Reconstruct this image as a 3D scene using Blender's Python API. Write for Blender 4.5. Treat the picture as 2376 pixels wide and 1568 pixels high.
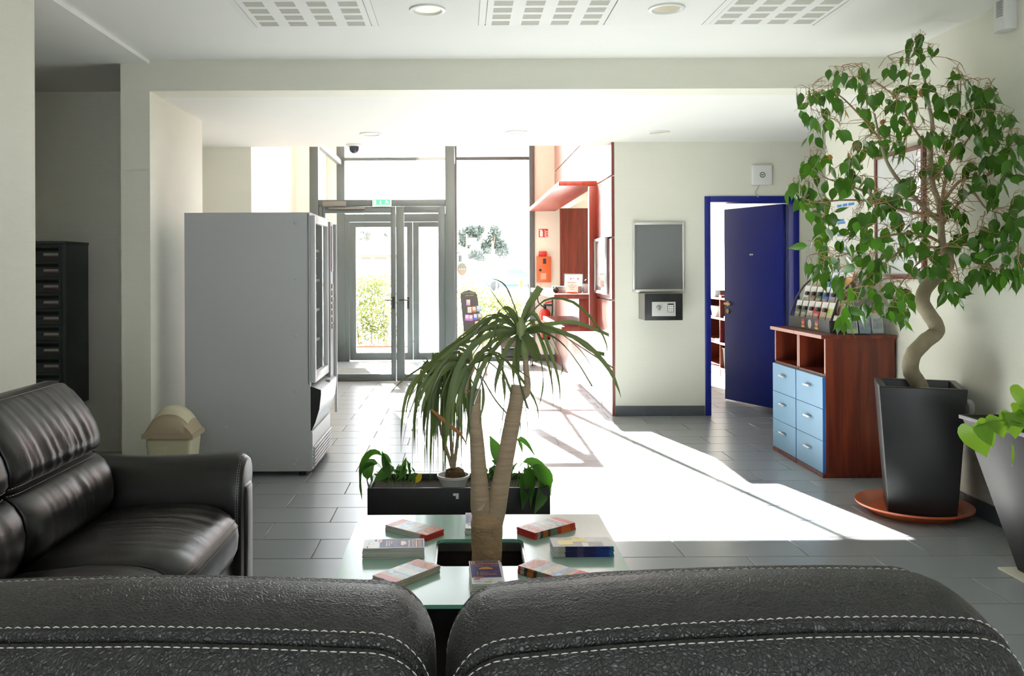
import bpy, bmesh, math, random
from mathutils import Vector, Matrix, noise
random.seed(7)
for _o in list(bpy.data.objects):
    bpy.data.objects.remove(_o)
S = bpy.context.scene
COL = S.collection
R = math.radians

# ------------------------------------------------------------------ camera, sky, sun, exposure
F, CX, CY, H, ROLL = 2017.0, 1070.0, 625.0, 1.39, 0.0045
cam = bpy.data.cameras.new('camera')
cam.sensor_width = 36.0
cam.lens = F / 2376 * 36
cam.shift_x = (1188 - CX) / 2376
cam.shift_y = (CY - 784) / 2376
cam.clip_start = 0.05
cam.clip_end = 400
camo = bpy.data.objects.new('camera', cam)
COL.objects.link(camo)
camo.location = (0, 0, H)
camo.rotation_euler = (math.pi / 2, ROLL, 0)
S.camera = camo

w = bpy.data.worlds.new('sky')
S.world = w
w.use_nodes = True
bg = w.node_tree.nodes['Background']
bg.inputs['Color'].default_value = (0.90, 0.95, 1.0, 1)
bg.inputs['Strength'].default_value = 1.5

sun = bpy.data.lights.new('sun', 'SUN')
sun.energy = 18.0
sun.angle = R(0.6)
sun.color = (1.0, 0.98, 0.93)
suno = bpy.data.objects.new('sun', sun)
COL.objects.link(suno)
suno.location = (-3, 20, 12)
suno.rotation_euler = Vector((0.236, -1, -0.6545)).to_track_quat('-Z', 'Y').to_euler()

vs = S.view_settings
vs.view_transform = 'Standard'
vs.look = 'None'
vs.gamma = 1.0
vs.use_curve_mapping = False
vs.exposure = 2.66
try:
    S.cycles.sample_clamp_indirect = 4.0      # keeps stray sun glints from speckling
    S.cycles.caustics_reflective = False
    S.cycles.caustics_refractive = False
    S.cycles.blur_glossy = 1.0
except Exception:
    pass

# ------------------------------------------------------------------ helpers
def unroll(px, py):
    dx, dy = px - CX, py - CY
    return dx - ROLL * dy, dy + ROLL * dx

def P(px, py, Y):
    """point seen at a photograph pixel, standing at distance Y"""
    ux, uy = unroll(px, py)
    return Vector((ux * Y / F, Y, H - uy * Y / F))

def PZ(px, py, z):
    ux, uy = unroll(px, py)
    return P(px, py, (H - z) * F / uy)

def sc(r, g, b):
    def f(c):
        c /= 255.0
        return c / 12.92 if c <= 0.04045 else ((c + 0.055) / 1.055) ** 2.4
    return (f(r), f(g), f(b))

MATS = {}
def nt_new(name):
    m = bpy.data.materials.new(name)
    m.use_nodes = True
    n = m.node_tree.nodes
    return m, n, m.node_tree.links, n['Principled BSDF']

def setin(b, k, v):
    if k in b.inputs:
        b.inputs[k].default_value = v

def M(name, col, rough=0.5, metal=0.0, spec=0.5, var=0.0, vscale=8.0, bump=0.0, bscale=60.0,
      coat=0.0, transl=0.0, stretch=(1, 1, 1), objvar=0.0, emit=0.0, rvar=0.0, coat_rough=0.1):
    if name in MATS:
        return MATS[name]
    m, n, l, b = nt_new(name)
    c4 = (col[0], col[1], col[2], 1)
    setin(b, 'Base Color', c4)
    setin(b, 'Roughness', rough)
    setin(b, 'Metallic', metal)
    setin(b, 'Specular IOR Level', spec)
    setin(b, 'Coat Weight', coat)
    setin(b, 'Coat Roughness', coat_rough)
    if emit:
        setin(b, 'Emission Color', c4)
        setin(b, 'Emission Strength', emit)
    if var or bump or rvar:
        tc = n.new('ShaderNodeTexCoord')
        mp = n.new('ShaderNodeMapping')
        mp.inputs['Scale'].default_value = stretch
        l.new(tc.outputs['Object'], mp.inputs['Vector'])
    src = None
    if var or rvar:
        t = n.new('ShaderNodeTexNoise')
        t.inputs['Scale'].default_value = vscale
        t.inputs['Detail'].default_value = 4
        l.new(mp.outputs['Vector'], t.inputs['Vector'])
        if rvar:
            mr = n.new('ShaderNodeMapRange')
            mr.inputs['To Min'].default_value = max(0.02, rough - rvar)
            mr.inputs['To Max'].default_value = min(1, rough + rvar)
            l.new(t.outputs['Fac'], mr.inputs['Value'])
            l.new(mr.outputs['Result'], b.inputs['Roughness'])
    if var:
        mx = n.new('ShaderNodeMix')
        mx.data_type = 'RGBA'
        mx.inputs['A'].default_value = tuple(max(0, c * (1 - var)) for c in col) + (1,)
        mx.inputs['B'].default_value = tuple(min(1, c * (1 + var)) for c in col) + (1,)
        l.new(t.outputs['Fac'], mx.inputs['Factor'])
        src = mx.outputs['Result']
        l.new(src, b.inputs['Base Color'])
    if objvar:
        oi = n.new('ShaderNodeObjectInfo')
        hs = n.new('ShaderNodeHueSaturation')
        mr2 = n.new('ShaderNodeMapRange')
        mr2.inputs['To Min'].default_value = 1 - objvar
        mr2.inputs['To Max'].default_value = 1 + objvar
        l.new(oi.outputs['Random'], mr2.inputs['Value'])
        l.new(mr2.outputs['Result'], hs.inputs['Value'])
        if src is not None:
            l.new(src, hs.inputs['Color'])
        else:
            hs.inputs['Color'].default_value = c4
        src = hs.outputs['Color']
        l.new(src, b.inputs['Base Color'])
    if bump:
        t2 = n.new('ShaderNodeTexNoise')
        t2.inputs['Scale'].default_value = bscale
        t2.inputs['Detail'].default_value = 3
        l.new(mp.outputs['Vector'], t2.inputs['Vector'])
        bp = n.new('ShaderNodeBump')
        bp.inputs['Strength'].default_value = bump
        bp.inputs['Distance'].default_value = 0.004
        l.new(t2.outputs['Fac'], bp.inputs['Height'])
        l.new(bp.outputs['Normal'], b.inputs['Normal'])
    if transl:
        tr = n.new('ShaderNodeBsdfTranslucent')
        tr.inputs['Color'].default_value = (min(1, col[0] * 2.2), min(1, col[1] * 2.0), col[2] * 0.8, 1)
        ms = n.new('ShaderNodeMixShader')
        ms.inputs['Fac'].default_value = transl
        l.new(b.outputs['BSDF'], ms.inputs[1])
        l.new(tr.outputs['BSDF'], ms.inputs[2])
        l.new(ms.outputs['Shader'], n['Material Output'].inputs['Surface'])
    MATS[name] = m
    return m

def M_glass(name, tint=(1, 1, 1), rough=0.0, ior=1.45):
    m, n, l, b = nt_new(name)
    n.remove(b)
    tr = n.new('ShaderNodeBsdfTransparent'); tr.inputs['Color'].default_value = tint + (1,)
    gl = n.new('ShaderNodeBsdfGlossy'); gl.inputs['Roughness'].default_value = rough
    fr = n.new('ShaderNodeFresnel'); fr.inputs['IOR'].default_value = ior
    ms = n.new('ShaderNodeMixShader')
    ge = n.new('ShaderNodeNewGeometry')          # the pane reflects on its outer face only
    sb = n.new('ShaderNodeMath'); sb.operation = 'SUBTRACT'; sb.inputs[0].default_value = 1.0; sb.use_clamp = True
    l.new(ge.outputs['Backfacing'], sb.inputs[1])
    mu = n.new('ShaderNodeMath'); mu.operation = 'MULTIPLY'
    l.new(fr.outputs['Fac'], mu.inputs[0]); l.new(sb.outputs[0], mu.inputs[1])
    l.new(mu.outputs[0], ms.inputs['Fac'])
    l.new(tr.outputs['BSDF'], ms.inputs[1])
    l.new(gl.outputs['BSDF'], ms.inputs[2])
    l.new(ms.outputs['Shader'], n['Material Output'].inputs['Surface'])
    return m

def M_wood(name, c1, c2, rough=0.3, axis='Z', coat=0.3, scale=3.0, coat_rough=0.2):
    m, n, l, b = nt_new(name)
    tc = n.new('ShaderNodeTexCoord')
    mp = n.new('ShaderNodeMapping')
    st = {'X': (0.6, 9, 9), 'Y': (9, 0.6, 9), 'Z': (9, 9, 0.6)}[axis]
    mp.inputs['Scale'].default_value = st
    l.new(tc.outputs['Object'], mp.inputs['Vector'])
    t = n.new('ShaderNodeTexNoise')
    t.inputs['Scale'].default_value = scale
    t.inputs['Detail'].default_value = 6
    t.inputs['Distortion'].default_value = 0.6
    l.new(mp.outputs['Vector'], t.inputs['Vector'])
    cr = n.new('ShaderNodeValToRGB')
    cr.color_ramp.elements[0].position = 0.35
    cr.color_ramp.elements[0].color = c1 + (1,)
    cr.color_ramp.elements[1].position = 0.7
    cr.color_ramp.elements[1].color = c2 + (1,)
    l.new(t.outputs['Fac'], cr.inputs['Fac'])
    l.new(cr.outputs['Color'], b.inputs['Base Color'])
    setin(b, 'Roughness', rough)
    setin(b, 'Coat Weight', coat)
    setin(b, 'Coat Roughness', coat_rough)
    return m

def M_wall(name, col, rib=True):
    """painted wallpaper with a fine horizontal rib"""
    m, n, l, b = nt_new(name)
    tc = n.new('ShaderNodeTexCoord')
    t = n.new('ShaderNodeTexNoise'); t.inputs['Scale'].default_value = 1.7; t.inputs['Detail'].default_value = 5
    l.new(tc.outputs['Object'], t.inputs['Vector'])
    mx = n.new('ShaderNodeMix'); mx.data_type = 'RGBA'
    mx.inputs['A'].default_value = tuple(c * 0.965 for c in col) + (1,)
    mx.inputs['B'].default_value = tuple(min(1, c * 1.03) for c in col) + (1,)
    l.new(t.outputs['Fac'], mx.inputs['Factor'])
    l.new(mx.outputs['Result'], b.inputs['Base Color'])
    setin(b, 'Roughness', 0.62 if rib else 0.75)
    setin(b, 'Specular IOR Level', 0.35)
    bp = n.new('ShaderNodeBump'); bp.inputs['Distance'].default_value = 0.002
    if rib:
        wv = n.new('ShaderNodeTexWave'); wv.wave_type = 'BANDS'; wv.bands_direction = 'Z'
        wv.inputs['Scale'].default_value = 42; wv.inputs['Distortion'].default_value = 1.5
        wv.inputs['Detail'].default_value = 2
        l.new(tc.outputs['Object'], wv.inputs['Vector'])
        l.new(wv.outputs['Fac'], bp.inputs['Height']); bp.inputs['Strength'].default_value = 0.22
    else:
        t2 = n.new('ShaderNodeTexNoise'); t2.inputs['Scale'].default_value = 90
        l.new(tc.outputs['Object'], t2.inputs['Vector'])
        l.new(t2.outputs['Fac'], bp.inputs['Height']); bp.inputs['Strength'].default_value = 0.08
    l.new(bp.outputs['Normal'], b.inputs['Normal'])
    return m

def M_leather(name, col, scale=170.0, strength=0.5, rough=0.36, wrinkle=None):
    m, n, l, b = nt_new(name)
    tc = n.new('ShaderNodeTexCoord')
    mp = n.new('ShaderNodeMapping'); mp.inputs['Scale'].default_value = (1, 1, 1)
    l.new(tc.outputs['Object'], mp.inputs['Vector'])
    nz = n.new('ShaderNodeTexNoise'); nz.inputs['Scale'].default_value = 30; nz.inputs['Detail'].default_value = 3
    l.new(mp.outputs['Vector'], nz.inputs['Vector'])
    ad = n.new('ShaderNodeMix'); ad.data_type = 'RGBA'; ad.inputs['Factor'].default_value = 0.025
    l.new(mp.outputs['Vector'], ad.inputs['A']); l.new(nz.outputs['Color'], ad.inputs['B'])
    vo = n.new('ShaderNodeTexVoronoi'); vo.feature = 'DISTANCE_TO_EDGE'; vo.inputs['Scale'].default_value = scale
    l.new(ad.outputs['Result'], vo.inputs['Vector'])
    mr = n.new('ShaderNodeMapRange'); mr.inputs['From Max'].default_value = 0.22
    l.new(vo.outputs['Distance'], mr.inputs['Value'])
    bp = n.new('ShaderNodeBump'); bp.inputs['Strength'].default_value = strength; bp.inputs['Distance'].default_value = 0.0018
    l.new(mr.outputs['Result'], bp.inputs['Height'])
    last = bp
    if wrinkle:
        mp2 = n.new('ShaderNodeMapping'); mp2.inputs['Scale'].default_value = wrinkle
        l.new(tc.outputs['Object'], mp2.inputs['Vector'])
        n2 = n.new('ShaderNodeTexNoise'); n2.inputs['Scale'].default_value = 1.0; n2.inputs['Detail'].default_value = 1.5
        n2.inputs['Distortion'].default_value = 0.4
        l.new(mp2.outputs['Vector'], n2.inputs['Vector'])
        b2 = n.new('ShaderNodeBump'); b2.inputs['Strength'].default_value = 0.55; b2.inputs['Distance'].default_value = 0.03
        l.new(n2.outputs['Fac'], b2.inputs['Height'])
        l.new(bp.outputs['Normal'], b2.inputs['Normal'])
        last = b2
    l.new(last.outputs['Normal'], b.inputs['Normal'])
    t = n.new('ShaderNodeTexNoise'); t.inputs['Scale'].default_value = 6; t.inputs['Detail'].default_value = 4
    l.new(mp.outputs['Vector'], t.inputs['Vector'])
    r2 = n.new('ShaderNodeMapRange'); r2.inputs['To Min'].default_value = rough - 0.07; r2.inputs['To Max'].default_value = rough + 0.09
    l.new(t.outputs['Fac'], r2.inputs['Value']); l.new(r2.outputs['Result'], b.inputs['Roughness'])
    setin(b, 'Base Color', col + (1,))
    setin(b, 'Specular IOR Level', 0.55)
    return m

def M_bands(name, bands, axis=0, rough=0.4):
    """flat printed stripes along one object axis; bands = [(start, colour)...] in metres"""
    m, n, l, b = nt_new(name)
    tc = n.new('ShaderNodeTexCoord')
    sp = n.new('ShaderNodeSeparateXYZ'); l.new(tc.outputs['Object'], sp.inputs['Vector'])
    mr = n.new('ShaderNodeMapRange'); mr.inputs['From Min'].default_value = -0.105; mr.inputs['From Max'].default_value = 0.105
    l.new(sp.outputs[axis], mr.inputs['Value'])
    cr = n.new('ShaderNodeValToRGB'); cr.color_ramp.interpolation = 'CONSTANT'
    e = cr.color_ramp.elements
    e[0].position = bands[0][0]; e[0].color = bands[0][1] + (1,)
    e[1].position = bands[1][0]; e[1].color = bands[1][1] + (1,)
    for p, c in bands[2:]:
        q = e.new(p); q.color = c + (1,)
    l.new(mr.outputs['Result'], cr.inputs['Fac'])
    l.new(cr.outputs['Color'], b.inputs['Base Color'])
    setin(b, 'Roughness', rough)
    return m

# ---- mesh builder
WLOC = {}
def wloc(o):
    return WLOC.get(o.name, Vector((0, 0, 0))) if o is not None else Vector((0, 0, 0))

class MB:
    def __init__(s):
        s.v = []; s.f = []; s.m = []
    def add(s, vs_, fs, mi=0):
        k = len(s.v)
        s.v += [Vector(p) for p in vs_]
        for f in fs:
            s.f.append(tuple(i + k for i in f)); s.m.append(mi)
        return s
    def box(s, x0, x1, y0, y1, z0, z1, mi=0, mat=None):
        p = [Vector((x, y, z)) for z in (z0, z1) for y in (y0, y1) for x in (x0, x1)]
        if mat is not None:
            p = [mat @ q for q in p]
        return s.add(p, [(0, 2, 3, 1), (4, 5, 7, 6), (0, 1, 5, 4), (2, 6, 7, 3), (0, 4, 6, 2), (1, 3, 7, 5)], mi)
    def quad(s, a, b, c, d, mi=0):
        return s.add([a, b, c, d], [(0, 1, 2, 3)], mi)
    def hexa(s, bot, top, mi=0):
        return s.add(list(bot) + list(top), [(3, 2, 1, 0), (4, 5, 6, 7), (0, 1, 5, 4), (1, 2, 6, 5), (2, 3, 7, 6), (3, 0, 4, 7)], mi)
    def prism(s, poly, lo, hi, axis='y', mi=0):
        def mk(a, b, t):
            return {'x': (t, a, b), 'y': (a, t, b), 'z': (a, b, t)}[axis]
        n = len(poly)
        vs_ = [mk(a, b, lo) for a, b in poly] + [mk(a, b, hi) for a, b in poly]
        fs = [tuple(range(n - 1, -1, -1)), tuple(range(n, 2 * n))]
        fs += [(i, (i + 1) % n, n + (i + 1) % n, n + i) for i in range(n)]
        return s.add(vs_, fs, mi)
    def tube(s, pts, rad, n=8, caps=True, mi=0, flat=None):
        pts = [Vector(p) for p in pts]
        if not isinstance(rad, (list, tuple)):
            rad = [rad] * len(pts)
        vs_ = []
        up = Vector((0, 0, 1)); prev = None
        for i, p in enumerate(pts):
            t = (pts[min(i + 1, len(pts) - 1)] - pts[max(i - 1, 0)])
            if t.length < 1e-9:
                t = Vector((0, 0, 1))
            t.normalize()
            if prev is None:
                a = t.cross(up)
                if a.length < 1e-3:
                    a = t.cross(Vector((1, 0, 0)))
            else:
                a = prev - t * prev.dot(t)
                if a.length < 1e-4:
                    a = t.cross(up)
            a.normalize(); prev = a
            b = t.cross(a)
            for k in range(n):
                th = 2 * math.pi * k / n
                vs_.append(p + (a * math.cos(th) + b * math.sin(th)) * rad[i])
        fs = []
        for i in range(len(pts) - 1):
            for k in range(n):
                k2 = (k + 1) % n
                fs.append((i * n + k, i * n + k2, (i + 1) * n + k2, (i + 1) * n + k))
        if caps:
            fs.append(tuple(range(n - 1, -1, -1)))
            fs.append(tuple((len(pts) - 1) * n + k for k in range(n)))
        return s.add(vs_, fs, mi)
    def lathe(s, c, prof, n=24, mi=0, rot=None, caps=True):
        vs_ = []
        c = Vector(c)
        for r, z in prof:
            for k in range(n):
                th = 2 * math.pi * k / n
                q = Vector((r * math.cos(th), r * math.sin(th), z))
                if rot is not None:
                    q = rot @ q
                vs_.append(c + q)
        fs = []
        m = len(prof)
        for i in range(m - 1):
            for k in range(n):
                k2 = (k + 1) % n
                fs.append((i * n + k, i * n + k2, (i + 1) * n + k2, (i + 1) * n + k))
        if caps:
            if prof[0][0] > 1e-6: fs.append(tuple(range(n - 1, -1, -1)))
            if prof[-1][0] > 1e-6: fs.append(tuple((m - 1) * n + k for k in range(n)))
        return s.add(vs_, fs, mi)
    def grid(s, rows, mi=0, close=False):
        n = len(rows[0]); vs_ = [p for r in rows for p in r]; fs = []
        for i in range(len(rows) - 1):
            for k in range(n if close else n - 1):
                k2 = (k + 1) % n
                fs.append((i * n + k, i * n + k2, (i + 1) * n + k2, (i + 1) * n + k))
        return s.add(vs_, fs, mi)
    def xform(s, mat):
        s.v = [mat @ p for p in s.v]
        return s
    def mesh(s, name, origin):
        me = bpy.data.meshes.new(name)
        me.from_pydata([tuple(p - origin) for p in s.v], [], s.f)
        return me

def finish(me, mats, mids, bevel=0, smooth=False, seg=2, angle=38, recalc=True, subsurf=0):
    if not isinstance(mats, (list, tuple)):
        mats = [mats]
    for m_ in mats:
        me.materials.append(m_)
    if len(mats) > 1:
        me.polygons.foreach_set('material_index', mids)
    if bevel or recalc:
        bm = bmesh.new(); bm.from_mesh(me)
        if recalc:
            bmesh.ops.recalc_face_normals(bm, faces=bm.faces)
        if bevel:
            es = [e for e in bm.edges if len(e.link_faces) == 2 and e.calc_face_angle(0) > 0.5]
            bmesh.ops.bevel(bm, geom=es, offset=bevel, segments=seg, profile=0.5, affect='EDGES', clamp_overlap=True)
        bm.to_mesh(me); bm.free()
    if smooth or bevel:
        me.polygons.foreach_set('use_smooth', [True] * len(me.polygons))
        try:
            me.set_sharp_from_angle(angle=R(angle))
        except Exception:
            pass
    me.update()

def obj(name, mb, mats, parent=None, bevel=0, smooth=False, seg=2, angle=38, label=None, kind=None, cat=None, group=None, recalc=True):
    xs = [p.x for p in mb.v]; ys = [p.y for p in mb.v]; zs = [p.z for p in mb.v]
    org = Vector(((min(xs) + max(xs)) / 2, (min(ys) + max(ys)) / 2, min(zs)))
    me = mb.mesh(name, org)
    finish(me, mats, mb.m, bevel, smooth, seg, angle, recalc)
    o = bpy.data.objects.new(name, me)
    COL.objects.link(o)
    if parent is not None:
        o.parent = parent
    o.location = org - wloc(parent)
    WLOC[o.name] = org
    if label: o['label'] = label
    if kind: o['kind'] = kind
    if cat: o['category'] = cat
    if group: o['group'] = group
    return o

def meshobj(name, me, loc, parent=None, rot=None, scale=None):
    o = bpy.data.objects.new(name, me)
    COL.objects.link(o)
    if parent is not None:
        o.parent = parent
    o.location = Vector(loc) - wloc(parent)
    if rot is not None:
        o.rotation_euler = rot
    if scale is not None:
        o.scale = scale
    WLOC[o.name] = Vector(loc)
    return o

def thing(name, label, cat, loc, group=None, kind=None):
    o = bpy.data.objects.new(name, None)
    o.empty_display_size = 0.05
    COL.objects.link(o)
    o.location = loc
    WLOC[o.name] = Vector(loc)
    o['label'] = label; o['category'] = cat
    if group: o['group'] = group
    if kind: o['kind'] = kind
    return o

def struct(name, mb, mats, label, parent=None, cat='structure', **k):
    return obj(name, mb, mats, parent, label=label, kind=None if parent else 'structure', cat=None if parent else cat, **k)

def boxmb(*a, **k):
    return MB().box(*a, **k)

def catmull(pts, n):
    pts = [Vector(p) for p in pts]
    if len(pts) == 2:
        return [pts[0].lerp(pts[1], i / n) for i in range(n + 1)]
    ext = [2 * pts[0] - pts[1]] + pts + [2 * pts[-1] - pts[-2]]
    out = []
    m = len(pts) - 1
    for i in range(n + 1):
        u = i / n * m
        k = min(int(u), m - 1); t = u - k
        p0, p1, p2, p3 = ext[k], ext[k + 1], ext[k + 2], ext[k + 3]
        out.append(0.5 * ((2 * p1) + (-p0 + p2) * t + (2 * p0 - 5 * p1 + 4 * p2 - p3) * t * t + (-p0 + 3 * p1 - 3 * p2 + p3) * t ** 3))
    return out

def ribbon(mb, path, width, prof='strap', n=12, twist=0.0, fold=0.25, mi=0, cut=False):
    """a leaf blade along a path, with a midrib fold"""
    pts = catmull(path, n)
    rows = []
    for i, p in enumerate(pts):
        t = (pts[min(i + 1, n)] - pts[max(i - 1, 0)])
        if t.length < 1e-9: t = Vector((0, 0, 1))
        t.normalize()
        side = t.cross(Vector((0, 0, 1)))
        if side.length < 0.08:
            side = Vector((1, 0, 0)) - t * t.x
        side.normalize()
        q = Matrix.Rotation(twist, 3, t)
        side = q @ side
        nor = side.cross(t)
        u = i / n
        if prof == 'strap':
            wd = width * min(1, 0.55 + u * 3) * (1 if cut else max(0.06, min(1, (1 - u) * 2.2)))
        else:
            wd = width * max(0.03, math.sin(math.pi * min(1, max(0.0, (u - 0.28) / 0.72)) ** 0.8)) if u > 0.28 else width * 0.05
        rows.append([p - side * wd / 2 + nor * wd * fold, p, p + side * wd / 2 + nor * wd * fold])
    mb.grid(rows, mi)
    return mb

_fontcache = {}
def text_mb(mb, txt, size, mat, mi=0, align='CENTER', squash=1.0):
    """lettering laid out in local XY, moved by matrix mat"""
    cu = bpy.data.curves.new('txt', 'FONT')
    cu.body = txt; cu.size = size; cu.align_x = align; cu.align_y = 'CENTER'
    cu.resolution_u = 2
    o = bpy.data.objects.new('txt', cu)
    COL.objects.link(o)
    dg = bpy.context.evaluated_depsgraph_get()
    me = bpy.data.meshes.new_from_object(o.evaluated_get(dg))
    vs_ = [mat @ Vector((v.co.x * squash, v.co.y, 0)) for v in me.vertices]
    fs = [tuple(p.vertices) for p in me.polygons]
    mb.add(vs_, fs, mi)
    bpy.data.objects.remove(o); bpy.data.curves.remove(cu); bpy.data.meshes.remove(me)
    return mb

def bars_mb(mb, words, size, mat, mi=0, align='CENTER'):
    """print too small to read: one row of short word-long strokes; words = letter counts"""
    cw = size * 0.5; tot = sum(words) * cw + (len(words) - 1) * cw * 0.8
    x = -tot / 2 if align == 'CENTER' else 0.0
    for k, n in enumerate(words):
        wd = n * cw; h = size * 0.24
        mb.add([mat @ Vector(p) for p in ((x, -h, 0), (x + wd, -h, 0), (x + wd, h * (1.0 + 0.2 * (k % 2)), 0), (x, h * 1.1, 0))], [(0, 1, 2, 3)], mi)
        x += wd + cw * 0.8
    return mb

def frame_mat(o, ex, ey):
    """matrix that maps local x,y to ex,ey at origin o"""
    ex = Vector(ex).normalized(); ey = Vector(ey).normalized(); ez = ex.cross(ey)
    m = Matrix.Identity(4)
    for i in range(3):
        m[i][0] = ex[i]; m[i][1] = ey[i]; m[i][2] = ez[i]; m[i][3] = Vector(o)[i]
    return m
# ------------------------------------------------------------------ materials
m_wall = M_wall('wall_paint', (0.80, 0.79, 0.685))
m_ceil = M_wall('ceiling_paint', (0.84, 0.835, 0.79), rib=False)
m_tile = M('floor_tile', (0.275, 0.295, 0.305), rough=0.29, spec=0.6, var=0.035, vscale=5, objvar=0.06)
m_grout = M('grout', (0.27, 0.25, 0.21), rough=0.9, var=0.1)
m_base = M('plinth_tile', (0.10, 0.11, 0.125), rough=0.4, var=0.1, objvar=0.08)
m_frame = M('grey_aluminium', (0.085, 0.105, 0.105), rough=0.45, var=0.04)
m_glass = M_glass('window_glass')
m_concrete = M('white_render', (0.75, 0.74, 0.70), rough=0.9, var=0.05, bump=0.1)
m_blue = M('blue_paint', (0.006, 0.016, 0.235), rough=0.30, var=0.06, vscale=3)
m_wood = M_wood('cherry_laminate', (0.20, 0.022, 0.010), (0.34, 0.05, 0.02), rough=0.28, axis='Z', coat=0.5, coat_rough=0.25)
m_woodd = M_wood('dark_cherry_wood', (0.085, 0.0115, 0.0045), (0.19, 0.030, 0.010), rough=0.38, axis='Z', coat=0.08)
m_black = M('black_plastic', (0.012, 0.012, 0.013), rough=0.4, var=0.1)
m_white = M('white_plastic', (0.78, 0.78, 0.75), rough=0.35)
m_chrome = M('brushed_metal', (0.62, 0.62, 0.60), rough=0.28, metal=1.0)
m_brass = M('brass', (0.60, 0.46, 0.20), rough=0.3, metal=1.0)
m_dark = M('dark_gap', (0.02, 0.02, 0.02), rough=0.8)
m_paper = M('white_paper', (0.82, 0.82, 0.80), rough=0.6)

# ------------------------------------------------------------------ the setting
XL, XR, YB = -2.066, 2.885, 5.78           # left wall, right wall, beam line
ZC, ZL, ZH = 2.79, 2.585, 6.3              # main, low and hall ceilings
YW = 8.21                                  # wall with the blue door
YR = -2.4                                  # window wall behind the camera
YF = 13.25                                 # glass front
G = 0.0

fl = struct('floor', boxmb(-4.3, 5.0, YR - 0.2, YF + 0.05, -0.15, -0.004), m_grout, 'grey tiled floor of the lobby with thin pale joints')
tile_mb = boxmb(-0.2972, 0.2972, -0.1472, 0.1472, -0.009, 0.0)
tme = tile_mb.mesh('tile', Vector((0, 0, 0)))
finish(tme, m_tile, tile_mb.m, bevel=0.0012, seg=1)
rest = MB()
tiles = []
r0 = -24
for r in range(r0, 32):
    yc = 4.19 + 0.15 + 0.3 * r
    if yc > YF - 0.1 or yc < YR + 0.1: continue
    off = -0.73 if r % 2 == 0 else -1.03
    for k in range(-7, 12):
        xc = off + 0.3 + 0.6 * k
        if not (-4.1 < xc < 4.7): continue
        vis = yc > 1.7 and (-2.35 < xc < 3.15 or yc > 6.9 or (4.2 < yc < 6.8 and xc < -1.7))
        if yc > YW and xc > 1.6: vis = xc < 3.6 and yc < 11.0
        if yc > 8.3 and xc < -2.3: vis = False
        if xc < -3.1 or (yc < 6.9 and xc > 3.0): vis = False
        if yc > 10.9: vis = False
        if vis: tiles.append((yc, xc))
        else: rest.box(xc - 0.2972, xc + 0.2972, yc - 0.1472, yc + 0.1472, -0.009, 0)
tiles.sort()
for yc, xc in tiles[300:]:
    rest.box(xc - 0.2972, xc + 0.2972, yc - 0.1472, yc + 0.1472, -0.009, 0)
for yc, xc in tiles[:300]:
    meshobj('tile', tme, (xc, yc, 0), fl)
obj('tiles', rest, m_tile, fl, kind='stuff')

# ceilings
c = MB()
c.box(XL, XR + 0.1, YR, YB, ZC, ZC + 0.25)
struct('ceiling', c, m_ceil, 'white plaster ceiling over the seating area')
struct('ceiling', boxmb(-4.3, XL - 0.194, 4.02, 6.72, 2.772, 2.99), m_ceil, 'ceiling over the dark mailbox recess at left')
struct('ceiling', boxmb(XL - 0.15, 4.95, YB + 0.22, 6.92, ZL, ZL + 0.3).box(-2.85, 4.95, 6.92, 8.42, ZL, ZL + 0.3), m_ceil, 'lower white ceiling between the beam and the entrance')
struct('ceiling', boxmb(-2.2, 5.0, 8.42, YF + 0.2, ZH, ZH + 0.2), m_ceil, 'high ceiling over the entrance hall')
struct('ceiling', boxmb(1.62, 4.95, 8.42, YF - 0.1, ZL + 0.02, ZL + 0.22), m_ceil, 'ceiling of the office behind the blue door')
struct('trim_1', boxmb(XL, 4.95, YB, YB + 0.22, ZL, ZC + 0.1), m_wall, 'grey white ceiling beam crossing the lobby', cat='beam')
struct('trim_2', boxmb(XL - 0.194, XL, 4.22, YB, 2.765, 3.0), m_ceil, 'flat beam over the mailbox recess opening', cat='beam')

# walls
struct('wall_left', boxmb(XL - 0.194, XL, YR, 4.22, 0, 3.0), m_wall, 'cream wall end at the left edge beside the mailboxes', cat='wall')
struct('wall_alcove', boxmb(-4.2, XL - 0.05, 6.70, 6.9, 0, 3.0), m_wall, 'shaded wall carrying the mailboxes', cat='wall')
struct('wall_alcove_side', boxmb(-4.3, -4.1, 4.02, 6.9, 0, 3.0), m_wall, 'side wall of the mailbox recess', cat='wall')
struct('wall_alcove_near', boxmb(-4.2, XL - 0.194, 4.02, 4.22, 0, 3.0), m_wall, 'near wall of the mailbox recess', cat='wall')
struct('wall_column', boxmb(XL - 0.194, XL, YB, 6.95, 0, ZL + 0.2), m_wall, 'cream wall pier behind the vending machine', cat='wall')
struct('wall_niche_back', boxmb(-2.85, -2.03, 8.42, 8.6, 0, ZH), m_wall, 'cream wall strip left of the entrance glazing', cat='wall')
struct('wall_niche_side', boxmb(-2.95, -2.75, 6.9, 8.5, 0, ZH), m_wall, 'side wall of the niche behind the vending machine', cat='wall')
struct('wall_entrance_left', boxmb(-2.25, -2.03, 8.6, YF + 0.1, 0, ZH), m_wall, 'bright white wall at the left of the entrance hall', cat='wall')
struct('wall_right', boxmb(XR, XR + 0.2, YR, 6.87, 0, ZC + 0.1), m_wall, 'long cream wall on the right behind the ficus', cat='wall')
struct('wall_far_right', boxmb(4.75, 4.95, 6.6, YF, 0, ZH), m_wall, 'wall closing the passage at far right', cat='wall')
struct('wall_passage_near', boxmb(XR + 0.2, 4.9, 6.6, 6.8, 0, ZC), m_wall, 'near wall of the passage beside the blue door', cat='wall')
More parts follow.
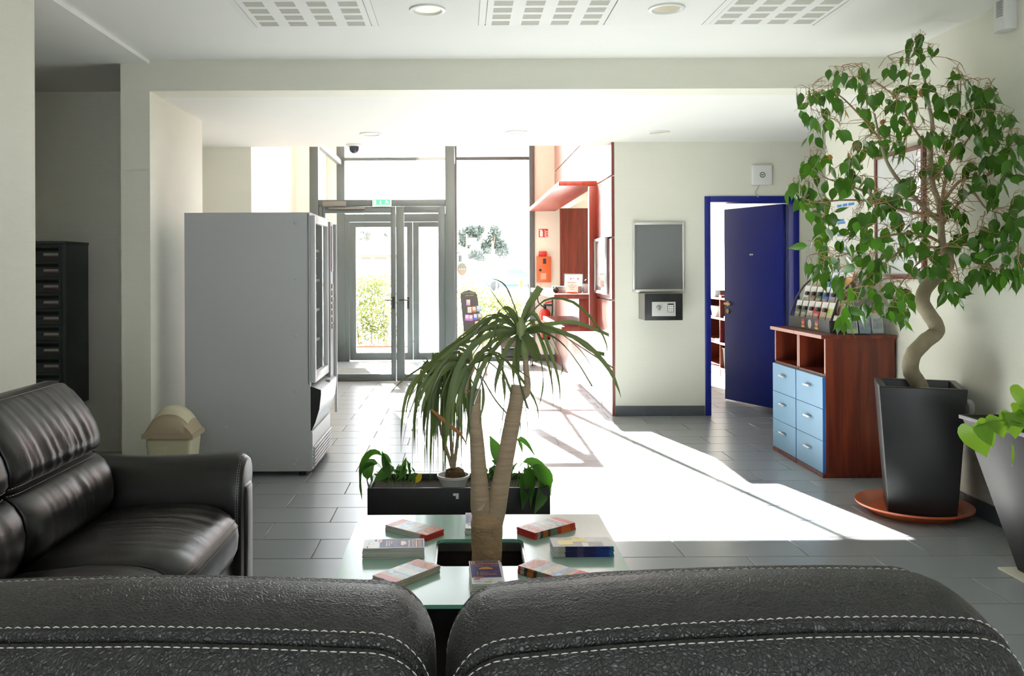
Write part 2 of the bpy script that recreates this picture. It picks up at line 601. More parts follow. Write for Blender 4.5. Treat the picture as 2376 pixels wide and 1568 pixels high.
struct('wall_header', boxmb(-2.85, 4.9, 8.42, 8.56, ZL + 0.3, ZH), m_wall, 'wall above the low ceiling edge', cat='wall')
DX0, DX1, DZ = 2.30, 3.19, 2.07            # blue door opening with frame
wb = MB()
wb.box(1.45, DX0, YW, YW + 0.2, 0, ZL)
wb.box(DX1, 4.9, YW, YW + 0.2, 0, ZL)
wb.box(DX0, DX1, YW, YW + 0.2, DZ, ZL)
struct('wall_back', wb, m_wall, 'cream wall with the blue door and grey notice board', cat='wall')

# rear wall behind the camera: wide windows
wx0, wx1, wz0, wz1 = -0.9, 1.6, 0.45, 2.15
rw = MB()
rw.box(-2.26, 3.085, YR - 0.2, YR, 0, wz0)
rw.box(-2.26, 3.085, YR - 0.2, YR, wz1, 3.0)
rw.box(-2.26, wx0, YR - 0.2, YR, wz0, wz1)
rw.box(wx1, 3.085, YR - 0.2, YR, wz0, wz1)
struct('wall_rear', rw, m_wall, 'wall with a wide window behind the viewer', cat='wall')
w1 = MB()
for i in range(4):
    x = wx0 + (wx1 - wx0 - 0.05) * i / 3
    w1.box(x, x + 0.05, YR - 0.13, YR - 0.07, wz0, wz1)
w1.box(wx0, wx1, YR - 0.13, YR - 0.07, wz0, wz0 + 0.06); w1.box(wx0, wx1, YR - 0.13, YR - 0.07, wz1 - 0.06, wz1)
wr = struct('window_1', w1, m_frame, 'grey framed window behind the viewer', cat='window')
obj('pane', boxmb(wx0, wx1, YR - 0.103, YR - 0.097, wz0 + 0.05, wz1 - 0.05), m_glass, wr)

# skirting tiles
def skirting(name, label, p0, p1, depth, h=0.095, step=0.31):
    p0, p1 = Vector(p0), Vector(p1); d = p1 - p0; L = d.length; d.normalize()
    nrm = Vector((d.y, -d.x, 0))
    n = max(1, round(L / step)); st = L / n
    mb = MB(); M4 = frame_mat(p0, d, nrm)
    mb.box(0, L, 0, depth * 0.6, 0, h - 0.004, mat=Matrix.Translation(p0) @ Matrix(((d.x, nrm.x, 0, 0), (d.y, nrm.y, 0, 0), (0, 0, 1, 0), (0, 0, 0, 1))))
    b = struct(name, mb, m_grout, label, cat='skirting')
    T = Matrix.Translation(p0) @ Matrix(((d.x, nrm.x, 0, 0), (d.y, nrm.y, 0, 0), (0, 0, 1, 0), (0, 0, 0, 1)))
    for i in range(n):
        q = MB().box(i * st + 0.002, (i + 1) * st - 0.002, 0, depth, 0.001, h, mat=T)
        obj('tile', q, m_base, b, bevel=0.001, seg=1)
skirting('baseboard_back', 'grey skirting tiles under the notice board wall', (1.45, YW, 0), (DX0 - 0.005, YW, 0), 0.012)
skirting('baseboard_right', 'grey skirting tiles along the right wall', (XR, 6.86, 0), (XR, 1.5, 0), 0.012)
skirting('baseboard_left', 'grey skirting tiles on the pier behind the vending machine', (XL, YB, 0), (XL, 6.95, 0), 0.012)
skirting('baseboard_facade', 'grey skirting tiles under the fire extinguisher', (1.16, YF - 0.05, 0), (1.42, YF - 0.05, 0), 0.012)
skirting('baseboard_entrance', 'grey skirting tiles on the white wall beside the entrance', (-2.03, 8.6, 0), (-2.03, YF - 0.1, 0), 0.012)

# ------------------------------------------------------------------ blue door
d = thing('door_1', 'bright blue office door standing ajar in a blue frame', 'door', ((DX0 + DX1) / 2, YW, 0), kind='structure')
fr = MB()
fr.box(DX0, DX0 + 0.055, YW - 0.012, YW + 0.21, 0, DZ)
fr.box(DX1 - 0.055, DX1, YW - 0.012, YW + 0.21, 0, DZ)
fr.box(DX0 + 0.055, DX1 - 0.055, YW - 0.012, YW + 0.21, DZ - 0.055, DZ)
obj('frame', fr, m_blue, d, bevel=0.003, label='bright blue metal door frame')
hx, hy = DX1 - 0.062, YW + 0.19
ang = math.atan2(9.10 - hy, 2.84 - hx)
T = Matrix.Translation((hx, hy, 0)) @ Matrix.Rotation(ang, 4, 'Z')
lf = obj('door_leaf', MB().box(0, 0.86, -0.02, 0.02, 0.012, DZ - 0.06, mat=T), m_blue, d, bevel=0.002, label='blue door leaf swung into the office')
hm = MB()
for sgn in (-1, 1):
    y = sgn * 0.02
    hm.tube([T @ Vector((0.80, y, 1.02)), T @ Vector((0.80, y + sgn * 0.008, 1.02))], 0.026, 16)
    hm.tube([T @ Vector((0.80, y, 1.02)), T @ Vector((0.80, y + sgn * 0.05, 1.02)), T @ Vector((0.70, y + sgn * 0.052, 1.015))], 0.010, 10)
    hm.tube([T @ Vector((0.80, y, 0.94)), T @ Vector((0.80, y + sgn * 0.012, 0.94))], 0.024, 16)
obj('handle', hm, m_brass, lf, smooth=True, label='brass lever handle and lock rose')
obj('name_plate', MB().box(0.42, 0.47, 0.0205, 0.024, 1.52, 1.535, mat=T), m_white, lf, label='tiny white plate')
obj('hinge_strip', boxmb(hx + 0.004, hx + 0.012, hy - 0.03, hy, 0.05, DZ - 0.07), m_chrome, d, label='metal hinge strip')

# ------------------------------------------------------------------ entrance glazing (inner lobby doors at 10.78 m, glass front at 13.25 m)
YI = 10.785
s187 = YI / F
def xi(px, Y=YI): return (px - CX) * Y / F
def zi(py, Y=YI): return H - (py - CY) * Y / F
gf = MB()
iL, iR, iR2 = xi(721), xi(1034), xi(1055)
TOPI = 3.06
gf.box(iL, iL + 0.105, YI - 0.06, YI + 0.06, 0, TOPI)
gf.box(iL + 0.105, iL + 0.15, YI - 0.04, YI + 0.04, 0, zi(464))
gf.box(iR, iR2, YI - 0.06, YI + 0.06, 0, TOPI)
gf.box(iL + 0.105, iR, YI - 0.05, YI + 0.05, zi(478), zi(463))
gf.box(iL + 0.105, iR, YI - 0.05, YI + 0.05, TOPI - 0.07, TOPI)
g1 = struct('door_2', gf, m_frame, 'inner grey aluminium double entrance door', cat='door', bevel=0.004)
obj('pane', boxmb(iL + 0.10, iR + 0.005, YI - 0.004, YI + 0.004, zi(463) - 0.01, TOPI - 0.06), m_glass, g1)
obj('threshold', boxmb(iL + 0.1, iR, YI - 0.06, YI + 0.06, 0.0, 0.014), m_chrome, g1)
def leaf(parent, x0, x1, Y, ztop, name='door_leaf', gl=(0.07, 0.09), low=0.10, hside=1):
    mb = MB(); t = 0.03
    mb.box(x0, x0 + gl[0], Y - t, Y + t, 0.016, ztop)
    mb.box(x1 - gl[1], x1, Y - t, Y + t, 0.016, ztop)
    mb.box(x0 + gl[0], x1 - gl[1], Y - t, Y + t, ztop - 0.075, ztop)
    mb.box(x0 + gl[0], x1 - gl[1], Y - t, Y + t, 0.016, low)
    lo = obj(name, mb, m_frame, parent, bevel=0.003)
    obj('pane', boxmb(x0 + gl[0] - 0.004, x1 - gl[1] + 0.004, Y - 0.004, Y + 0.004, low - 0.004, ztop - 0.071), m_glass, lo)
    return lo
xm = xi(919)
l1 = leaf(g1, iL + 0.152, xm - 0.003, YI, zi(479), gl=(0.035, 0.06))
l2 = leaf(g1, xm + 0.003, iR - 0.004, YI, zi(479), gl=(0.10, 0.085))
hb = MB()
for (x, s_) in ((xm - 0.03, -1), (xm + 0.11 + 0.04, -1)):
    z = zi(695)
    hb.box(x - 0.014, x + 0.014, YI - 0.040, YI - 0.03, z - 0.11, z + 0.04)
    hb.tube([(x, YI - 0.03, z), (x, YI - 0.075, z), (x + s_ * 0.11, YI - 0.08, z)], 0.009, 8)
    hb.tube([(x, YI - 0.03, z - 0.08), (x, YI - 0.05, z - 0.08)], 0.010, 10)
obj('handle', hb, m_dark, l1, smooth=True, label='dark lever handles')
dc = MB()
dc.box(xi(752), xi(806), YI - 0.11, YI - 0.05, zi(478), zi(467))
dc.box(xi(765), xi(849), YI - 0.075, YI - 0.05, zi(485), zi(480.5))
obj('door_closer', dc, M('closer_grey', (0.16, 0.155, 0.14), rough=0.5), g1, bevel=0.003, label='brown grey overhead door closer')

# lobby box: side glazing and the outer glass front
ft = MB()
xo0, xo1 = xi(786, YF), xi(1055, YF)
s2 = struct('window_2', MB().box(iR2 - 0.055, iR2 - 0.005, YI + 0.06, YF, 0, 0.09)
            .box(iR2 - 0.055, iR2 - 0.005, YI + 0.06, YF, TOPI - 0.07, TOPI), m_frame, 'glazed side of the entrance lobby', cat='window', bevel=0.003)
obj('pane', boxmb(iR2 - 0.034, iR2 - 0.026, YI + 0.05, YF - 0.05, 0.08, TOPI - 0.06), m_glass, s2)
tr3 = struct('trim_3', MB().box(iL, iL + 0.06, YI + 0.06, YF - 0.05, TOPI - 0.08, TOPI), m_frame, 'grey head rail on the left of the entrance lobby', cat='rail')
gf = MB()
px0, px1 = xi(1228, YF), xi(1240, YF)
gf.box(iL - 0.02, iL + 0.10, YF - 0.05, YF + 0.05, 0, ZH)
gf.box(iR2 - 0.06, iR2 + 0.02, YF - 0.05, YF + 0.05, 0, ZH)
gf.box(px0, px1, YF - 0.08, YF + 0.08, 0, ZH)
gf.box(iL + 0.10, iR2 - 0.06, YF - 0.045, YF + 0.045, 2.12, 2.24)
gf.box(iL + 0.10, px0, YF - 0.045, YF + 0.045, 3.05, 3.10)
gf.box(iR2 + 0.02, px0, YF - 0.045, YF + 0.045, 0, 0.07)
g2 = struct('window_3', gf, m_frame, 'tall grey framed glass front of the lobby', cat='window', bevel=0.004)
obj('pane', boxmb(iR2 + 0.015, px0 + 0.01, YF - 0.004, YF + 0.004, 0.06, 3.06), m_glass, g2)
obj('pane', boxmb(iL + 0.09, iR2 - 0.05, YF - 0.004, YF + 0.004, 2.23, 3.06), m_glass, g2)
obj('pane', boxmb(iL + 0.09, px0 + 0.01, YF - 0.004, YF + 0.004, 3.09, ZH), m_glass, g2)
xo = xi(958, YF)
g3 = struct('door_3', MB().box(iL + 0.10, iL + 0.165, YF - 0.045, YF + 0.045, 0, 2.12)
            .box(iR2 - 0.10, iR2 - 0.06, YF - 0.045, YF + 0.045, 0, 2.12), m_frame, 'outer grey aluminium double door of the entrance lobby', cat='door', bevel=0.003)
leaf(g3, iL + 0.17, xo - 0.003, YF, 2.115, gl=(0.095, 0.085), low=0.13)
leaf(g3, xo + 0.003, iR2 - 0.105, YF, 2.115, gl=(0.09, 0.10), low=0.13)
struct('wall_filler', boxmb(-2.03, iL, YI - 0.05, YI + 0.05, 0, ZH), m_wall, 'white infill beside the inner entrance frame', cat='wall')
wf = MB()
wf.box(px1, 2.2, YF - 0.05, YF + 0.2, 0, ZH)
wf.box(3.7, 4.95, YF - 0.05, YF + 0.2, 0, ZH)
wf.box(2.2, 3.7, YF - 0.05, YF + 0.2, 0, 0.5)
wf.box(2.2, 3.7, YF - 0.05, YF + 0.2, 2.45, ZH)
wf.box(-2.25, iL - 0.02, YF - 0.05, YF + 0.1, 0, ZH)
struct('wall_facade', wf, m_wall, 'white front wall carrying the fire equipment', cat='wall')
w5 = MB()
for x in (2.2, 2.93, 3.65): w5.box(x, x + 0.05, YF, YF + 0.06, 0.5, 2.45)
w5.box(2.2, 3.7, YF, YF + 0.06, 0.5, 0.55); w5.box(2.2, 3.7, YF, YF + 0.06, 2.4, 2.45)
wo = struct('window_4', w5, m_frame, 'office window beyond the blue door', cat='window')
obj('pane', boxmb(2.22, 3.68, YF + 0.027, YF + 0.033, 0.53, 2.43), m_glass, wo)

# ------------------------------------------------------------------ reception: cherry cladding, hatch, hood, shelves
XC = 1.45
m_clad = M_wood('cladding_cherry', (0.17, 0.024, 0.012), (0.26, 0.042, 0.018), rough=0.33, axis='Z', coat=0.8, coat_rough=0.33)
YH = 9.14
rc = MB()
rc.box(XC, XC + 0.15, YW + 0.2, YH, 0, ZH)
rc.box(XC, XC + 0.15, YH, YF - 0.05, 0, 1.10)
rc.box(XC, XC + 0.15, YH, YF - 0.05, 2.29, ZH)
rc.box(XC, XC + 0.15, YW, YW + 0.2, ZL, ZH)
wc = struct('wall_reception', rc, m_wall, 'cherry clad wall of the reception hatch', cat='wall')
zj = [0.0, 0.46, 1.093, 1.687, 2.27, 2.86, 3.45, 4.04, ZH - 0.01]
for i in range(len(zj) - 1):
    a, b_ = zj[i] + (0.008 if i else 0.002), zj[i + 1] - 0.008
    obj('panel', boxmb(XC - 0.028, XC, YW - 0.004, YH, a, b_), m_clad, wc, bevel=0.0015, seg=1)
    if b_ <= 1.1 or a > 2.2:
        for y0, y1 in ((YH, 10.5), (10.5, 11.8), (11.8, YF - 0.06)):
            obj('panel', boxmb(XC - 0.028, XC, y0 + 0.004, y1 - 0.004, a, b_), m_clad, wc, bevel=0.0015, seg=1)
struct('wall_hatch_end', boxmb(xi(1300, 12.9), 2.0, 12.9, 12.95, 0.0, 2.29), m_woodd, 'cherry board at the far end of the reception hatch', cat='wall')
struct('wall_office_left', boxmb(2.0, 2.06, 8.42, 12.3, 0, ZL), m_wall, 'partition between the reception and the office', cat='wall')
m_count = M_wood('counter_cherry', (0.17, 0.017, 0.007), (0.27, 0.034, 0.012), rough=0.42, axis='Z', coat=0.0)
cn = thing('reception_counter', 'cherry red reception counter with hood and two ledges', 'counter', (1.3, 10, 0))
obj('upright', boxmb(xi(1367, YH), XC - 0.028, YH - 0.03, YH + 0.03, 0.745, 2.26), m_count, cn, bevel=0.002)
obj('edge_strip', boxmb(xi(1367, YH) - 0.006, xi(1367, YH), YH - 0.025, YH + 0.03, 0.79, 2.255), m_white, cn)
obj('hood', boxmb(xi(1297, YH), XC - 0.028, YH - 0.03, 13.1, 2.262, 2.312), m_count, cn, bevel=0.002)
obj('ledge', boxmb(xi(1285, YH), XC + 0.25, YH - 0.02, 12.2, 1.075, 1.125), m_count, cn, bevel=0.003)
obj('shelf', boxmb(xi(1302, YH), XC - 0.028, YH - 0.02, 11.2, 0.735, 0.785), m_count, cn, bevel=0.003)
obj('bracket', boxmb(xi(1343, YH), xi(1366, YH), YH - 0.012, YH + 0.02, 0.785, 1.075), m_count, cn, bevel=0.002)
# ------------------------------------------------------------------ leather seating
m_lea_top = M_leather('black_leather_top', (0.016, 0.016, 0.0155), scale=150, strength=0.62, rough=0.40)
m_lea_l = M_leather('black_leather_smooth', (0.007, 0.007, 0.0065), scale=200, strength=0.08, rough=0.30)
m_thread = M('pale_thread', (0.62, 0.61, 0.56), rough=0.7)

def interp(tab, x):
    if x <= tab[0][0]: return tab[0][1]
    for (a, va), (b, vb) in zip(tab, tab[1:]):
        if x <= b:
            t = (x - a) / (b - a)
            return va + (vb - va) * t
    return tab[-1][1]

def endscale(x, x0, x1, r, k):
    d = min(x - x0, x1 - x)
    if d >= r: return 1.0
    q = (r - d) / r
    return 1 - k * (1 - math.sqrt(max(0, 1 - q * q)))

def samples(x0, x1, r, n):
    xs = []
    for i in range(9):
        a = math.pi / 2 * i / 8
        xs.append(x0 + r * (1 - math.cos(a)))
    m_ = n
    for i in range(1, m_):
        xs.append(x0 + r + (x1 - x0 - 2 * r) * i / m_)
    for i in range(9):
        a = math.pi / 2 * i / 8
        xs.append(x1 - r * (1 - math.sin(math.pi / 2 - a)) if False else x1 - r + r * math.sin(a))
    return xs

def loft(mb, secs):
    """closed sections joined along the run, ends capped"""
    mb.grid(secs, close=True)
    k = len(mb.v) - len(secs) * len(secs[0]); n = len(secs[0])
    for s_i, rev in ((0, True), (len(secs) - 1, False)):
        ring = [k + s_i * n + j for j in range(n)]
        cpt = sum((mb.v[i] for i in ring), Vector()) / n
        ci = len(mb.v); mb.v.append(cpt)
        for j in range(n):
            a, b = ring[j], ring[(j + 1) % n]
            mb.f.append((b, a, ci) if rev else (a, b, ci)); mb.m.append(0)

def stitches(mb, line, length=0.0095, gap=0.0135, r=0.00095, lift=Vector((0, 0, 0.001))):
    """short thread dashes along a polyline"""
    acc = []
    for a, b in zip(line, line[1:]):
        acc.append((a, b, (b - a).length))
    tot = sum(x[2] for x in acc); s_ = 0.004
    def at(d):
        for a, b, L in acc:
            if d <= L and L > 0: return a.lerp(b, d / L)
            d -= L
        return acc[-1][1]
    while s_ + length < tot:
        p, q = at(s_) + lift, at(s_ + length) + lift
        m_ = (p + q) / 2 + lift * 0.8
        mb.tube([p - lift, m_, q - lift], [r * 0.6, r, r * 0.6], 5)
        s_ += gap

YE, YS = 1.42, 1.22
def front_cushion(parent, x0, x1, far_px, seam_px, rl, rr):
    zf = sorted((P(a, b, YE).x, P(a, b, YE).z) for a, b in far_px)
    zs = sorted((P(a, b, YS).x, P(a, b, YS).z) for a, b in seam_px)
    xs = samples(x0, x1, 0.085, 60)
    secs = []; lines = {k: [] for k in ('e', 's1', 's2')}
    for x in xs:
        a, b = interp(zf, x), interp(zs, x)
        wv = 0.0022 * noise.noise(Vector((x * 9, 1.3, 0)))
        sec = [(YE + 0.06, 0.45), (YE + 0.085, a - 0.22), (YE + 0.075, a - 0.10), (YE + 0.035, a - 0.022), (YE + 0.008, a - 0.003),
               (YE - 0.004, a - 0.004)]
        for t, h in ((0.08, 0.004), (0.2, 0.011), (0.35, 0.017), (0.5, 0.019), (0.65, 0.017), (0.8, 0.012), (0.92, 0.006)):
            sec.append((YE + (YS - YE) * t, a + (b - a) * t + h + wv * 2 * math.sin(math.pi * t) - 0.004))
        sec += [(YS + 0.002, b), (YS - 0.004, b - 0.006), (YS - 0.0045, b - 0.019), (YS - 0.0115, b - 0.0155), (YS - 0.0165, b - 0.012),
                (YS - 0.024, b - 0.017), (YS - 0.036, b - 0.032), (YS - 0.052, b - 0.065), (YS - 0.065, b - 0.13), (YS - 0.06, b - 0.25), (YS - 0.05, 0.45)]
        s_ = endscale(x, x0, x1, 0.085, 0.34)
        yc, zc = (YE + YS) / 2, 0.60
        pts = [Vector((x, yc + (y - yc) * (s_ * 0.6 + 0.4), zc + (z - zc) * s_)) for y, z in sec]
        secs.append(pts)
        lines['e'].append(pts[6].lerp(pts[5], 0.5)); lines['s1'].append(pts[13].lerp(pts[12], 0.25)); lines['s2'].append(pts[18].lerp(pts[17], 0.3))
    mb = MB(); loft(mb, secs)
    o = obj('back_cushion', mb, m_lea_top, parent, smooth=True, angle=80)
    st = MB()
    stitches(st, lines['e'], lift=Vector((0, -0.0006, 0.001)))
    stitches(st, lines['s1'], lift=Vector((0, -0.0006, 0.001)))
    stitches(st, lines['s2'], lift=Vector((0, -0.0010, 0.0006)))
    obj('stitching', st, m_thread, o, smooth=True, kind='stuff', label='pale contrast stitching')
    return o

sf = thing('sofa', 'black leather two seat sofa seen from behind in the foreground', 'sofa', (0, 1.5, 0))
front_cushion(sf, -0.026, 0.79,
              [(1039, 1376), (1097, 1359), (1215, 1343), (1391, 1326), (1567, 1318), (1744, 1312), (1920, 1310), (2067, 1312), (2180, 1318)],
              [(1039, 1520), (1086, 1501), (1156, 1490), (1391, 1466), (1567, 1453), (1861, 1438), (2096, 1435), (2300, 1440)], 0.08, 0.09)
front_cushion(sf, -0.86, -0.044,
              [(-150, 1350), (0, 1343), (101, 1338), (303, 1333), (505, 1334), (757, 1341), (909, 1346), (1000, 1352)],
              [(-300, 1470), (0, 1462), (353, 1459), (606, 1464), (909, 1475), (1000, 1482)], 0.08, 0.08)
for x0, x1 in ((-0.85, -0.04), (-0.03, 0.78)):
    obj('seat_cushion', boxmb(x0, x1, 1.38, 1.93, 0.26, 0.44), m_lea_top, sf, bevel=0.05, seg=4)
obj('frame', boxmb(-0.86, 0.79, 1.20, 1.90, 0.07, 0.27), m_lea_top, sf, bevel=0.02)
for x0, x1 in ((-0.99, -0.865), (0.80, 0.925)):
    obj('arm', boxmb(x0, x1, 1.22, 1.88, 0.07, 0.60), m_lea_top, sf, bevel=0.045, seg=4)
for x in (-0.85, 0.79):
    for y in (1.27, 1.83):
        obj('foot', MB().lathe((x, y, 0), [(0.022, 0), (0.028, 0.07)], 12), m_chrome, sf, smooth=True)

# sofa on the left, facing right
ls = thing('sofa', 'black wrinkled leather sofa facing right at the left edge', 'sofa', (-1.5, 2.9, 0))
def run_cushion(parent, name, sec, y0, y1, r, k, cx, cz, wr=None, mat=m_lea_l, n=70, st=(), kx=None):
    ys = samples(y0, y1, r, n); secs = []; lines = {j: [] for j in st}
    for y in ys:
        s_ = endscale(y, y0, y1, r, k)
        pts = []
        for j, (x, z) in enumerate(sec):
            p = Vector((cx + (x - cx) * s_, y, cz + (z - cz) * s_))
            if wr:
                amp = wr(j, (y - y0) / (y1 - y0))
                if amp:
                    v = noise.noise(Vector((y * 15 + z * 4, x * 3 + 4 + z * 3, 2.0)))
                    v2 = noise.noise(Vector((y * 38 + z * 6, 3.3 + z * 2, 7.0)))
                    d_ = Vector((x - cx, 0, z - cz)).normalized()
                    p += d_ * amp * (-abs(v) * 2.4 + 0.5 + v2 * 0.55)
            pts.append(p)
        secs.append(pts)
        for j in st: lines[j].append(pts[j])
    mb = MB(); loft(mb, secs)
    o = obj(name, mb, mat, parent, smooth=True, angle=80)
    if st:
        sm = MB()
        for j in st: stitches(sm, lines[j], length=0.008, gap=0.0125, r=0.0011, lift=Vector((0.0012, 0, 0.0008)))
        obj('stitching', sm, m_thread, o, smooth=True, kind='stuff', label='pale contrast stitching')
    return o
backsec = [(-1.78, 0.40), (-1.46, 0.405), (-1.415, 0.43), (-1.395, 0.475), (-1.392, 0.53), (-1.405, 0.585), (-1.432, 0.625), (-1.458, 0.645), (-1.474, 0.652),
           (-1.490, 0.660), (-1.484, 0.668), (-1.466, 0.678), (-1.452, 0.70), (-1.453, 0.74), (-1.470, 0.79), (-1.497, 0.84), (-1.53, 0.885), (-1.563, 0.922),
           (-1.596, 0.945), (-1.625, 0.953), (-1.66, 0.952), (-1.70, 0.935), (-1.735, 0.90), (-1.76, 0.82), (-1.79, 0.60)]
def wrb(j, u):
    e = math.sin(math.pi * max(0, min(1, u)))
    if 11 <= j <= 17: return 0.0085 * e ** 0.6 * (1 - abs(j - 13.5) / 7)
    if 3 <= j <= 6: return 0.006 * e ** 0.6
    return 0
for y0, y1 in ((2.835, 3.53), (2.12, 2.815)):
    run_cushion(ls, 'back_cushion', backsec, y0, y1, 0.09, 0.16, -1.60, 0.66, wr=wrb, st=(8, 11, 18, 20), n=90)
seatsec = [(-1.5, 0.25), (-1.5, 0.41), (-1.40, 0.435), (-1.30, 0.448), (-1.20, 0.455), (-1.10, 0.457), (-1.03, 0.452), (-0.97, 0.438), (-0.925, 0.412),
           (-0.905, 0.388), (-0.900, 0.380), (-0.893, 0.368), (-0.888, 0.33), (-0.893, 0.28), (-0.91, 0.24)]
def wrs(j, u): return 0.0035 if 3 <= j <= 7 else 0
for y0, y1 in ((2.835, 3.54), (2.12, 2.815)):
    run_cushion(ls, 'seat_cushion', seatsec, y0, y1, 0.12, 0.16, -1.22, 0.28, wr=wrs, st=(9, 11))
armsec = [(3.545, 0.10), (3.545, 0.30), (3.55, 0.42), (3.562, 0.50), (3.585, 0.56), (3.615, 0.600), (3.655, 0.618), (3.70, 0.618), (3.745, 0.600), (3.77, 0.565), (3.765, 0.52), (3.74, 0.47), (3.72, 0.40), (3.715, 0.10)]
def arm(parent, mir=None):
    xs = samples(-1.72, -0.905, 0.05, 30); secs = []
    ln = []
    for x in xs:
        s_ = endscale(x, -1.9, -0.905, 0.05, 0.12)
        pts = []
        for y, z in armsec:
            sag = -0.012 * math.sin(max(0, min(1, (x + 1.6) / 0.6)) * math.pi) if z > 0.5 else 0
            q = Vector((x, 3.64 + (y - 3.64) * s_, 0.36 + (z - 0.36) * s_ + sag))
            if mir is not None: q.y = mir - q.y
            pts.append(q)
        secs.append(pts); 
    mb = MB(); loft(mb, secs)
    o = obj('arm', mb, m_lea_l, parent, smooth=True, angle=80)
    k = -6
    st = MB(); line = [secs[k][j] for j in range(1, 12)]
    line2 = [secs[k + 1][j] for j in range(1, 12)]
    stitches(st, line, length=0.007, gap=0.011, r=0.001, lift=Vector((0, -0.0012, 0.0006)))
    stitches(st, line2, length=0.007, gap=0.011, r=0.001, lift=Vector((0, -0.0012, 0.0006)))
    obj('stitching', st, m_thread, o, smooth=True, kind='stuff', label='pale contrast stitching')
arm(ls); arm(ls, mir=5.66)
obj('arm_front', boxmb(-0.96, -0.895, 3.60, 3.735, 0.05, 0.50), m_lea_l, ls, bevel=0.025, seg=3)
obj('back_shell', boxmb(-2.03, -1.72, 1.90, 3.77, 0.06, 0.74), m_lea_l, ls, bevel=0.06, seg=4)
obj('frame', boxmb(-1.75, -0.93, 2.12, 3.55, 0.06, 0.26), m_lea_l, ls, bevel=0.02)
for x in (-1.9, -0.98):
    for y in (2.05, 3.62):
        obj('foot', MB().lathe((x, y, 0), [(0.022, 0), (0.028, 0.065)], 12), m_chrome, ls, smooth=True)

# ------------------------------------------------------------------ glass table with a planting well
TX0, TX1, TY0, TY1, TZ = -0.404, 0.54, 2.516, 3.44, 0.42
HX0, HX1, HY0, HY1 = -0.092, 0.216, 2.842, 3.128
m_tglass = M('frosted_mint_glass', (0.37, 0.55, 0.455), rough=0.25, spec=0.5, coat=0.25, coat_rough=0.12, var=0.02)
m_tedge = M('green_glass_edge', (0.22, 0.58, 0.42), rough=0.15)
tb = thing('coffee_table', 'square frosted mint glass coffee table with a planting well', 'table', (0.07, 2.98, 0))
def rrect(x0, x1, y0, y1, r, n=6):
    out = []
    for cx_, cy_, a0 in ((x1 - r, y1 - r, 0), (x0 + r, y1 - r, 90), (x0 + r, y0 + r, 180), (x1 - r, y0 + r, 270)):
        for i in range(n + 1):
            a = R(a0 + 90 * i / n)
            out.append((cx_ + r * math.cos(a), cy_ + r * math.sin(a)))
    return out
o_ = rrect(TX0, TX1, TY0, TY1, 0.012); i_ = rrect(HX0, HX1, HY0, HY1, 0.035)
tm = MB(); n_ = len(o_)
z0, z1 = TZ - 0.012, TZ
tm.add([(x, y, z1) for x, y in o_] + [(x, y, z1) for x, y in i_] + [(x, y, z0) for x, y in o_] + [(x, y, z0) for x, y in i_], [])
for i in range(n_):
    j = (i + 1) % n_
    for f, mi in (((i, j, n_ + j, n_ + i), 0), ((2 * n_ + j, 2 * n_ + i, 3 * n_ + i, 3 * n_ + j), 0),
                  ((i, 2 * n_ + i, 2 * n_ + j, j), 1), ((n_ + j, 3 * n_ + j, 3 * n_ + i, n_ + i), 1)):
        tm.f.append(f); tm.m.append(mi)
obj('glass_top', tm, [m_tglass, m_tedge], tb, label='frosted pale green glass top', recalc=True)
m_well = M('dark_brown_well', (0.020, 0.013, 0.010), rough=0.6, var=0.2)
wl = MB(); t_ = 0.012
wl.box(HX0 - t_, HX0, HY0 - t_, HY1 + t_, 0.02, z0); wl.box(HX1, HX1 + t_, HY0 - t_, HY1 + t_, 0.02, z0)
wl.box(HX0, HX1, HY0 - t_, HY0, 0.02, z0); wl.box(HX0, HX1, HY1, HY1 + t_, 0.02, z0); wl.box(HX0, HX1, HY0, HY1, 0.02, 0.035)
obj('planting_well', wl, m_well, tb)
rim = MB()
rim.box(HX0 - 0.004, HX0 + 0.006, HY0, HY1, z0 - 0.03, z0 - 0.001); rim.box(HX1 - 0.006, HX1 + 0.004, HY0, HY1, z0 - 0.03, z0 - 0.001)
rim.box(HX0, HX1, HY1 - 0.006, HY1 + 0.004, z0 - 0.03, z0 - 0.001)
obj('metal_rim', rim, m_chrome, tb)
lb = MB().box(HX1 - 0.0085, HX1 - 0.0062, HY0 + 0.02, HY0 + 0.20, z0 - 0.026, z0 - 0.004)
obj('paper_label', lb, m_paper, tb, label='narrow white paper label inside the well')
obj('soil', boxmb(HX0, HX1, HY0, HY1, 0.035, 0.24), M('potting_soil', (0.022, 0.014, 0.009), rough=0.95, var=0.4, bump=0.8, bscale=90), tb)
for x in (TX0 + 0.05, TX1 - 0.05):
    for y in (TY0 + 0.05, TY1 - 0.05):
        obj('leg', boxmb(x - 0.03, x + 0.03, y - 0.03, y + 0.03, 0, z0), m_black, tb, bevel=0.004)
obj('apron', boxmb(TX0 + 0.05, TX1 - 0.05, TY0 + 0.06, TY0 + 0.08, z0 - 0.07, z0), m_black, tb)
obj('apron', boxmb(TX0 + 0.05, TX1 - 0.05, TY1 - 0.08, TY1 - 0.06, z0 - 0.07, z0), m_black, tb)

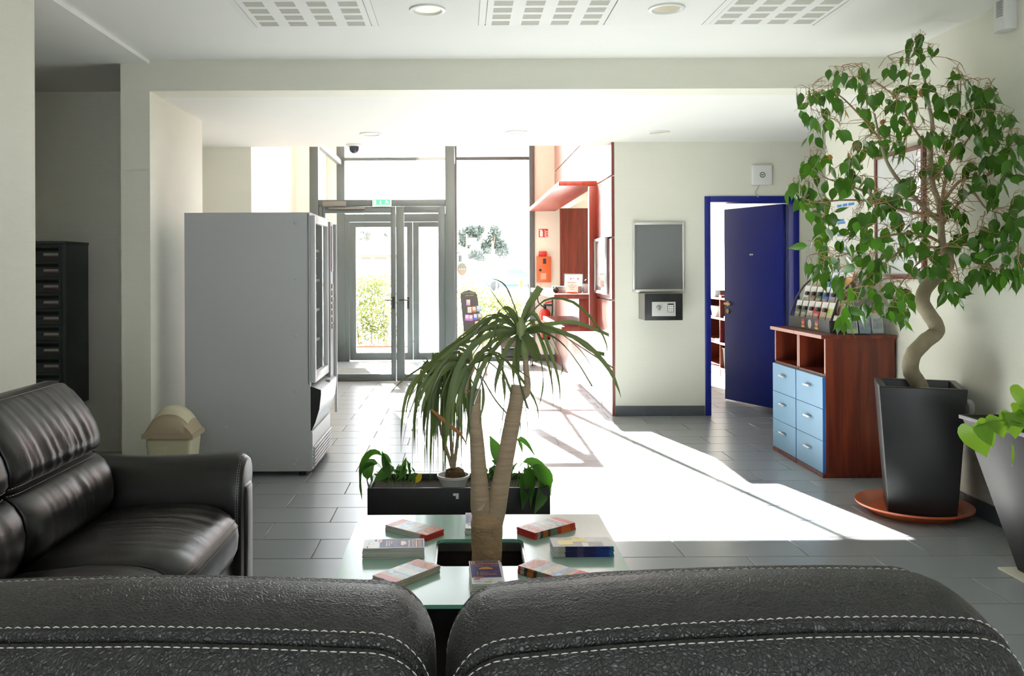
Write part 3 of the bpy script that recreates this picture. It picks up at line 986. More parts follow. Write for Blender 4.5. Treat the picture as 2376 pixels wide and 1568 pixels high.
# ------------------------------------------------------------------ brochures in fanned stacks on the table
BT = 0.0036; BL, BW = 0.205, 0.099
c_pur, c_or, c_red, c_yel = (0.045, 0.032, 0.17), (0.85, 0.36, 0.06), (0.62, 0.035, 0.02), (0.85, 0.68, 0.05)
m_pur = M('print_purple', c_pur, rough=0.42, spec=0.3); m_or = M('print_orange', c_or, rough=0.35)
m_red = M('print_red', c_red, rough=0.35); m_yel = M('print_yellow', c_yel, rough=0.35)
m_sky = M('print_sky', (0.25, 0.52, 0.75), rough=0.3); m_olive = M('print_photo_olive', (0.20, 0.20, 0.12), rough=0.3, var=0.7, vscale=60)
m_sand = M('print_photo_sand', (0.48, 0.36, 0.18), rough=0.3, var=0.5, vscale=70); m_gry = M('print_photo_grey', (0.22, 0.25, 0.24), rough=0.3, var=0.7, vscale=80)
m_cream = M('paper_edge_cream', (0.55, 0.50, 0.38), rough=0.7, objvar=0.12); m_wht = M('paper_edge_white', (0.74, 0.73, 0.69), rough=0.6, objvar=0.12)
m_gloss = M('gloss_white_cover', (0.80, 0.80, 0.80), rough=0.35)
m_spred = M_bands('spine_red', [(0, c_red), (0.14, (0.75, 0.16, 0.03)), (0.36, c_red), (0.45, (0.22, 0.27, 0.17)), (0.62, (0.06, 0.025, 0.015)), (0.68, (0.55, 0.16, 0.03)), (0.80, (0.05, 0.03, 0.02)), (0.86, (0.5, 0.46, 0.4)), (0.93, c_red)], axis=1)
m_spblu = M_bands('spine_blue', [(0, (0.05, 0.22, 0.5)), (0.08, (0.02, 0.05, 0.32)), (0.30, (0.02, 0.02, 0.14)), (0.5, (0.10, 0.08, 0.22)), (0.60, (0.015, 0.015, 0.10)), (0.79, (0.62, 0.58, 0.50)), (0.9, (0.72, 0.72, 0.74))], axis=1)
m_spwr = M_bands('spine_white_red', [(0, (0.62, 0.60, 0.55)), (0.86, c_red)], axis=1)

def cov_circuits(o, top):
    mb = MB(); z = top
    mb.quad((-BW / 2, -BL / 2, z), (BW / 2, -BL / 2, z), (BW / 2, BL / 2, z), (-BW / 2, BL / 2, z), 0)
    z += 0.00025
    mb.quad((-BW / 2 + 0.002, -0.048, z), (BW / 2 - 0.006, -0.048, z), (BW / 2 - 0.006, BL / 2 - 0.002, z), (-BW / 2 + 0.002, BL / 2 - 0.002, z), 1)
    e = z + 0.0002
    T0 = lambda x, y: Matrix.Translation((x, y, e))
    text_mb(mb, '8', 0.032, T0(-0.037, 0.084), 2, squash=1.15)
    text_mb(mb, 'CIRCUITS', 0.0155, T0(0.010, 0.088), 2, squash=1.02)
    mb.quad((-0.022, 0.0745, e), (0.042, 0.0745, e), (0.042, 0.0785, e), (-0.022, 0.0785, e), 2)
    text_mb(mb, 'CARCASSONNE', 0.0145, T0(-0.003, 0.0655), 2, squash=0.86)
    bars_mb(mb, (7, 3, 7), 0.0075, T0(0.006, 0.052), 2)
    pts = [(0.022 * math.cos(R(a)), 0.027 + 0.016 * math.sin(R(a)) - (0.003 if a in (0, 180) else 0), e) for a in range(0, 181, 15)]
    mb.add(pts, [tuple(range(len(pts)))], 2)
    for i, wd in enumerate((0.05, 0.036, 0.052, 0.044)):
        if i == 0: text_mb(mb, 'Patrimoine & Culture', 0.0068, T0(-0.020, 0.001), 2, align='LEFT')
        else: bars_mb(mb, ((), (9,), (4, 2, 9), (8, 9))[i], 0.0058, T0(-0.020, 0.001 - i * 0.0085), 2, align='LEFT')
    mb.quad((-0.0285, -0.03, e), (-0.026, -0.03, e), (-0.026, 0.004, e), (-0.0285, 0.004, e), 2)
    el = [(-0.028 + 0.018 * math.cos(R(a)), -0.047 + 0.008 * math.sin(R(a)), e) for a in range(0, 360, 20)]
    mb.add(el, [tuple(range(len(el)))], 3)
    text_mb(mb, 'GRATUIT', 0.0075, Matrix.Translation((-0.028, -0.047, e + 0.0002)), 0)
    for x, y, wd, hh, mi in ((-0.042, -0.066, 0.018, 0.007, 1), (-0.042, -0.084, 0.02, 0.006, 4), (0.0, -0.072, 0.014, 0.006, 5), (-0.012, -0.088, 0.022, 0.006, 2), (0.028, -0.09, 0.018, 0.004, 1)):
        mb.quad((x, y, e), (x + wd, y, e), (x + wd, y + hh, e), (x, y + hh, e), mi)
    return mb
def cov_guide(o, top):
    mb = MB(); z = top; q = 0.00025
    def rect(x0, x1, y0, y1, zz, mi): mb.quad((x0, y0, zz), (x1, y0, zz), (x1, y1, zz), (x0, y1, zz), mi)
    rect(-BW / 2, BW / 2, -BL / 2, BL / 2, z, 0)
    rect(-BW / 2 + 0.001, BW / 2 - 0.001, 0.045, BL / 2 - 0.001, z + q, 1)
    rect(-BW / 2 + 0.001, BW / 2 - 0.001, -BL / 2 + 0.001, -0.07, z + q, 1)
    rect(-BW / 2 + 0.001, BW / 2 - 0.001, -0.07, -0.062, z + q, 7)
    rect(-BW / 2 + 0.001, 0.0, 0.012, 0.045, z + q, 3); rect(0.0, BW / 2 - 0.001, 0.012, 0.045, z + q, 5)
    rect(-BW / 2 + 0.001, BW / 2 - 0.001, -0.022, 0.012, z + q, 6); rect(-0.03, 0.045, -0.03, -0.016, z + 2 * q, 4)
    rect(-BW / 2 + 0.001, BW / 2 - 0.001, -0.062, -0.022, z + q, 5); rect(-0.04, -0.015, -0.052, -0.036, z + 2 * q, 4)
    rect(BW / 2 - 0.022, BW / 2 - 0.004, BL / 2 - 0.02, BL / 2 - 0.004, z + 2 * q, 0)
    rect(BW / 2 - 0.018, BW / 2 - 0.008, BL / 2 - 0.017, BL / 2 - 0.008, z + 3 * q, 7)
    text_mb(mb, 'GUIDE', 0.036, Matrix.Translation((0.0, 0.069, z + 3 * q)), 2, squash=0.80)
    text_mb(mb, '2014-2015', 0.0125, Matrix.Translation((-0.006, 0.0515, z + 3 * q)), 0)
    bars_mb(mb, (3, 7), 0.0095, Matrix.Translation((-0.008, 0.0915, z + 3 * q)), 0)
    return mb
def cov_yellow(o, top):
    mb = MB(); z = top; q = 0.00025
    def rect(x0, x1, y0, y1, zz, mi): mb.quad((x0, y0, zz), (x1, y0, zz), (x1, y1, zz), (x0, y1, zz), mi)
    rect(-BW / 2, BW / 2, -BL / 2, BL / 2, z, 0)
    rect(-BW / 2, BW / 2, 0.0, BL / 2, z + q, 1)
    rect(-0.03, 0.02, 0.03, 0.08, z + 2 * q, 2); rect(0.0, 0.04, -0.02, 0.03, z + 2 * q, 2); rect(-0.045, 0.0, -0.07, -0.02, z + 2 * q, 1)
    return mb

bro_me = {}
def bro_mesh(kind, mat):
    if kind not in bro_me:
        mb = boxmb(-BW / 2, BW / 2, -BL / 2, BL / 2, 0.0002, BT - 0.0002)
        me = mb.mesh('brochure', Vector()); finish(me, mat, mb.m, bevel=0.0006, seg=1); bro_me[kind] = me
    return bro_me[kind]
covs = {'circuits': (cov_circuits, [m_gloss, m_pur, m_or, m_red, m_sky, m_yel]),
        'guide': (cov_guide, [m_gloss, m_red, m_yel, m_olive, m_sky, m_gry, m_sand, m_or]),
        'yellow': (cov_yellow, [m_gloss, m_gry, m_yel])}
stacks = [  # centre, direction of the cover's top edge, count, edge material, cover, description
    (-0.176, 3.205, -40, 6, 'wr', m_spwr, 'guide', 'red and white guide', 'at the back left table corner'),
    (-0.234, 2.968, 2, 10, 'w', m_wht, 'circuits', 'purple tour brochure', 'at the left table side'),
    (-0.176, 2.742, 49, 6, 'c', m_cream, 'guide', 'red guide', 'at the front left table corner'),
    (0.074, 2.671, 91, 11, 'w', m_wht, 'circuits', 'purple tour brochure', 'in front of the palm trunk'),
    (0.284, 2.735, 136, 7, 'r', m_spred, 'guide', 'red spined guide', 'at the front right table corner'),
    (0.408, 2.975, 181, 10, 'b', m_spblu, 'yellow', 'blue spined brochure', 'at the right table side'),
    (0.310, 3.215, 218, 7, 'r', m_spred, 'guide', 'red spined guide', 'at the back right table corner'),
    (0.062, 3.275, 90, 7, 'w', m_wht, 'circuits', 'purple tour brochure', 'behind the palm trunk')]
for cx_, cy_, up, n, ek, em, ck, what, where in stacks:
    me = bro_mesh(ek, em)
    for i in range(n):
        jx, jy, ja = random.uniform(-.002, .002), random.uniform(-.0025, .0025), random.uniform(-1.3, 1.3)
        o = meshobj('brochure', me, (cx_ + jx, cy_ + jy, TZ + i * BT + 0.0003), rot=(0, 0, R(up - 90 + ja)))
        o['category'] = 'brochure'
        o['group'] = 'brochures stacked ' + where
        if i < n - 1:
            o['label'] = 'lower ' + what + ' in the stack ' + where
        else:
            o['label'] = 'topmost ' + what + ' of the stack ' + where
            fn, ml = covs[ck]
            mb = fn(o, BT)
            cme = mb.mesh('cover', Vector()); finish(cme, ml, mb.m, recalc=False)
            co = bpy.data.objects.new('cover', cme); COL.objects.link(co); co.parent = o
# ------------------------------------------------------------------ vending machine
m_vgrey = M('vending_grey', (0.49, 0.495, 0.50), rough=0.42, var=0.03, vscale=3)
m_vlight = M('vending_silver', (0.50, 0.51, 0.52), rough=0.3)
VX0, VX1, VY0, VY1, VZ = -1.865, -1.02, 5.86, 6.70, 1.78
vm = thing('vending_machine', 'tall grey vending machine turned side on', 'vending machine', ((VX0 + VX1) / 2, 6.28, 0))
vb = MB()
vb.box(VX0, VX1, VY0, VY0 + 0.03, 0.035, VZ); vb.box(VX0, VX1, VY1 - 0.03, VY1, 0.035, VZ)
vb.box(VX0, VX0 + 0.03, VY0 + 0.03, VY1 - 0.03, 0.035, VZ); vb.box(VX0 + 0.03, VX1, VY0 + 0.03, VY1 - 0.03, VZ - 0.03, VZ)
vb.box(VX0 + 0.03, VX1, VY0 + 0.03, VY1 - 0.03, 0.035, 0.60)
obj('cabinet', vb, m_vgrey, vm)
obj('hinge_strip', boxmb(VX1 - 0.012, VX1 - 0.009, VY0 - 0.003, VY0, 0.62, VZ - 0.01), m_dark, vm)
for px, py in ((684, 517), (685, 647), (686, 778), (686, 908), (600, 987), (525, 990), (610, 1078), (683, 1077), (688, 1067)):
    p = P(px, py, VY0)
    obj('screw', MB().lathe(p, [(0.007, 0), (0.006, 0.003), (0.002, 0.005)], 10, rot=Matrix.Rotation(R(90), 3, 'X')), m_chrome, vm, smooth=True)
for x in (VX0 + 0.06, VX1 - 0.06):
    for y in (VY0 + 0.06, VY1 - 0.06):
        obj('foot', MB().lathe((x, y, 0), [(0.025, 0), (0.025, 0.036)], 10), m_black, vm, smooth=True)
fw = MB(); gx = VX1 + 0.035
y0, y1, za, zb = VY0 + 0.005, 6.46, 0.63, VZ - 0.02
fw.box(VX1, gx, y0, y0 + 0.035, za, zb); fw.box(VX1, gx, y1 - 0.035, y1, za, zb)
fw.box(VX1, gx, y0 + 0.035, y1 - 0.035, za, za + 0.06); fw.box(VX1, gx, y0 + 0.035, y1 - 0.035, zb - 0.05, zb)
vd = obj('window_frame', fw, m_vlight, vm, bevel=0.005)
obj('pane', boxmb(VX1 + 0.012, VX1 + 0.018, y0 + 0.03, y1 - 0.03, za + 0.05, zb - 0.04), m_glass, vd)
for i in range(9):
    z = 0.74 + i * 0.122
    obj('stud', MB().lathe((gx, y0 + 0.017, z), [(0.006, 0), (0.004, 0.004)], 8, rot=Matrix.Rotation(R(90), 3, 'Y')), m_chrome, vd, smooth=True)
for i in range(5):
    z = 0.66 + i * 0.215
    sh = obj('product_shelf', boxmb(VX0 + 0.25, VX1 - 0.03, VY0 + 0.035, y1 - 0.01, z, z + 0.02), m_vlight, vm, bevel=0.002)
    for k in range(5):
        cc = random.choice([(0.6, 0.05, 0.04), (0.75, 0.5, 0.06), (0.06, 0.25, 0.5), (0.1, 0.4, 0.15), (0.7, 0.7, 0.68)])
        yk = VY0 + 0.07 + k * 0.10
        obj('snack_packet', boxmb(VX1 - 0.20, VX1 - 0.06, yk, yk + 0.07, z + 0.021, z + 0.15), M('packet_%d' % int(cc[0] * 100), cc, rough=0.3, var=0.2, vscale=30), sh, bevel=0.006)
obj('control_panel', boxmb(VX1, VX1 + 0.045, 6.475, VY1, 0.55, VZ - 0.03), M('panel_grey', (0.20, 0.21, 0.215), rough=0.35), vm, bevel=0.006)
cp = MB()
for i in range(7):
    cp.box(VX1 + 0.045, VX1 + 0.05, 6.53, 6.64, 0.95 + i * 0.05, 0.985 + i * 0.05)
cp.box(VX1 + 0.045, VX1 + 0.049, 6.52, 6.65, 1.38, 1.72)
obj('keypad', cp, m_black, vm, kind='stuff')
obj('trim_bar', boxmb(VX1 + 0.045, VX1 + 0.065, 6.67, 6.69, 0.30, VZ - 0.04), m_vgrey, vm, bevel=0.003)
fl_p = [(VX1, 0.30), (VX1 + 0.008, 0.31), (VX1 + 0.03, 0.36), (VX1 + 0.058, 0.45), (VX1 + 0.07, 0.55), (VX1 + 0.07, 0.58), (VX1, 0.605)]
obj('delivery_side', MB().prism(fl_p, VY0 + 0.006, VY0 + 0.02, 'y'), m_black, vm)
obj('delivery_flap', MB().prism(fl_p, VY0 + 0.02, 6.60, 'y'), m_vlight, vm, smooth=True, angle=30)
obj('flap_slot', MB().lathe((VX1 + 0.045, 6.3, 0.588), [(0.0, 0.004), (0.03, 0.005), (0.034, 0.002)], 16), m_black, vm)
obj('kick_plate', boxmb(VX1, VX1 + 0.012, VY0 + 0.006, 6.66, 0.045, 0.30), m_vlight, vm)
for i in range(6):
    obj('slat', boxmb(VX1 + 0.012, VX1 + 0.026, VY0 + 0.02, 6.64, 0.06 + i * 0.024, 0.074 + i * 0.024), m_vlight, vm, bevel=0.002, seg=1)

# ------------------------------------------------------------------ waste bin
m_bin = M('cream_plastic', (0.66, 0.61, 0.42), rough=0.42); m_lid = M('tan_plastic', (0.47, 0.38, 0.255), rough=0.4)
bx, by = -1.79, 5.40
bn = thing('waste_bin', 'cream plastic swing top waste bin beside the vending machine', 'bin', (bx, by, 0))
def tap(z, wx, wy): return [(bx + sx * wx, by + sy * wy, z) for sx, sy in ((-1, -1), (1, -1), (1, 1), (-1, 1))]
obj('body', MB().hexa(tap(0, 0.11, 0.085), tap(0.365, 0.142, 0.11)), m_bin, bn, bevel=0.022, seg=3)
obj('side_panel', MB().hexa([(bx - 0.10, by - 0.100, 0.05), (bx - 0.01, by - 0.100, 0.05), (bx - 0.01, by - 0.085, 0.05), (bx - 0.10, by - 0.085, 0.05)],
                            [(bx - 0.115, by - 0.116, 0.32), (bx - 0.01, by - 0.116, 0.32), (bx - 0.01, by - 0.10, 0.32), (bx - 0.115, by - 0.10, 0.32)]), m_bin, bn, bevel=0.004)
rows = []
for i in range(17):
    u = -1 + 2 * i / 16
    ring = []
    for k in range(13):
        v = -1 + 2 * k / 12
        hgt = 0.155 * (1 - abs(u) ** 2.6) * (0.50 + 0.50 * (1 - abs(v) ** 3))
        ring.append(Vector((bx + u * 0.150, by + v * 0.118, 0.372 + 0.022 + hgt)))
    ring = [Vector((q_.x, q_.y, 0.385)) for q_ in ring[:1]] + ring + [Vector((q_.x, q_.y, 0.385)) for q_ in ring[-1:]]
    rows.append(ring)
lm = MB().grid(rows)
lm.box(bx - 0.156, bx + 0.156, by - 0.124, by + 0.124, 0.367, 0.395)
ld = obj('lid', lm, m_lid, bn, smooth=True, angle=50)
rows = []
for i in range(13):
    u = -0.62 + 1.4 * i / 12
    ring = []
    for k in range(9):
        v = -0.80 + 1.6 * k / 8
        u_ = max(-1, min(1, u))
        hgt = 0.155 * (1 - abs(u_) ** 2.6) * (0.50 + 0.50 * (1 - abs(v) ** 3))
        ring.append(Vector((bx + u * 0.150, by + v * 0.118, 0.372 + 0.0265 + hgt)))
    rows.append(ring)
obj('flap', MB().grid(rows), m_bin, ld, smooth=True, label='cream swing flap')

# ------------------------------------------------------------------ mailboxes
m_mail = M('mailbox_grey_green', (0.055, 0.068, 0.066), rough=0.45, var=0.05)
mx0, mx1, my0, my1, mz0, mz1 = -3.30, -2.865, 6.30, 6.685, 0.40, 1.60
mbk = thing('mailbox_cabinet', 'dark grey green wall cabinet of stacked mailboxes', 'mailboxes', ((mx0 + mx1) / 2, 6.5, mz0))
obj('cabinet', MB().prism([(mx0, my0), (mx1 - 0.0, my0), (mx1, my1), (mx0, my1)], mz0, mz1, 'z'), m_mail, mbk, bevel=0.006)
obj('cap', boxmb(mx0 - 0.004, mx1 + 0.004, my0 - 0.012, my1, mz1 - 0.012, mz1 + 0.008), m_mail, mbk, bevel=0.003)
m_slot = M('slot_black', (0.006, 0.006, 0.006), rough=0.8); m_plate = M('name_card', (0.42, 0.40, 0.40), rough=0.4); m_redline = M('card_red', (0.22, 0.03, 0.025), rough=0.5)
for i in range(10):
    zt = mz1 - 0.026 - i * 0.1153
    dr = obj('mailbox_door', boxmb(mx0 + 0.03, mx1 - 0.028, my0 - 0.012, my0, zt - 0.109, zt), m_mail, mbk, bevel=0.002, seg=1)
    obj('slot', boxmb(mx0 + 0.04, mx1 - 0.048, my0 - 0.0135, my0 - 0.012, zt - 0.038, zt - 0.014), m_slot, dr)
    obj('name_card', boxmb(mx1 - 0.155, mx1 - 0.048, my0 - 0.016, my0 - 0.012, zt - 0.078, zt - 0.052), m_plate, dr, bevel=0.001, seg=1)
    obj('card_line', boxmb(mx1 - 0.153, mx1 - 0.050, my0 - 0.0172, my0 - 0.016, zt - 0.077, zt - 0.071), m_redline, dr)

# ------------------------------------------------------------------ two cabinets with pale blue drawers
m_bdraw = M('pale_blue_front', (0.20, 0.36, 0.52), rough=0.4, var=0.03); m_bedge = M('blue_edge', (0.03, 0.13, 0.42), rough=0.4)
m_pinked = M('pinkish_edge_band', (0.52, 0.30, 0.25), rough=0.5)
KX0, KX1, KZ = 2.385, 2.862, 0.945
KY = [5.74, 6.205, 6.67]
for ci, (ya, yb, lab) in enumerate(((KY[0], KY[1], 'near cherry cabinet with three pale blue drawers beside the black planter'), (KY[1], KY[2], 'far cherry cabinet with three pale blue drawers beside the blue door'))):
    ya += 0.003; yb -= 0.003
    kb = thing('drawer_cabinet', lab, 'cabinet', ((KX0 + KX1) / 2, (ya + yb) / 2, 0), group='cherry drawer cabinets')
    t = 0.02
    for nm, bx_ in (('side_panel', (KX0 + 0.02, KX1, ya, ya + t, 0.03, KZ - 0.025)), ('side_panel', (KX0 + 0.02, KX1, yb - t, yb, 0.03, KZ - 0.025)),
                    ('back_panel', (KX1 - 0.012, KX1, ya + t, yb - t, 0.03, KZ - 0.025)), ('divider', (KX0 + 0.02, KX1 - 0.012, ya + t, yb - t, 0.665, 0.685)),
                    ('plinth', (KX0 + 0.0, KX1, ya, yb, 0.0, 0.03))):
        obj(nm, boxmb(*bx_), m_woodd, kb, bevel=0.0015, seg=1)
    obj('top', boxmb(KX0 - 0.012, KX1 + 0.01, ya - (0.012 if ci == 0 else 0.0), yb + (0.012 if ci else 0.0), KZ - 0.025, KZ), m_woodd, kb, bevel=0.0015, seg=1)
    obj('top_edge', boxmb(KX0 - 0.0135, KX0 - 0.012, ya - (0.01 if ci == 0 else 0), yb + (0.01 if ci else 0), KZ - 0.024, KZ - 0.001), m_pinked, kb, label='pinkish edge band')
    for y in (ya, yb - t):
        obj('edge_band', boxmb(KX0 + 0.0185, KX0 + 0.02, y + 0.001, y + t - 0.001, 0.69, KZ - 0.026), m_pinked, kb)
    for k in range(3):
        z_0 = 0.033 + k * 0.212
        dw = obj('drawer', boxmb(KX0, KX0 + 0.022, ya + 0.004, yb - 0.004, z_0, z_0 + 0.209), m_bdraw, kb, bevel=0.0012, seg=1)
        obj('drawer_edge', boxmb(KX0 + 0.001, KX0 + 0.021, ya + 0.0025, ya + 0.004, z_0, z_0 + 0.209), m_bedge, dw, label='strong blue drawer edge')
        ym = (ya + yb) / 2; zh = z_0 + 0.13
        obj('handle', MB().box(KX0 - 0.024, KX0 - 0.012, ym - 0.05, ym + 0.05, zh - 0.007, zh + 0.007).box(KX0 - 0.014, KX0, ym - 0.045, ym - 0.035, zh - 0.005, zh + 0.005).box(KX0 - 0.014, KX0, ym + 0.035, ym + 0.045, zh - 0.005, zh + 0.005), m_chrome, dw, bevel=0.002, seg=1)

# leaflet rack on the cabinets
m_rack = M('rack_grey', (0.05, 0.052, 0.055), rough=0.4); m_clear = M_glass('clear_acrylic', (0.93, 0.96, 0.97))
RX, RY0, RY1 = 2.50, 5.90, 6.64
rk = thing('leaflet_rack', 'dark grey tiered leaflet rack with curved sides', 'rack', (2.65, 6.27, KZ))
arc = [(RX, KZ + 0.002), (RX + 0.005, KZ + 0.085), (RX + 0.05, KZ + 0.22), (RX + 0.11, KZ + 0.31), (RX + 0.19, KZ + 0.385), (RX + 0.25, KZ + 0.41)]
side_in = [(RX + 0.25, KZ + 0.40), (RX + 0.19, KZ + 0.372), (RX + 0.116, KZ + 0.298), (RX + 0.062, KZ + 0.215), (RX + 0.02, KZ + 0.085), (RX + 0.25, KZ + 0.085), (RX + 0.25, KZ + 0.002)]
for y in (RY0, RY1 - 0.008):
    obj('side_panel', MB().prism(arc + side_in, y, y + 0.008, 'y'), m_rack, rk)
fp = obj('front_panel', boxmb(RX, RX + 0.006, RY0 + 0.008, RY1 - 0.008, KZ + 0.002, KZ + 0.085), m_rack, rk)
obj('base', boxmb(RX + 0.006, RX + 0.25, RY0 + 0.008, RY1 - 0.008, KZ + 0.001, KZ + 0.008), m_rack, rk)
for yy, rr_, mm in ((6.36, 0.0, 'r'), (6.24, 0, 'o'), (6.12, 0, 'r')):
    if mm == 'r':
        st_ = obj('sticker', MB().box(RX - 0.0012, RX, yy - 0.028, yy + 0.028, KZ + 0.012, KZ + 0.072), m_red, fp, label='red sticker')
        obj('sticker_band', MB().box(RX - 0.0018, RX - 0.0012, yy - 0.028, yy + 0.028, KZ + 0.012, KZ + 0.026), m_yel, fp, label='yellow sticker band')
        tm_ = MB(); bars_mb(tm_, (3, 2), 0.016, frame_mat((RX - 0.0016, yy, KZ + 0.05), (0, -1, 0), (0, 0, 1))); bars_mb(tm_, (5,), 0.012, frame_mat((RX - 0.0016, yy, KZ + 0.039), (0, -1, 0), (0, 0, 1)))
        obj('lettering', tm_, m_paper, fp, recalc=False)
    else:
        obj('sticker', MB().lathe((RX - 0.0001, yy, KZ + 0.043), [(0.032, 0), (0.032, 0.0012)], 24, rot=Matrix.Rotation(R(-90), 3, 'Y')), m_paper, fp, label='round white sticker')
for i in range(3):
    obj('tier', boxmb(RX + 0.03 + i * 0.065, RX + 0.036 + i * 0.065, RY0 + 0.008, RY1 - 0.008, KZ + 0.02 + i * 0.10, KZ + 0.10 + i * 0.10), m_clear, rk)
cols = [('green and white', (0.10, 0.16, 0.07)), ('grey green', (0.13, 0.16, 0.12)), ('white and red', (0.66, 0.55, 0.5)), ('bright red', (0.60, 0.04, 0.04)), ('tan', (0.55, 0.42, 0.26)), ('lime', (0.45, 0.52, 0.12)),
        ('white', (0.7, 0.7, 0.68)), ('brown', (0.30, 0.2, 0.12)), ('dark green', (0.08, 0.16, 0.07)), ('royal blue', (0.05, 0.2, 0.55)), ('lilac', (0.42, 0.42, 0.7)), ('salmon', (0.55, 0.25, 0.18)),
        ('cream', (0.66, 0.62, 0.5)), ('pale yellow', (0.66, 0.58, 0.3)), ('sky blue', (0.2, 0.45, 0.62)), ('teal', (0.06, 0.35, 0.3)), ('light blue', (0.25, 0.5, 0.75)), ('orange', (0.7, 0.32, 0.08)),
        ('pink', (0.62, 0.33, 0.48)), ('plum', (0.18, 0.08, 0.18)), ('cyan', (0.08, 0.42, 0.65)), ('yellow', (0.75, 0.6, 0.08)), ('scarlet', (0.65, 0.07, 0.03)), ('silver', (0.5, 0.52, 0.52))]
for tier in range(4):
    for k in range(6):
        nm, cc = cols[tier * 6 + k]
        yy = RY1 - 0.075 - k * 0.115
        xx = RX + 0.012 + tier * 0.062
        zz = KZ + 0.012 + tier * 0.105
        if tier == 3: zz = KZ + 0.305
        T = Matrix.Translation((xx, yy, zz)) @ Matrix.Rotation(R(14), 4, 'Y')
        hgt = 0.20 if tier < 3 else 0.15
        lt = obj('leaflet', MB().box(0.0, 0.008, -0.05, 0.05, 0, hgt, mat=T), M('leaflet_' + nm, cc, rough=0.35, var=0.35, vscale=22), None, bevel=0.001, seg=1,
                 label='%s leaflet in the %s row of the dark rack' % (nm, ('bottom', 'second', 'third', 'top')[tier]), cat='leaflet', group='leaflets in the dark rack')
        obj('title', MB().box(-0.0008, 0, -0.049, 0.049, hgt - 0.045, hgt - 0.004, mat=T), M('leaflet_title', (0.72, 0.70, 0.66), rough=0.4, var=0.3, vscale=90), lt)
        obj('picture', MB().box(-0.0008, 0, -0.035, 0.035, 0.03, 0.11, mat=T), M('leaflet_picture', (0.45, 0.36, 0.28), rough=0.4, var=0.8, vscale=50), lt)
        if tier < 3 and k < 5:
            obj('clip', MB().box(-0.022, -0.001, -0.062, -0.012, hgt - 0.075, hgt - 0.045, mat=T), m_black, rk, bevel=0.008)
# clear holder
ah = thing('acrylic_holder', 'clear acrylic leaflet holder on the near cabinet corner', 'holder', (2.72, 5.80, KZ))
obj('back_plate', MB().hexa([(2.60, 5.80, KZ), (2.84, 5.80, KZ), (2.84, 5.804, KZ), (2.60, 5.804, KZ)], [(2.60, 5.86, KZ + 0.24), (2.84, 5.86, KZ + 0.24), (2.84, 5.864, KZ + 0.24), (2.60, 5.864, KZ + 0.24)]), m_clear, ah)
obj('base', boxmb(2.55, 2.84, 5.745, 5.80, KZ + 0.001, KZ + 0.005), m_clear, ah)
obj('front_lip', boxmb(2.55, 2.84, 5.752, 5.756, KZ + 0.005, KZ + 0.07), m_clear, ah)
for x, nm, cc in ((2.60, 'cream', (0.66, 0.60, 0.45)), (2.685, 'grey blue', (0.28, 0.34, 0.42)), (2.77, 'pale grey', (0.5, 0.5, 0.48))):
    T = Matrix.Translation((x, 5.775, KZ + 0.008)) @ Matrix.Rotation(R(-13), 4, 'X')
    o = obj('leaflet', MB().box(-0.038, 0.038, 0, 0.005, 0, 0.19, mat=T), M('leafl_' + nm, cc, rough=0.35, var=0.3, vscale=25), None, bevel=0.001, seg=1, label=nm + ' leaflet in the clear acrylic holder', cat='leaflet', group='leaflets in the acrylic holder')
    obj('picture', MB().box(-0.03, 0.03, -0.0008, 0, 0.03, 0.10, mat=T), M('leaflet_picture2', (0.30, 0.33, 0.36), rough=0.35, var=0.7, vscale=50), o)
    obj('title', MB().box(-0.034, 0.034, -0.0008, 0, 0.135, 0.165, mat=T), M('leaflet_title2', (0.55, 0.25, 0.18), rough=0.4, var=0.5, vscale=90), o)

# ------------------------------------------------------------------ on the right wall
X_ = XR
m_frw = M_wood('dark_red_frame', (0.12, 0.03, 0.018), (0.22, 0.06, 0.035), rough=0.3, axis='Y')
pf = thing('framed_board', 'cherry framed glossy white board on the right wall', 'frame', (X_, 5.7, 1.33))
fy0, fy1, fz0, fz1 = 5.38, 6.02, 1.315, 2.16
for a in ((fy0, fy0 + 0.03, fz0, fz1), (fy1 - 0.03, fy1, fz0, fz1)):
    obj('frame_side', boxmb(X_ - 0.025, X_ - 0.001, *a), m_frw, pf, bevel=0.004)
for a in ((fz0, fz0 + 0.03), (fz1 - 0.03, fz1)):
    obj('frame_rail', boxmb(X_ - 0.025, X_ - 0.001, fy0 + 0.03, fy1 - 0.03, *a), m_frw, pf, bevel=0.004)
obj('board', boxmb(X_ - 0.014, X_ - 0.001, fy0 + 0.03, fy1 - 0.03, fz0 + 0.03, fz1 - 0.03), M('board_gloss', (0.70, 0.71, 0.70), rough=0.08, spec=0.7), pf)
ps = obj('wall_notice', boxmb(X_ - 0.002, X_ - 0.0003, 6.22, 6.72, 1.45, 1.92), M('notice_sheet', (0.74, 0.73, 0.67), rough=0.4), None, label='white notice with blue lines on the right wall above the rack', cat='notice')
nm_ = MB()
nm2 = MB()
for i, (t_, s_, zz) in enumerate((((4, 4, 5), 0.04, 1.86), ((7,), 0.035, 1.75), ((8,), 0.035, 1.73), ((5, 4), 0.035, 1.64), ((4,), 0.03, 1.56), ((3, 3), 0.04, 1.53))):
    bars_mb(nm_, t_, s_, frame_mat((X_ - 0.0024, 6.66, zz), (0, -1, 0), (0, 0, 1)), align='LEFT')
for a in ((1.60, 1.603), (1.50, 1.503)):
    nm_.quad((X_ - 0.0024, 6.3, a[0]), (X_ - 0.0024, 6.66, a[0]), (X_ - 0.0024, 6.66, a[1]), (X_ - 0.0024, 6.3, a[1]))
obj('lettering', nm_, M('notice_blue', (0.06, 0.25, 0.6), rough=0.5), ps, recalc=False, kind='stuff')
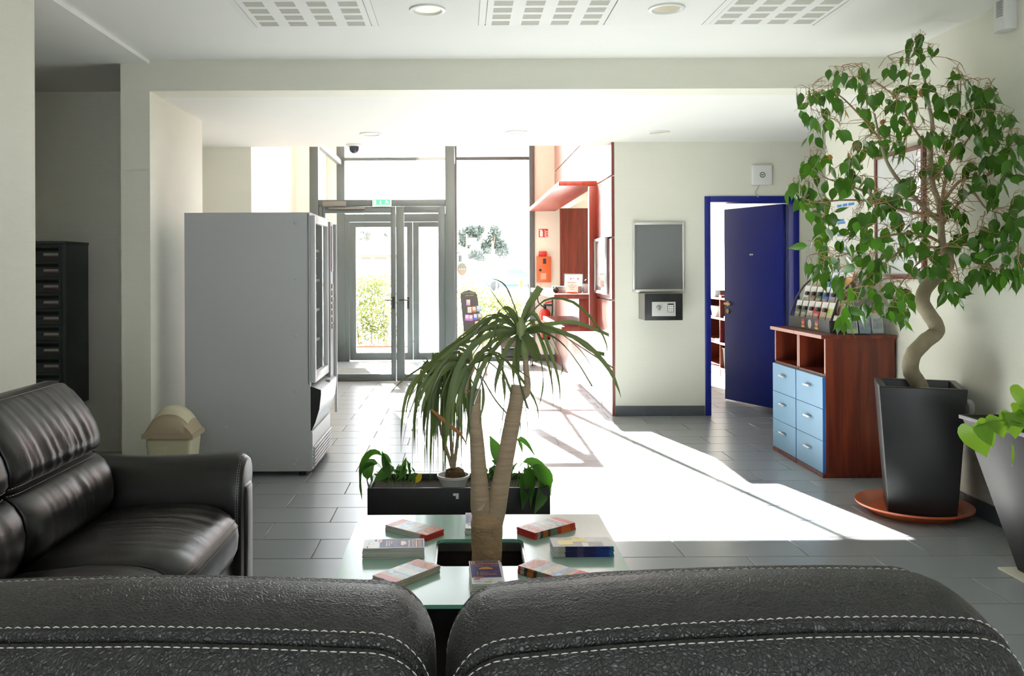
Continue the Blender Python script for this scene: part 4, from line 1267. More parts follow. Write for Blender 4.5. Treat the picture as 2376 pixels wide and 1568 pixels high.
nm2.lathe((X_ - 0.0022, 6.685, 1.74), [(0.012, 0), (0.012, 0.001)], 14, rot=Matrix.Rotation(R(-90), 3, 'Y'))
obj('red_dot', nm2, m_red, ps)
# alarm sounder high on the wall
sp = P(2322, 43, 1.0); yy = XR * F / unroll(2345, 43)[0]
sd = thing('alarm_sounder', 'white louvred alarm sounder high on the right wall', 'alarm', (XR, yy, 2.6))
za, zb = H - (78 - CY) * (yy) / F, H - (4 - CY) * yy / F
prof = [(0, -0.055), (-0.035, -0.055), (-0.06, -0.045), (-0.072, -0.02), (-0.072, 0.02), (-0.06, 0.045), (-0.035, 0.055), (0, 0.055)]
obj('housing', MB().prism([(XR - 0.0005 + a, yy + b) for a, b in prof], za, zb - 0.002, 'z'), m_white, sd, bevel=0.003)
for i in range(10):
    z = zb - 0.02 - i * 0.0085
    obj('louvre', MB().prism([(XR - 0.0008 + a * 1.012, yy - 0.01 + b * 0.7) for a, b in prof[1:7]], z, z + 0.0025, 'z'), m_dark, sd)
# socket and round switch behind the planter
so = thing('wall_socket', 'white round pin wall socket low on the right wall', 'socket', (XR, 4.7, 0.3))
p = P(2302, 1072, XR * F / (2302 - CX))
obj('plate', boxmb(XR - 0.012, XR, p.y - 0.042, p.y + 0.042, p.z - 0.042, p.z + 0.042), m_white, so, bevel=0.004)
obj('cup', MB().lathe((XR - 0.0122, p.y, p.z), [(0.026, 0), (0.022, 0.004), (0.018, -0.001), (0, -0.001)], 20, rot=Matrix.Rotation(R(-90), 3, 'Y')), M('socket_inner', (0.55, 0.55, 0.53), rough=0.4), so, smooth=True)
p2 = P(2250, 945, XR * F / (2250 - CX))
obj('wall_button', MB().lathe((XR, p2.y, p2.z), [(0.045, 0), (0.045, 0.018), (0.036, 0.026), (0, 0.028)], 24, rot=Matrix.Rotation(R(-90), 3, 'Y')), m_white, None, smooth=True, label='round white wall button beside the black planter', cat='button')

# ------------------------------------------------------------------ on the blue door wall
Yw = YW
def wx(px): return unroll(px, 650)[0] * Yw / F
def wz(py, px=1530): return H - unroll(px, py)[1] * Yw / F
nb = thing('notice_board', 'grey notice board in a rounded aluminium frame', 'notice board', (wx(1528), Yw, wz(676)))
x0, x1, z0_, z1_ = wx(1467), wx(1588.5), wz(677), wz(515)
obj('felt', boxmb(x0 + 0.01, x1 - 0.01, Yw - 0.012, Yw - 0.0005, z0_ + 0.01, z1_ - 0.01), M('grey_felt', (0.18, 0.185, 0.185), rough=0.35, var=0.04), nb)
for nm, a in (('frame_side', (x0, x0 + 0.026, z0_ + 0.02, z1_ - 0.02)), ('frame_side', (x1 - 0.026, x1, z0_ + 0.02, z1_ - 0.02)), ('frame_rail', (x0 + 0.02, x1 - 0.02, z0_, z0_ + 0.026)), ('frame_rail', (x0 + 0.02, x1 - 0.02, z1_ - 0.026, z1_))):
    obj(nm, boxmb(a[0], a[1], Yw - 0.026, Yw - 0.0005, a[2], a[3]), M('aluminium_trim', (0.66, 0.66, 0.62), rough=0.35, metal=0.6), nb, bevel=0.006)
for cx_, cz_ in ((x0 + 0.014, z0_ + 0.014), (x1 - 0.014, z0_ + 0.014), (x0 + 0.014, z1_ - 0.014), (x1 - 0.014, z1_ - 0.014)):
    obj('corner_cap', MB().lathe((cx_, Yw - 0.0005, cz_), [(0.016, 0), (0.016, 0.027), (0.012, 0.029), (0, 0.029)], 14, rot=Matrix.Rotation(R(90), 3, 'X')), M('corner_plastic', (0.55, 0.55, 0.52), rough=0.3), nb, smooth=True)
# safe
sx0, sx1, sz0, sz1 = wx(1495) , wx(1584), wz(742.5), wz(681)
YS_ = 7.93
k_ = YS_ / Yw
sx0, sx1 = unroll(1496, 712)[0] * YS_ / F, unroll(1584, 712)[0] * YS_ / F
sz0, sz1 = H - unroll(1540, 743)[1] * YS_ / F, H - unroll(1540, 681)[1] * YS_ / F
sa = thing('wall_safe', 'small grey wall safe with black door and keypad', 'safe', ((sx0 + sx1) / 2, Yw, sz0))
obj('body', boxmb(sx0, sx1, YS_ + 0.004, Yw, sz0, sz1), M('safe_grey', (0.24, 0.235, 0.215), rough=0.5), sa, bevel=0.002)
sdoor = obj('door', boxmb(sx0, sx1, YS_, YS_ + 0.004, sz0, sz1), m_black, sa, bevel=0.001)
obj('door_inset', boxmb(sx0 + 0.015, sx1 - 0.015, YS_ - 0.004, YS_, sz0 + 0.012, sz1 - 0.012), m_black, sdoor, bevel=0.001)
def s_at(px, py): return unroll(px, py)[0] * YS_ / F, H - unroll(px, py)[1] * YS_ / F
ax0, az1 = s_at(1512, 700); ax1, az0 = s_at(1567, 733)
pn = obj('panel', boxmb(ax0, ax1, YS_ - 0.016, YS_ - 0.004, az0, az1), M('safe_silver', (0.52, 0.52, 0.49), rough=0.35), sdoor, bevel=0.003)
kx, kz = s_at(1527, 714)
obj('knob', MB().lathe((kx, YS_ - 0.016, kz), [(0.025, 0), (0.025, 0.002), (0.021, 0.002), (0.019, 0.016), (0, 0.017)], 20, rot=Matrix.Rotation(R(90), 3, 'X')), m_chrome, sdoor, smooth=True)
qx0, qz1 = s_at(1548, 704); qx1, qz0 = s_at(1562, 724)
obj('keypad', boxmb(qx0, qx1, YS_ - 0.018, YS_ - 0.016, qz0, qz1), m_black, sdoor, bevel=0.001)
kk = MB()
for i in range(3):
    for j in range(4):
        a = qx0 + 0.003 + i * (qx1 - qx0 - 0.006) / 3; b_ = qz0 + 0.003 + j * (qz1 - qz0 - 0.014) / 4
        kk.box(a + 0.001, a + (qx1 - qx0 - 0.006) / 3 - 0.002, YS_ - 0.0195, YS_ - 0.018, b_ + 0.001, b_ + (qz1 - qz0 - 0.014) / 4 - 0.002)
obj('keys', kk, m_white, sdoor, kind='stuff')
# router
rt = thing('wifi_box', 'square white wireless box above the blue door', 'router', (wx(1767), Yw, wz(430, 1767)))
x0, x1, z0_, z1_ = wx(1744), wx(1791), wz(430, 1767), wz(383, 1767)
obj('housing', boxmb(x0, x1, Yw - 0.035, Yw - 0.0005, z0_, z1_), m_white, rt, bevel=0.012, seg=3)
obj('logo_ring', MB().lathe(((x0 + x1) / 2, Yw - 0.035, (z0_ + z1_) / 2), [(0.026, 0), (0.026, 0.0012), (0.020, 0.0012), (0.020, 0)], 24, rot=Matrix.Rotation(R(90), 3, 'X'), caps=False), m_dark, rt)
obj('logo_bar', boxmb((x0 + x1) / 2 - 0.012, (x0 + x1) / 2 + 0.012, Yw - 0.0365, Yw - 0.035, (z0_ + z1_) / 2 - 0.004, (z0_ + z1_) / 2 + 0.004), m_dark, rt)
cpts = [(wx(1762), Yw - 0.012, wz(430, 1767)), (wx(1758), Yw - 0.014, wz(437, 1767)), (wx(1752), Yw - 0.014, wz(446, 1767)), (wx(1754), Yw - 0.014, wz(453, 1767)), (wx(1760), Yw - 0.013, wz(457.5, 1767))]
obj('cable', MB().tube(catmull(cpts, 16), 0.0035, 6), M('cable_cream', (0.42, 0.40, 0.32), rough=0.5), rt, smooth=True)

# ------------------------------------------------------------------ ceiling fittings
m_grille = M('grille_white', (0.80, 0.80, 0.76), rough=0.6); m_slit = M('grille_slit', (0.30, 0.27, 0.20), rough=0.8)
PY1 = 4.965
for (xa, xb, lab) in ((-1.16, -0.505, 'left'), (0.145, 0.815, 'middle'), (1.42, 2.02, 'right')):
    gp = thing('air_panel', lab + ' slotted white air panel of the ceiling', 'ceiling panel', ((xa + xb) / 2, PY1 - 0.33, ZC - 0.012), group='slotted ceiling air panels')
    obj('panel', boxmb(xa, xb, PY1 - 0.64, PY1, ZC - 0.010, ZC - 0.0006), m_grille, gp, bevel=0.0015, seg=1)
    wdt = (xb - xa) / 4
    for i in range(4):
        for j in range(5):
            cx_ = xa + wdt * (i + 0.5); cy_ = PY1 - 0.055 - j * 0.122
            sl = MB()
            for q in range(7):
                y = cy_ + 0.036 - q * 0.012
                sl.box(cx_ - 0.050, cx_ + 0.050, y - 0.0022, y + 0.0022, ZC - 0.0106, ZC - 0.0094)
            obj('slot_group', sl, m_slit, gp, kind='stuff')
tr = MB()
tr.box(-1.20, -1.165, PY1 - 0.66, PY1 + 0.03, ZC - 0.012, ZC - 0.0005)
tr.box(2.025, 2.06, PY1 - 0.66, PY1 + 0.03, ZC - 0.012, ZC - 0.0005)
tr.box(-0.50, -0.465, PY1 - 0.66, PY1, ZC - 0.012, ZC - 0.0005); tr.box(0.105, 0.14, PY1 - 0.66, PY1, ZC - 0.012, ZC - 0.0005)
tr.box(0.82, 0.855, PY1 - 0.66, PY1, ZC - 0.012, ZC - 0.0005); tr.box(1.38, 1.415, PY1 - 0.66, PY1, ZC - 0.012, ZC - 0.0005)
struct('trim_4', tr, m_grille, 'white rails between the ceiling air panels', cat='rail')
struct('trim_5', boxmb(-1.165, 2.025, PY1 + 0.002, PY1 + 0.010, ZC - 0.0035, ZC - 0.0002), m_dark, 'dark shadow gap along the ceiling panels', cat='gap')
for (xa, xb) in ((-0.463, 0.103), (0.857, 1.378)):
    struct('trim_6', boxmb(xa, xb, PY1 - 0.64, PY1, ZC - 0.009, ZC - 0.0005), m_ceil, 'plain white ceiling panel holding a round downlight', cat='ceiling panel')
m_lamp = M('downlight_glass', (0.62, 0.56, 0.40), rough=0.35)
for (px, py, z, lab, dz) in ((992, 18, ZC, 'large round downlight in the ceiling left of the middle air panel', 0.0095), (1547, 15, ZC, 'large round downlight in the ceiling right of the middle air panel', 0.0095),
                        (860, 310, ZL, 'round downlight in the low ceiling above the dome camera', 0.0005), (1198, 306, ZL, 'round downlight in the low ceiling above the tall glass front', 0.0005), (1528, 306, ZL, 'round downlight in the low ceiling above the notice board', 0.0005)):
    p = PZ(px, py, z)
    dl = thing('downlight', lab, 'downlight', (p.x, p.y, z - dz), group='round ceiling downlights')
    rt_ = Matrix.Rotation(R(180), 3, 'X')
    obj('ring', MB().lathe((p.x, p.y, z - dz), [(0.098, 0), (0.096, 0.008), (0.080, 0.011), (0.072, 0.004), (0.070, 0.001)], 36, rot=rt_, caps=False), m_white, dl, smooth=True)
    obj('diffuser', MB().lathe((p.x, p.y, z - dz), [(0.071, 0.0015), (0.05, 0.004), (0, 0.0045)], 30, rot=rt_), m_lamp, dl, smooth=True)
# dome camera
p = PZ(827, 342, ZL)
dcx, dcy = p.x, 8.30
dcm = thing('dome_camera', 'small dome security camera under the low ceiling', 'camera', (dcx, dcy, ZL))
rt_ = Matrix.Rotation(R(180), 3, 'X')
obj('flange', MB().lathe((dcx, dcy, ZL - 0.0005), [(0.078, 0), (0.078, 0.006), (0.066, 0.016), (0.05, 0.018)], 28, rot=rt_), m_white, dcm, smooth=True)
obj('dome', MB().lathe((dcx, dcy, ZL - 0.016), [(0.048, 0), (0.048, 0.02), (0.043, 0.042), (0.030, 0.058), (0.015, 0.066), (0, 0.068)], 24, rot=rt_), M('smoked_dome', (0.05, 0.055, 0.065), rough=0.1), dcm, smooth=True)

# ------------------------------------------------------------------ exit sign
ex = thing('exit_sign', 'green and white emergency exit sign over the inner door', 'sign', (xi(888), YI - 0.06, zi(478)))
obj('case', boxmb(xi(866), xi(910), YI - 0.085, YI - 0.051, zi(479), zi(462)), m_white, ex, bevel=0.006)
obj('green_face', boxmb(xi(868.5), xi(907.5), YI - 0.0865, YI - 0.085, zi(475.5), zi(463)), M('exit_green', (0.05, 0.50, 0.18), rough=0.4, emit=0.25), ex)
em = MB(); ye = YI - 0.0875
def er(a, b, c, d_): em.box(xi(a), xi(b), ye, ye + 0.001, zi(d_), zi(c))
er(870, 875, 464.5, 474); er(884, 886, 465.5, 471)
em.prism([(xi(882.2), zi(470)), (xi(887.8), zi(470)), (xi(885), zi(473.8))], ye, ye + 0.001, 'y')
em.lathe((xi(898.5), ye + 0.001, zi(465.6)), [(0.0075, 0), (0.0075, 0.001)], 12, rot=Matrix.Rotation(R(90), 3, 'X'))
for a, b_ in (((899, 467.3), (901.5, 470.5)), ((901.5, 470.5), (905, 473.2)), ((900.5, 470), (897.5, 471.2)), ((897.5, 471.2), (896.5, 474)), ((899, 467.5), (895.5, 469)), ((900, 467.5), (903.5, 468.6))):
    em.tube([(xi(a[0]), ye + 0.0005, zi(a[1])), (xi(b_[0]), ye + 0.0005, zi(b_[1]))], 0.0045, 6)
obj('pictogram', em, m_white, ex, kind='stuff')

# ------------------------------------------------------------------ fire equipment on the front wall
Yq = YF - 0.05
def fx(px): return unroll(px, 650)[0] * Yq / F
def fz(py): return H - unroll(1262, py)[1] * Yq / F
m_for = M('fire_orange', (0.62, 0.12, 0.03), rough=0.4); m_fred = M('fire_red', (0.62, 0.03, 0.015), rough=0.3)
sg = thing('fire_sign', 'square red fire extinguisher pictogram sign', 'sign', (fx(1261), Yq, fz(551)))
obj('plate', boxmb(fx(1250.5), fx(1272), Yq - 0.004, Yq - 0.0005, fz(550.5), fz(531)), m_fred, sg)
sm_ = MB(); ys = Yq - 0.0055
sm_.box(fx(1253), fx(1260), ys, ys + 0.001, fz(549), fz(536)); sm_.box(fx(1254.5), fx(1258.5), ys, ys + 0.001, fz(536), fz(533.5)); sm_.box(fx(1251.5), fx(1258), ys, ys + 0.001, fz(534.6), fz(532.8))
for k in range(4):
    a = 534 + k * 4
    sm_.tube([(fx(1264), ys + .0005, fz(a)), (fx(1266), ys + .0005, fz(a + 2.5)), (fx(1271), ys + .0005, fz(a + 3.2))], 0.006, 5)
obj('pictogram', sm_, m_paper, sg, kind='stuff')
fb = thing('fire_box', 'orange fire alarm cabinet with small red box above', 'fire cabinet', (fx(1261), Yq, fz(655)))
bo = obj('cabinet', boxmb(fx(1245), fx(1277), Yq - 0.09, Yq - 0.0005, fz(655), fz(595)), m_for, fb, bevel=0.005)
obj('call_box', boxmb(fx(1250), fx(1268), Yq - 0.05, Yq - 0.0005, fz(595), fz(583)), m_fred, fb, bevel=0.004)
obj('lock', MB().lathe((fx(1252.5), Yq - 0.09, fz(626.5)), [(0.02, 0), (0.02, 0.008), (0, 0.008)], 14, rot=Matrix.Rotation(R(90), 3, 'X')), m_black, bo, smooth=True)
obj('window', boxmb(fx(1259), fx(1266), Yq - 0.094, Yq - 0.09, fz(612), fz(600)), m_black, bo)
obj('label', boxmb(fx(1253), fx(1266), Yq - 0.092, Yq - 0.09, fz(648), fz(633.5)), M('label_salmon', (0.72, 0.33, 0.22), rough=0.5), bo)
eq = thing('fire_extinguisher', 'red fire extinguisher hung on the white front wall', 'extinguisher', (fx(1263), Yq - 0.1, fz(785)))
exx, exy = fx(1262.5), Yq - 0.105
zb_, zt_ = fz(781), fz(716)
obj('cylinder', MB().lathe((exx, exy, zb_), [(0.0, 0.0), (0.078, 0.0), (0.083, 0.02), (0.083, zt_ - zb_ - 0.06), (0.07, zt_ - zb_ - 0.03), (0.04, zt_ - zb_), (0.0, zt_ - zb_)], 24), m_fred, eq, smooth=True)
obj('foot_ring', MB().lathe((exx, exy, zb_ - 0.035), [(0.078, 0), (0.08, 0.05)], 24), m_dark, eq, smooth=True)
obj('label', MB().grid([[Vector((exx + 0.0845 * math.sin(a), exy - 0.0845 * math.cos(a), z)) for a in [R(-70 + 14 * i) for i in range(11)]] for z in (zb_ + 0.09, zb_ + 0.26)]), M('ext_label', (0.68, 0.40, 0.36), rough=0.5, var=0.5, vscale=45), eq, smooth=True)
hv = MB()
hv.tube([(exx, exy, zt_), (exx, exy, zt_ + 0.05)], 0.022, 12)
hv.box(exx - 0.02, exx + 0.12, exy - 0.015, exy + 0.015, zt_ + 0.045, zt_ + 0.075)
obj('valve', hv, m_black, eq)
hs_ = catmull([(exx - 0.02, exy - 0.02, zt_ + 0.03), (exx - 0.10, exy - 0.03, zt_ + 0.10), (exx - 0.10, exy - 0.03, zt_ + 0.20), (exx + 0.02, exy - 0.03, zt_ + 0.24), (exx + 0.10, exy - 0.03, zt_ + 0.2), (exx + 0.11, exy - 0.03, zt_), (exx + 0.10, exy - 0.03, zt_ - 0.12)], 30)
obj('hose', MB().tube(hs_, 0.010, 8), m_black, eq, smooth=True)
obj('lever', MB().hexa([(exx, exy - 0.012, zt_ + 0.078), (exx + 0.12, exy - 0.012, zt_ + 0.10), (exx + 0.12, exy + 0.012, zt_ + 0.10), (exx, exy + 0.012, zt_ + 0.078)], [(exx, exy - 0.012, zt_ + 0.10), (exx + 0.13, exy - 0.012, zt_ + 0.13), (exx + 0.13, exy + 0.012, zt_ + 0.13), (exx, exy + 0.012, zt_ + 0.10)]), m_fred, eq)

# ------------------------------------------------------------------ things on the reception ledge
LZ = 1.1255
def lp(px, Y): return unroll(px, 660)[0] * Y / F
Yl = 9.35
by_ = thing('desk_ball', 'black and silver ball on the reception ledge', 'ornament', (lp(1290, Yl), Yl, LZ))
obj('ball', MB().lathe((lp(1290, Yl), Yl, LZ + 0.036), [(0.002, -0.035), (0.02, -0.029), (0.032, -0.014), (0.035, 0), (0.032, 0.014), (0.02, 0.029), (0.002, 0.035)], 20), M('ball_black', (0.03, 0.035, 0.03), rough=0.15), by_, smooth=True)
Yl = 9.55
tray = obj('leaflet_tray', boxmb(lp(1283, Yl), lp(1350, Yl), Yl, Yl + 0.12, LZ, LZ + 0.075), M('tray_brown', (0.09, 0.06, 0.05), rough=0.5), None, bevel=0.004, label='low dark brown tray on the reception ledge', cat='tray')
fs = thing('display_stand', 'tilted black framed display on the reception ledge', 'display', (lp(1335, 9.7), 9.75, LZ))
T = Matrix.Translation((lp(1330, 9.72), 9.72, LZ + 0.008)) @ Matrix.Rotation(R(-14), 4, 'Z') @ Matrix.Rotation(R(-14), 4, 'X')
obj('frame', MB().box(-0.11, 0.11, 0, 0.015, 0, 0.21, mat=T), m_black, fs, bevel=0.003)
sh_ = obj('sheet', MB().box(-0.10, 0.10, -0.002, 0, 0.01, 0.20, mat=T), m_paper, fs)
dm = MB()
for i, (x, z, rr_) in enumerate(((-0.03, 0.15, 0.008), (0.0, 0.155, 0.006), (0.05, 0.15, 0.009), (-0.05, 0.10, 0.008), (0.03, 0.09, 0.007), (0.0, 0.12, 0.006))):
    dm.box(x - rr_, x + rr_, -0.003, -0.002, z - rr_, z + rr_, mat=T)
obj('print', dm, m_red, sh_, kind='stuff')
T = Matrix.Translation((lp(1327, 9.45), 9.45, LZ + 0.001)) @ Matrix.Rotation(R(-8), 4, 'X')
cs = thing('price_card', 'small white card in a red foot on the reception ledge', 'card', (lp(1327, 9.45), 9.45, LZ))
cd = obj('card', MB().box(-0.065, 0.065, 0, 0.003, 0.008, 0.135, mat=T), m_paper, cs)
obj('foot', MB().box(-0.055, 0.055, -0.03, 0.03, 0.0, 0.014, mat=Matrix.Translation((lp(1327, 9.45), 9.45, LZ + 0.0005))), m_for, cs, bevel=0.003)
tm_ = MB()
for i, t_ in enumerate(((6, 3, 5, 2), (4,), (6, 3, 6, 2), (4, 7), (9,))):
    bars_mb(tm_, t_, 0.0095, T @ frame_mat((0, -0.0012, 0.115 - i * 0.018), (1, 0, 0), (0, 0, 1)))
obj('lettering', tm_, M('ink_brown', (0.25, 0.1, 0.1), rough=0.6), cd, recalc=False, kind='stuff')
tp = thing('card_terminal', 'grey payment terminal with a curled cable at the hatch', 'terminal', (lp(1357, 9.6), 9.65, LZ))
obj('body', MB().box(-0.02, 0.035, -0.03, 0.03, 0, 0.10, mat=Matrix.Translation((lp(1357, 9.6), 9.62, LZ))), M('terminal_grey', (0.28, 0.29, 0.30), rough=0.4), tp, bevel=0.006)
obj('cable', MB().tube(catmull([(lp(1357, 9.6), 9.62, LZ + 0.09), (lp(1358, 9.6), 9.62, LZ + 0.13), (lp(1363, 9.6), 9.64, LZ + 0.145), (lp(1369, 9.6), 9.68, LZ + 0.14)], 14), 0.006, 6), m_black, tp, smooth=True)
# glazed notice case on the cladding
nc = thing('notice_case', 'aluminium glazed notice case on the cherry cladding', 'notice case', (XC - 0.03, 8.8, 1.16))
ca, cb, cz0, cz1 = 8.40, 9.10, 1.14, 1.70
for nm, a in (('frame_side', (ca, ca + 0.03, cz0, cz1)), ('frame_side', (cb - 0.03, cb, cz0, cz1)), ('frame_rail', (ca + 0.03, cb - 0.03, cz0, cz0 + 0.03)), ('frame_rail', (ca + 0.03, cb - 0.03, cz1 - 0.03, cz1))):
    obj(nm, boxmb(XC - 0.062, XC - 0.0285, *a), m_chrome, nc, bevel=0.004)
obj('backing', boxmb(XC - 0.034, XC - 0.0285, ca + 0.02, cb - 0.02, cz0 + 0.02, cz1 - 0.02), M('case_back', (0.3, 0.3, 0.3), rough=0.6), nc)
obj('pane', boxmb(XC - 0.058, XC - 0.054, ca + 0.025, cb - 0.025, cz0 + 0.025, cz1 - 0.025), m_glass, nc)
for i, (a, b_, c_, d_) in enumerate(((8.45, 8.65, 1.38, 1.66), (8.67, 8.87, 1.36, 1.66), (8.89, 9.05, 1.22, 1.66))):
    obj('notice_sheet', boxmb(XC - 0.036, XC - 0.034, a, b_, c_, d_), M('sheet_print', (0.75, 0.75, 0.72), rough=0.6, var=0.25, vscale=40), nc)

# ------------------------------------------------------------------ easel with cards, trolley
Ye = 11.6
def ep(px, py, dy=0): return P(px, py, Ye + dy)
es = thing('easel_board', 'black arched postcard board on a wooden easel', 'easel', (ep(1093, 700).x, Ye, 0))
out = [(1076, 769), (1068.5, 690), (1069, 680), (1078, 675), (1084, 674), (1088, 672), (1093, 674.5), (1102, 677), (1107, 683), (1118.5, 766)]
f_ = [ep(a, b_, (769 - b_) * 0.0012) for a, b_ in out]; b2 = [p + Vector((0, 0.025, 0)) for p in f_]
em = MB(); n = len(out)
em.add(f_ + b2, [tuple(range(n)), tuple(range(2 * n - 1, n - 1, -1))] + [(i, n + i, n + (i + 1) % n, (i + 1) % n) for i in range(n)])
bd = obj('board', em, M('chalk_black', (0.035, 0.033, 0.028), rough=0.4), es)
bt = MB()
text_mb(bt, 'VISITES PASSION', 0.042, frame_mat(ep(1089, 679.5, 0.095), (1, -0.0, 0.06), (0, 0, 1)), squash=0.72)
bars_mb(bt, (7, 6), 0.016, frame_mat(ep(1089, 685.5, 0.088), (1, 0, 0.06), (0, 0, 1)))
obj('lettering', bt, M('gold_ink', (0.30, 0.25, 0.12), rough=0.5), bd, recalc=False, kind='stuff')
cardc = [(0.45, 0.25, 0.42), (0.5, 0.5, 0.45), (0.6, 0.15, 0.05), (0.18, 0.4, 0.6), (0.42, 0.12, 0.5), (0.38, 0.12, 0.45), (0.08, 0.16, 0.5), (0.2, 0.16, 0.1), (0.55, 0.12, 0.05), (0.3, 0.3, 0.42)]
spots = [(1082, 702, 0), (1085, 719, 1), (1095.5, 718, 2), (1106, 716, 3), (1079, 737, 4), (1088, 737.5, 5), (1098.5, 735, 6), (1108.5, 734, 7), (1102, 752, 8), (1112.5, 751, 9)]
words = ['violet topped', 'cream', 'red', 'light blue', 'purple', 'mauve', 'royal blue', 'dark brown', 'scarlet', 'grey blue']
for (a, b_, k) in spots:
    c_ = ep(a + 4.5, b_, (769 - b_) * 0.0012 - 0.006)
    o = obj('postcard', MB().box(c_.x - 0.027, c_.x + 0.027, c_.y - 0.002, c_.y + 0.0015, c_.z - 0.042, c_.z + 0.042), M('card_%d' % k, cardc[k], rough=0.4, var=0.4, vscale=30), None,
        label=words[k] + ' postcard on the black arched easel board', cat='postcard', group='postcards on the easel board')
    obj('picture', MB().box(c_.x - 0.02, c_.x + 0.02, c_.y - 0.0032, c_.y - 0.002, c_.z - 0.01, c_.z + 0.036), M('card_pic', (0.5, 0.48, 0.44), rough=0.4, var=0.7, vscale=60), o)
m_pine = M('pale_pine', (0.55, 0.40, 0.22), rough=0.5, var=0.1)
for a, b_ in (((1078, 765), (1070, 850)), ((1116, 765), (1128, 850))):
    p0, p1 = ep(*a), ep(*b_); p1.z = 0.0; p1.y = Ye - 0.12; p0.y += 0.03
    obj('leg', MB().tube([p0, p1], 0.016, 8), m_pine, es)
p0 = ep(1096, 700); p0.y += 0.14; p1 = Vector((p0.x + 0.03, Ye + 0.55, 0))
obj('leg', MB().tube([p0, p1], 0.016, 8), m_pine, es)
obj('ledge', MB().hexa([ep(1072, 773), ep(1120, 769.5), ep(1120, 769.5) + Vector((0, 0.05, 0)), ep(1072, 773) + Vector((0, 0.05, 0))], [ep(1072, 769.5), ep(1120, 766.5), ep(1120, 766.5) + Vector((0, 0.05, 0)), ep(1072, 769.5) + Vector((0, 0.05, 0))]), m_pine, es)
Yt = 12.45
ta, tb_ = lp(1161, Yt), lp(1238, Yt)
ty = thing('trolley', 'dark brown wheeled trolley by the glass front', 'trolley', ((ta + tb_) / 2, Yt + 0.2, 0))
m_brn = M('trolley_brown', (0.06, 0.035, 0.028), rough=0.5)
obj('top_drawer', boxmb(ta, tb_, Yt, Yt + 0.4, 0.27, 0.42), m_brn, ty, bevel=0.008)
obj('shelf', boxmb(ta, tb_, Yt, Yt + 0.4, 0.09, 0.125), m_brn, ty, bevel=0.004)
obj('box', boxmb(ta + 0.03, tb_ - 0.03, Yt + 0.03, Yt + 0.37, 0.125, 0.24), m_black, ty, bevel=0.006)
for x in (ta + 0.02, tb_ - 0.02):
    obj('side_panel', boxmb(x - 0.012, x + 0.012, Yt + 0.02, Yt + 0.38, 0.125, 0.27), m_brn, ty)
    for y in (Yt + 0.05, Yt + 0.35):
        obj('caster', MB().lathe((x - 0.012, y, 0.042), [(0.0, 0), (0.04, 0.003), (0.042, 0.012), (0.04, 0.021), (0, 0.024)], 16, rot=Matrix.Rotation(R(90), 3, 'Y')), m_black, ty, smooth=True)
        obj('stem', boxmb(x - 0.008, x + 0.008, y - 0.008, y + 0.008, 0.06, 0.09), m_chrome, ty)
# round sticker on the glass
p = P(1072, 624, YF - 0.012)
sk = obj('window_sticker', MB().lathe((p.x, p.y, p.z), [(0.085, 0), (0.085, 0.002)], 28, rot=Matrix.Rotation(R(90), 3, 'X') @ Matrix.Diagonal((0.85, 1.15, 1))), M('sticker_sand', (0.5, 0.42, 0.34), rough=0.6), None, label='oval sand coloured sticker on the glass front', cat='sticker')
obj('sticker_half', MB().prism([(p.x + 0.058 * math.cos(R(a)), p.z + 0.078 * math.sin(R(a)) + 0.003) for a in range(0, 181, 15)], p.y - 0.0032, p.y - 0.002, 'y'), M('sticker_green', (0.32, 0.42, 0.32), rough=0.6), sk)
tm_ = MB(); bars_mb(tm_, (2, 2, 2), 0.028, frame_mat((p.x, p.y - 0.0042, p.z + 0.0), (1, 0, 0), (0, 0, 1))); obj('lettering', tm_, m_paper, sk, recalc=False)
# picture frame and door mat in the glazed lobby
obj('picture_frame', boxmb(-2.03 + 0.0005, -2.0, 12.35, 12.75, 1.15, 1.75), m_frame, None, bevel=0.004, label='grey framed picture on the left lobby wall', cat='picture')
obj('door_mat', boxmb(-1.75, -0.9, 11.2, 12.2, 0.0005, 0.012), M('mat_grey', (0.16, 0.16, 0.15), rough=0.95, bump=0.5, bscale=200), None, label='grey door mat inside the glazed lobby', cat='mat')

# ------------------------------------------------------------------ office seen past the blue door
ox, oy0, oy1 = 3.33, 9.55, 12.45
bs = thing('bookshelf', 'low cherry shelf unit in the office', 'shelf', (3.5, 11, 0))
for z in (0.985, 0.725, 0.41, 0.085):
    obj('shelf', boxmb(ox, ox + 0.38, oy0, oy1, z, z + 0.025), m_woodd, bs, bevel=0.002, seg=1)
    obj('edge_band', boxmb(ox - 0.0015, ox, oy0, oy1, z + 0.001, z + 0.024), m_pinked, bs)
for y in (oy0, 10.25, 11.2, oy1 - 0.02):
    obj('upright', boxmb(ox + 0.002, ox + 0.38, y, y + 0.022, 0.0, 0.985), m_woodd, bs)
obj('back_panel', boxmb(ox + 0.37, ox + 0.38, oy0, oy1, 0.0, 0.985), m_woodd, bs)
obj('plinth', boxmb(ox + 0.01, ox + 0.02, oy0, oy1, 0, 0.085), m_white, bs, label='pale plinth')
struct('wall_office_right', boxmb(ox + 0.42, ox + 0.5, YW + 0.2, YF - 0.05, 0, ZL), m_wall, 'cream office wall behind the shelf unit', cat='wall')
m_tub = M('cloudy_plastic', (0.62, 0.66, 0.68), rough=0.25, transl=0.4)
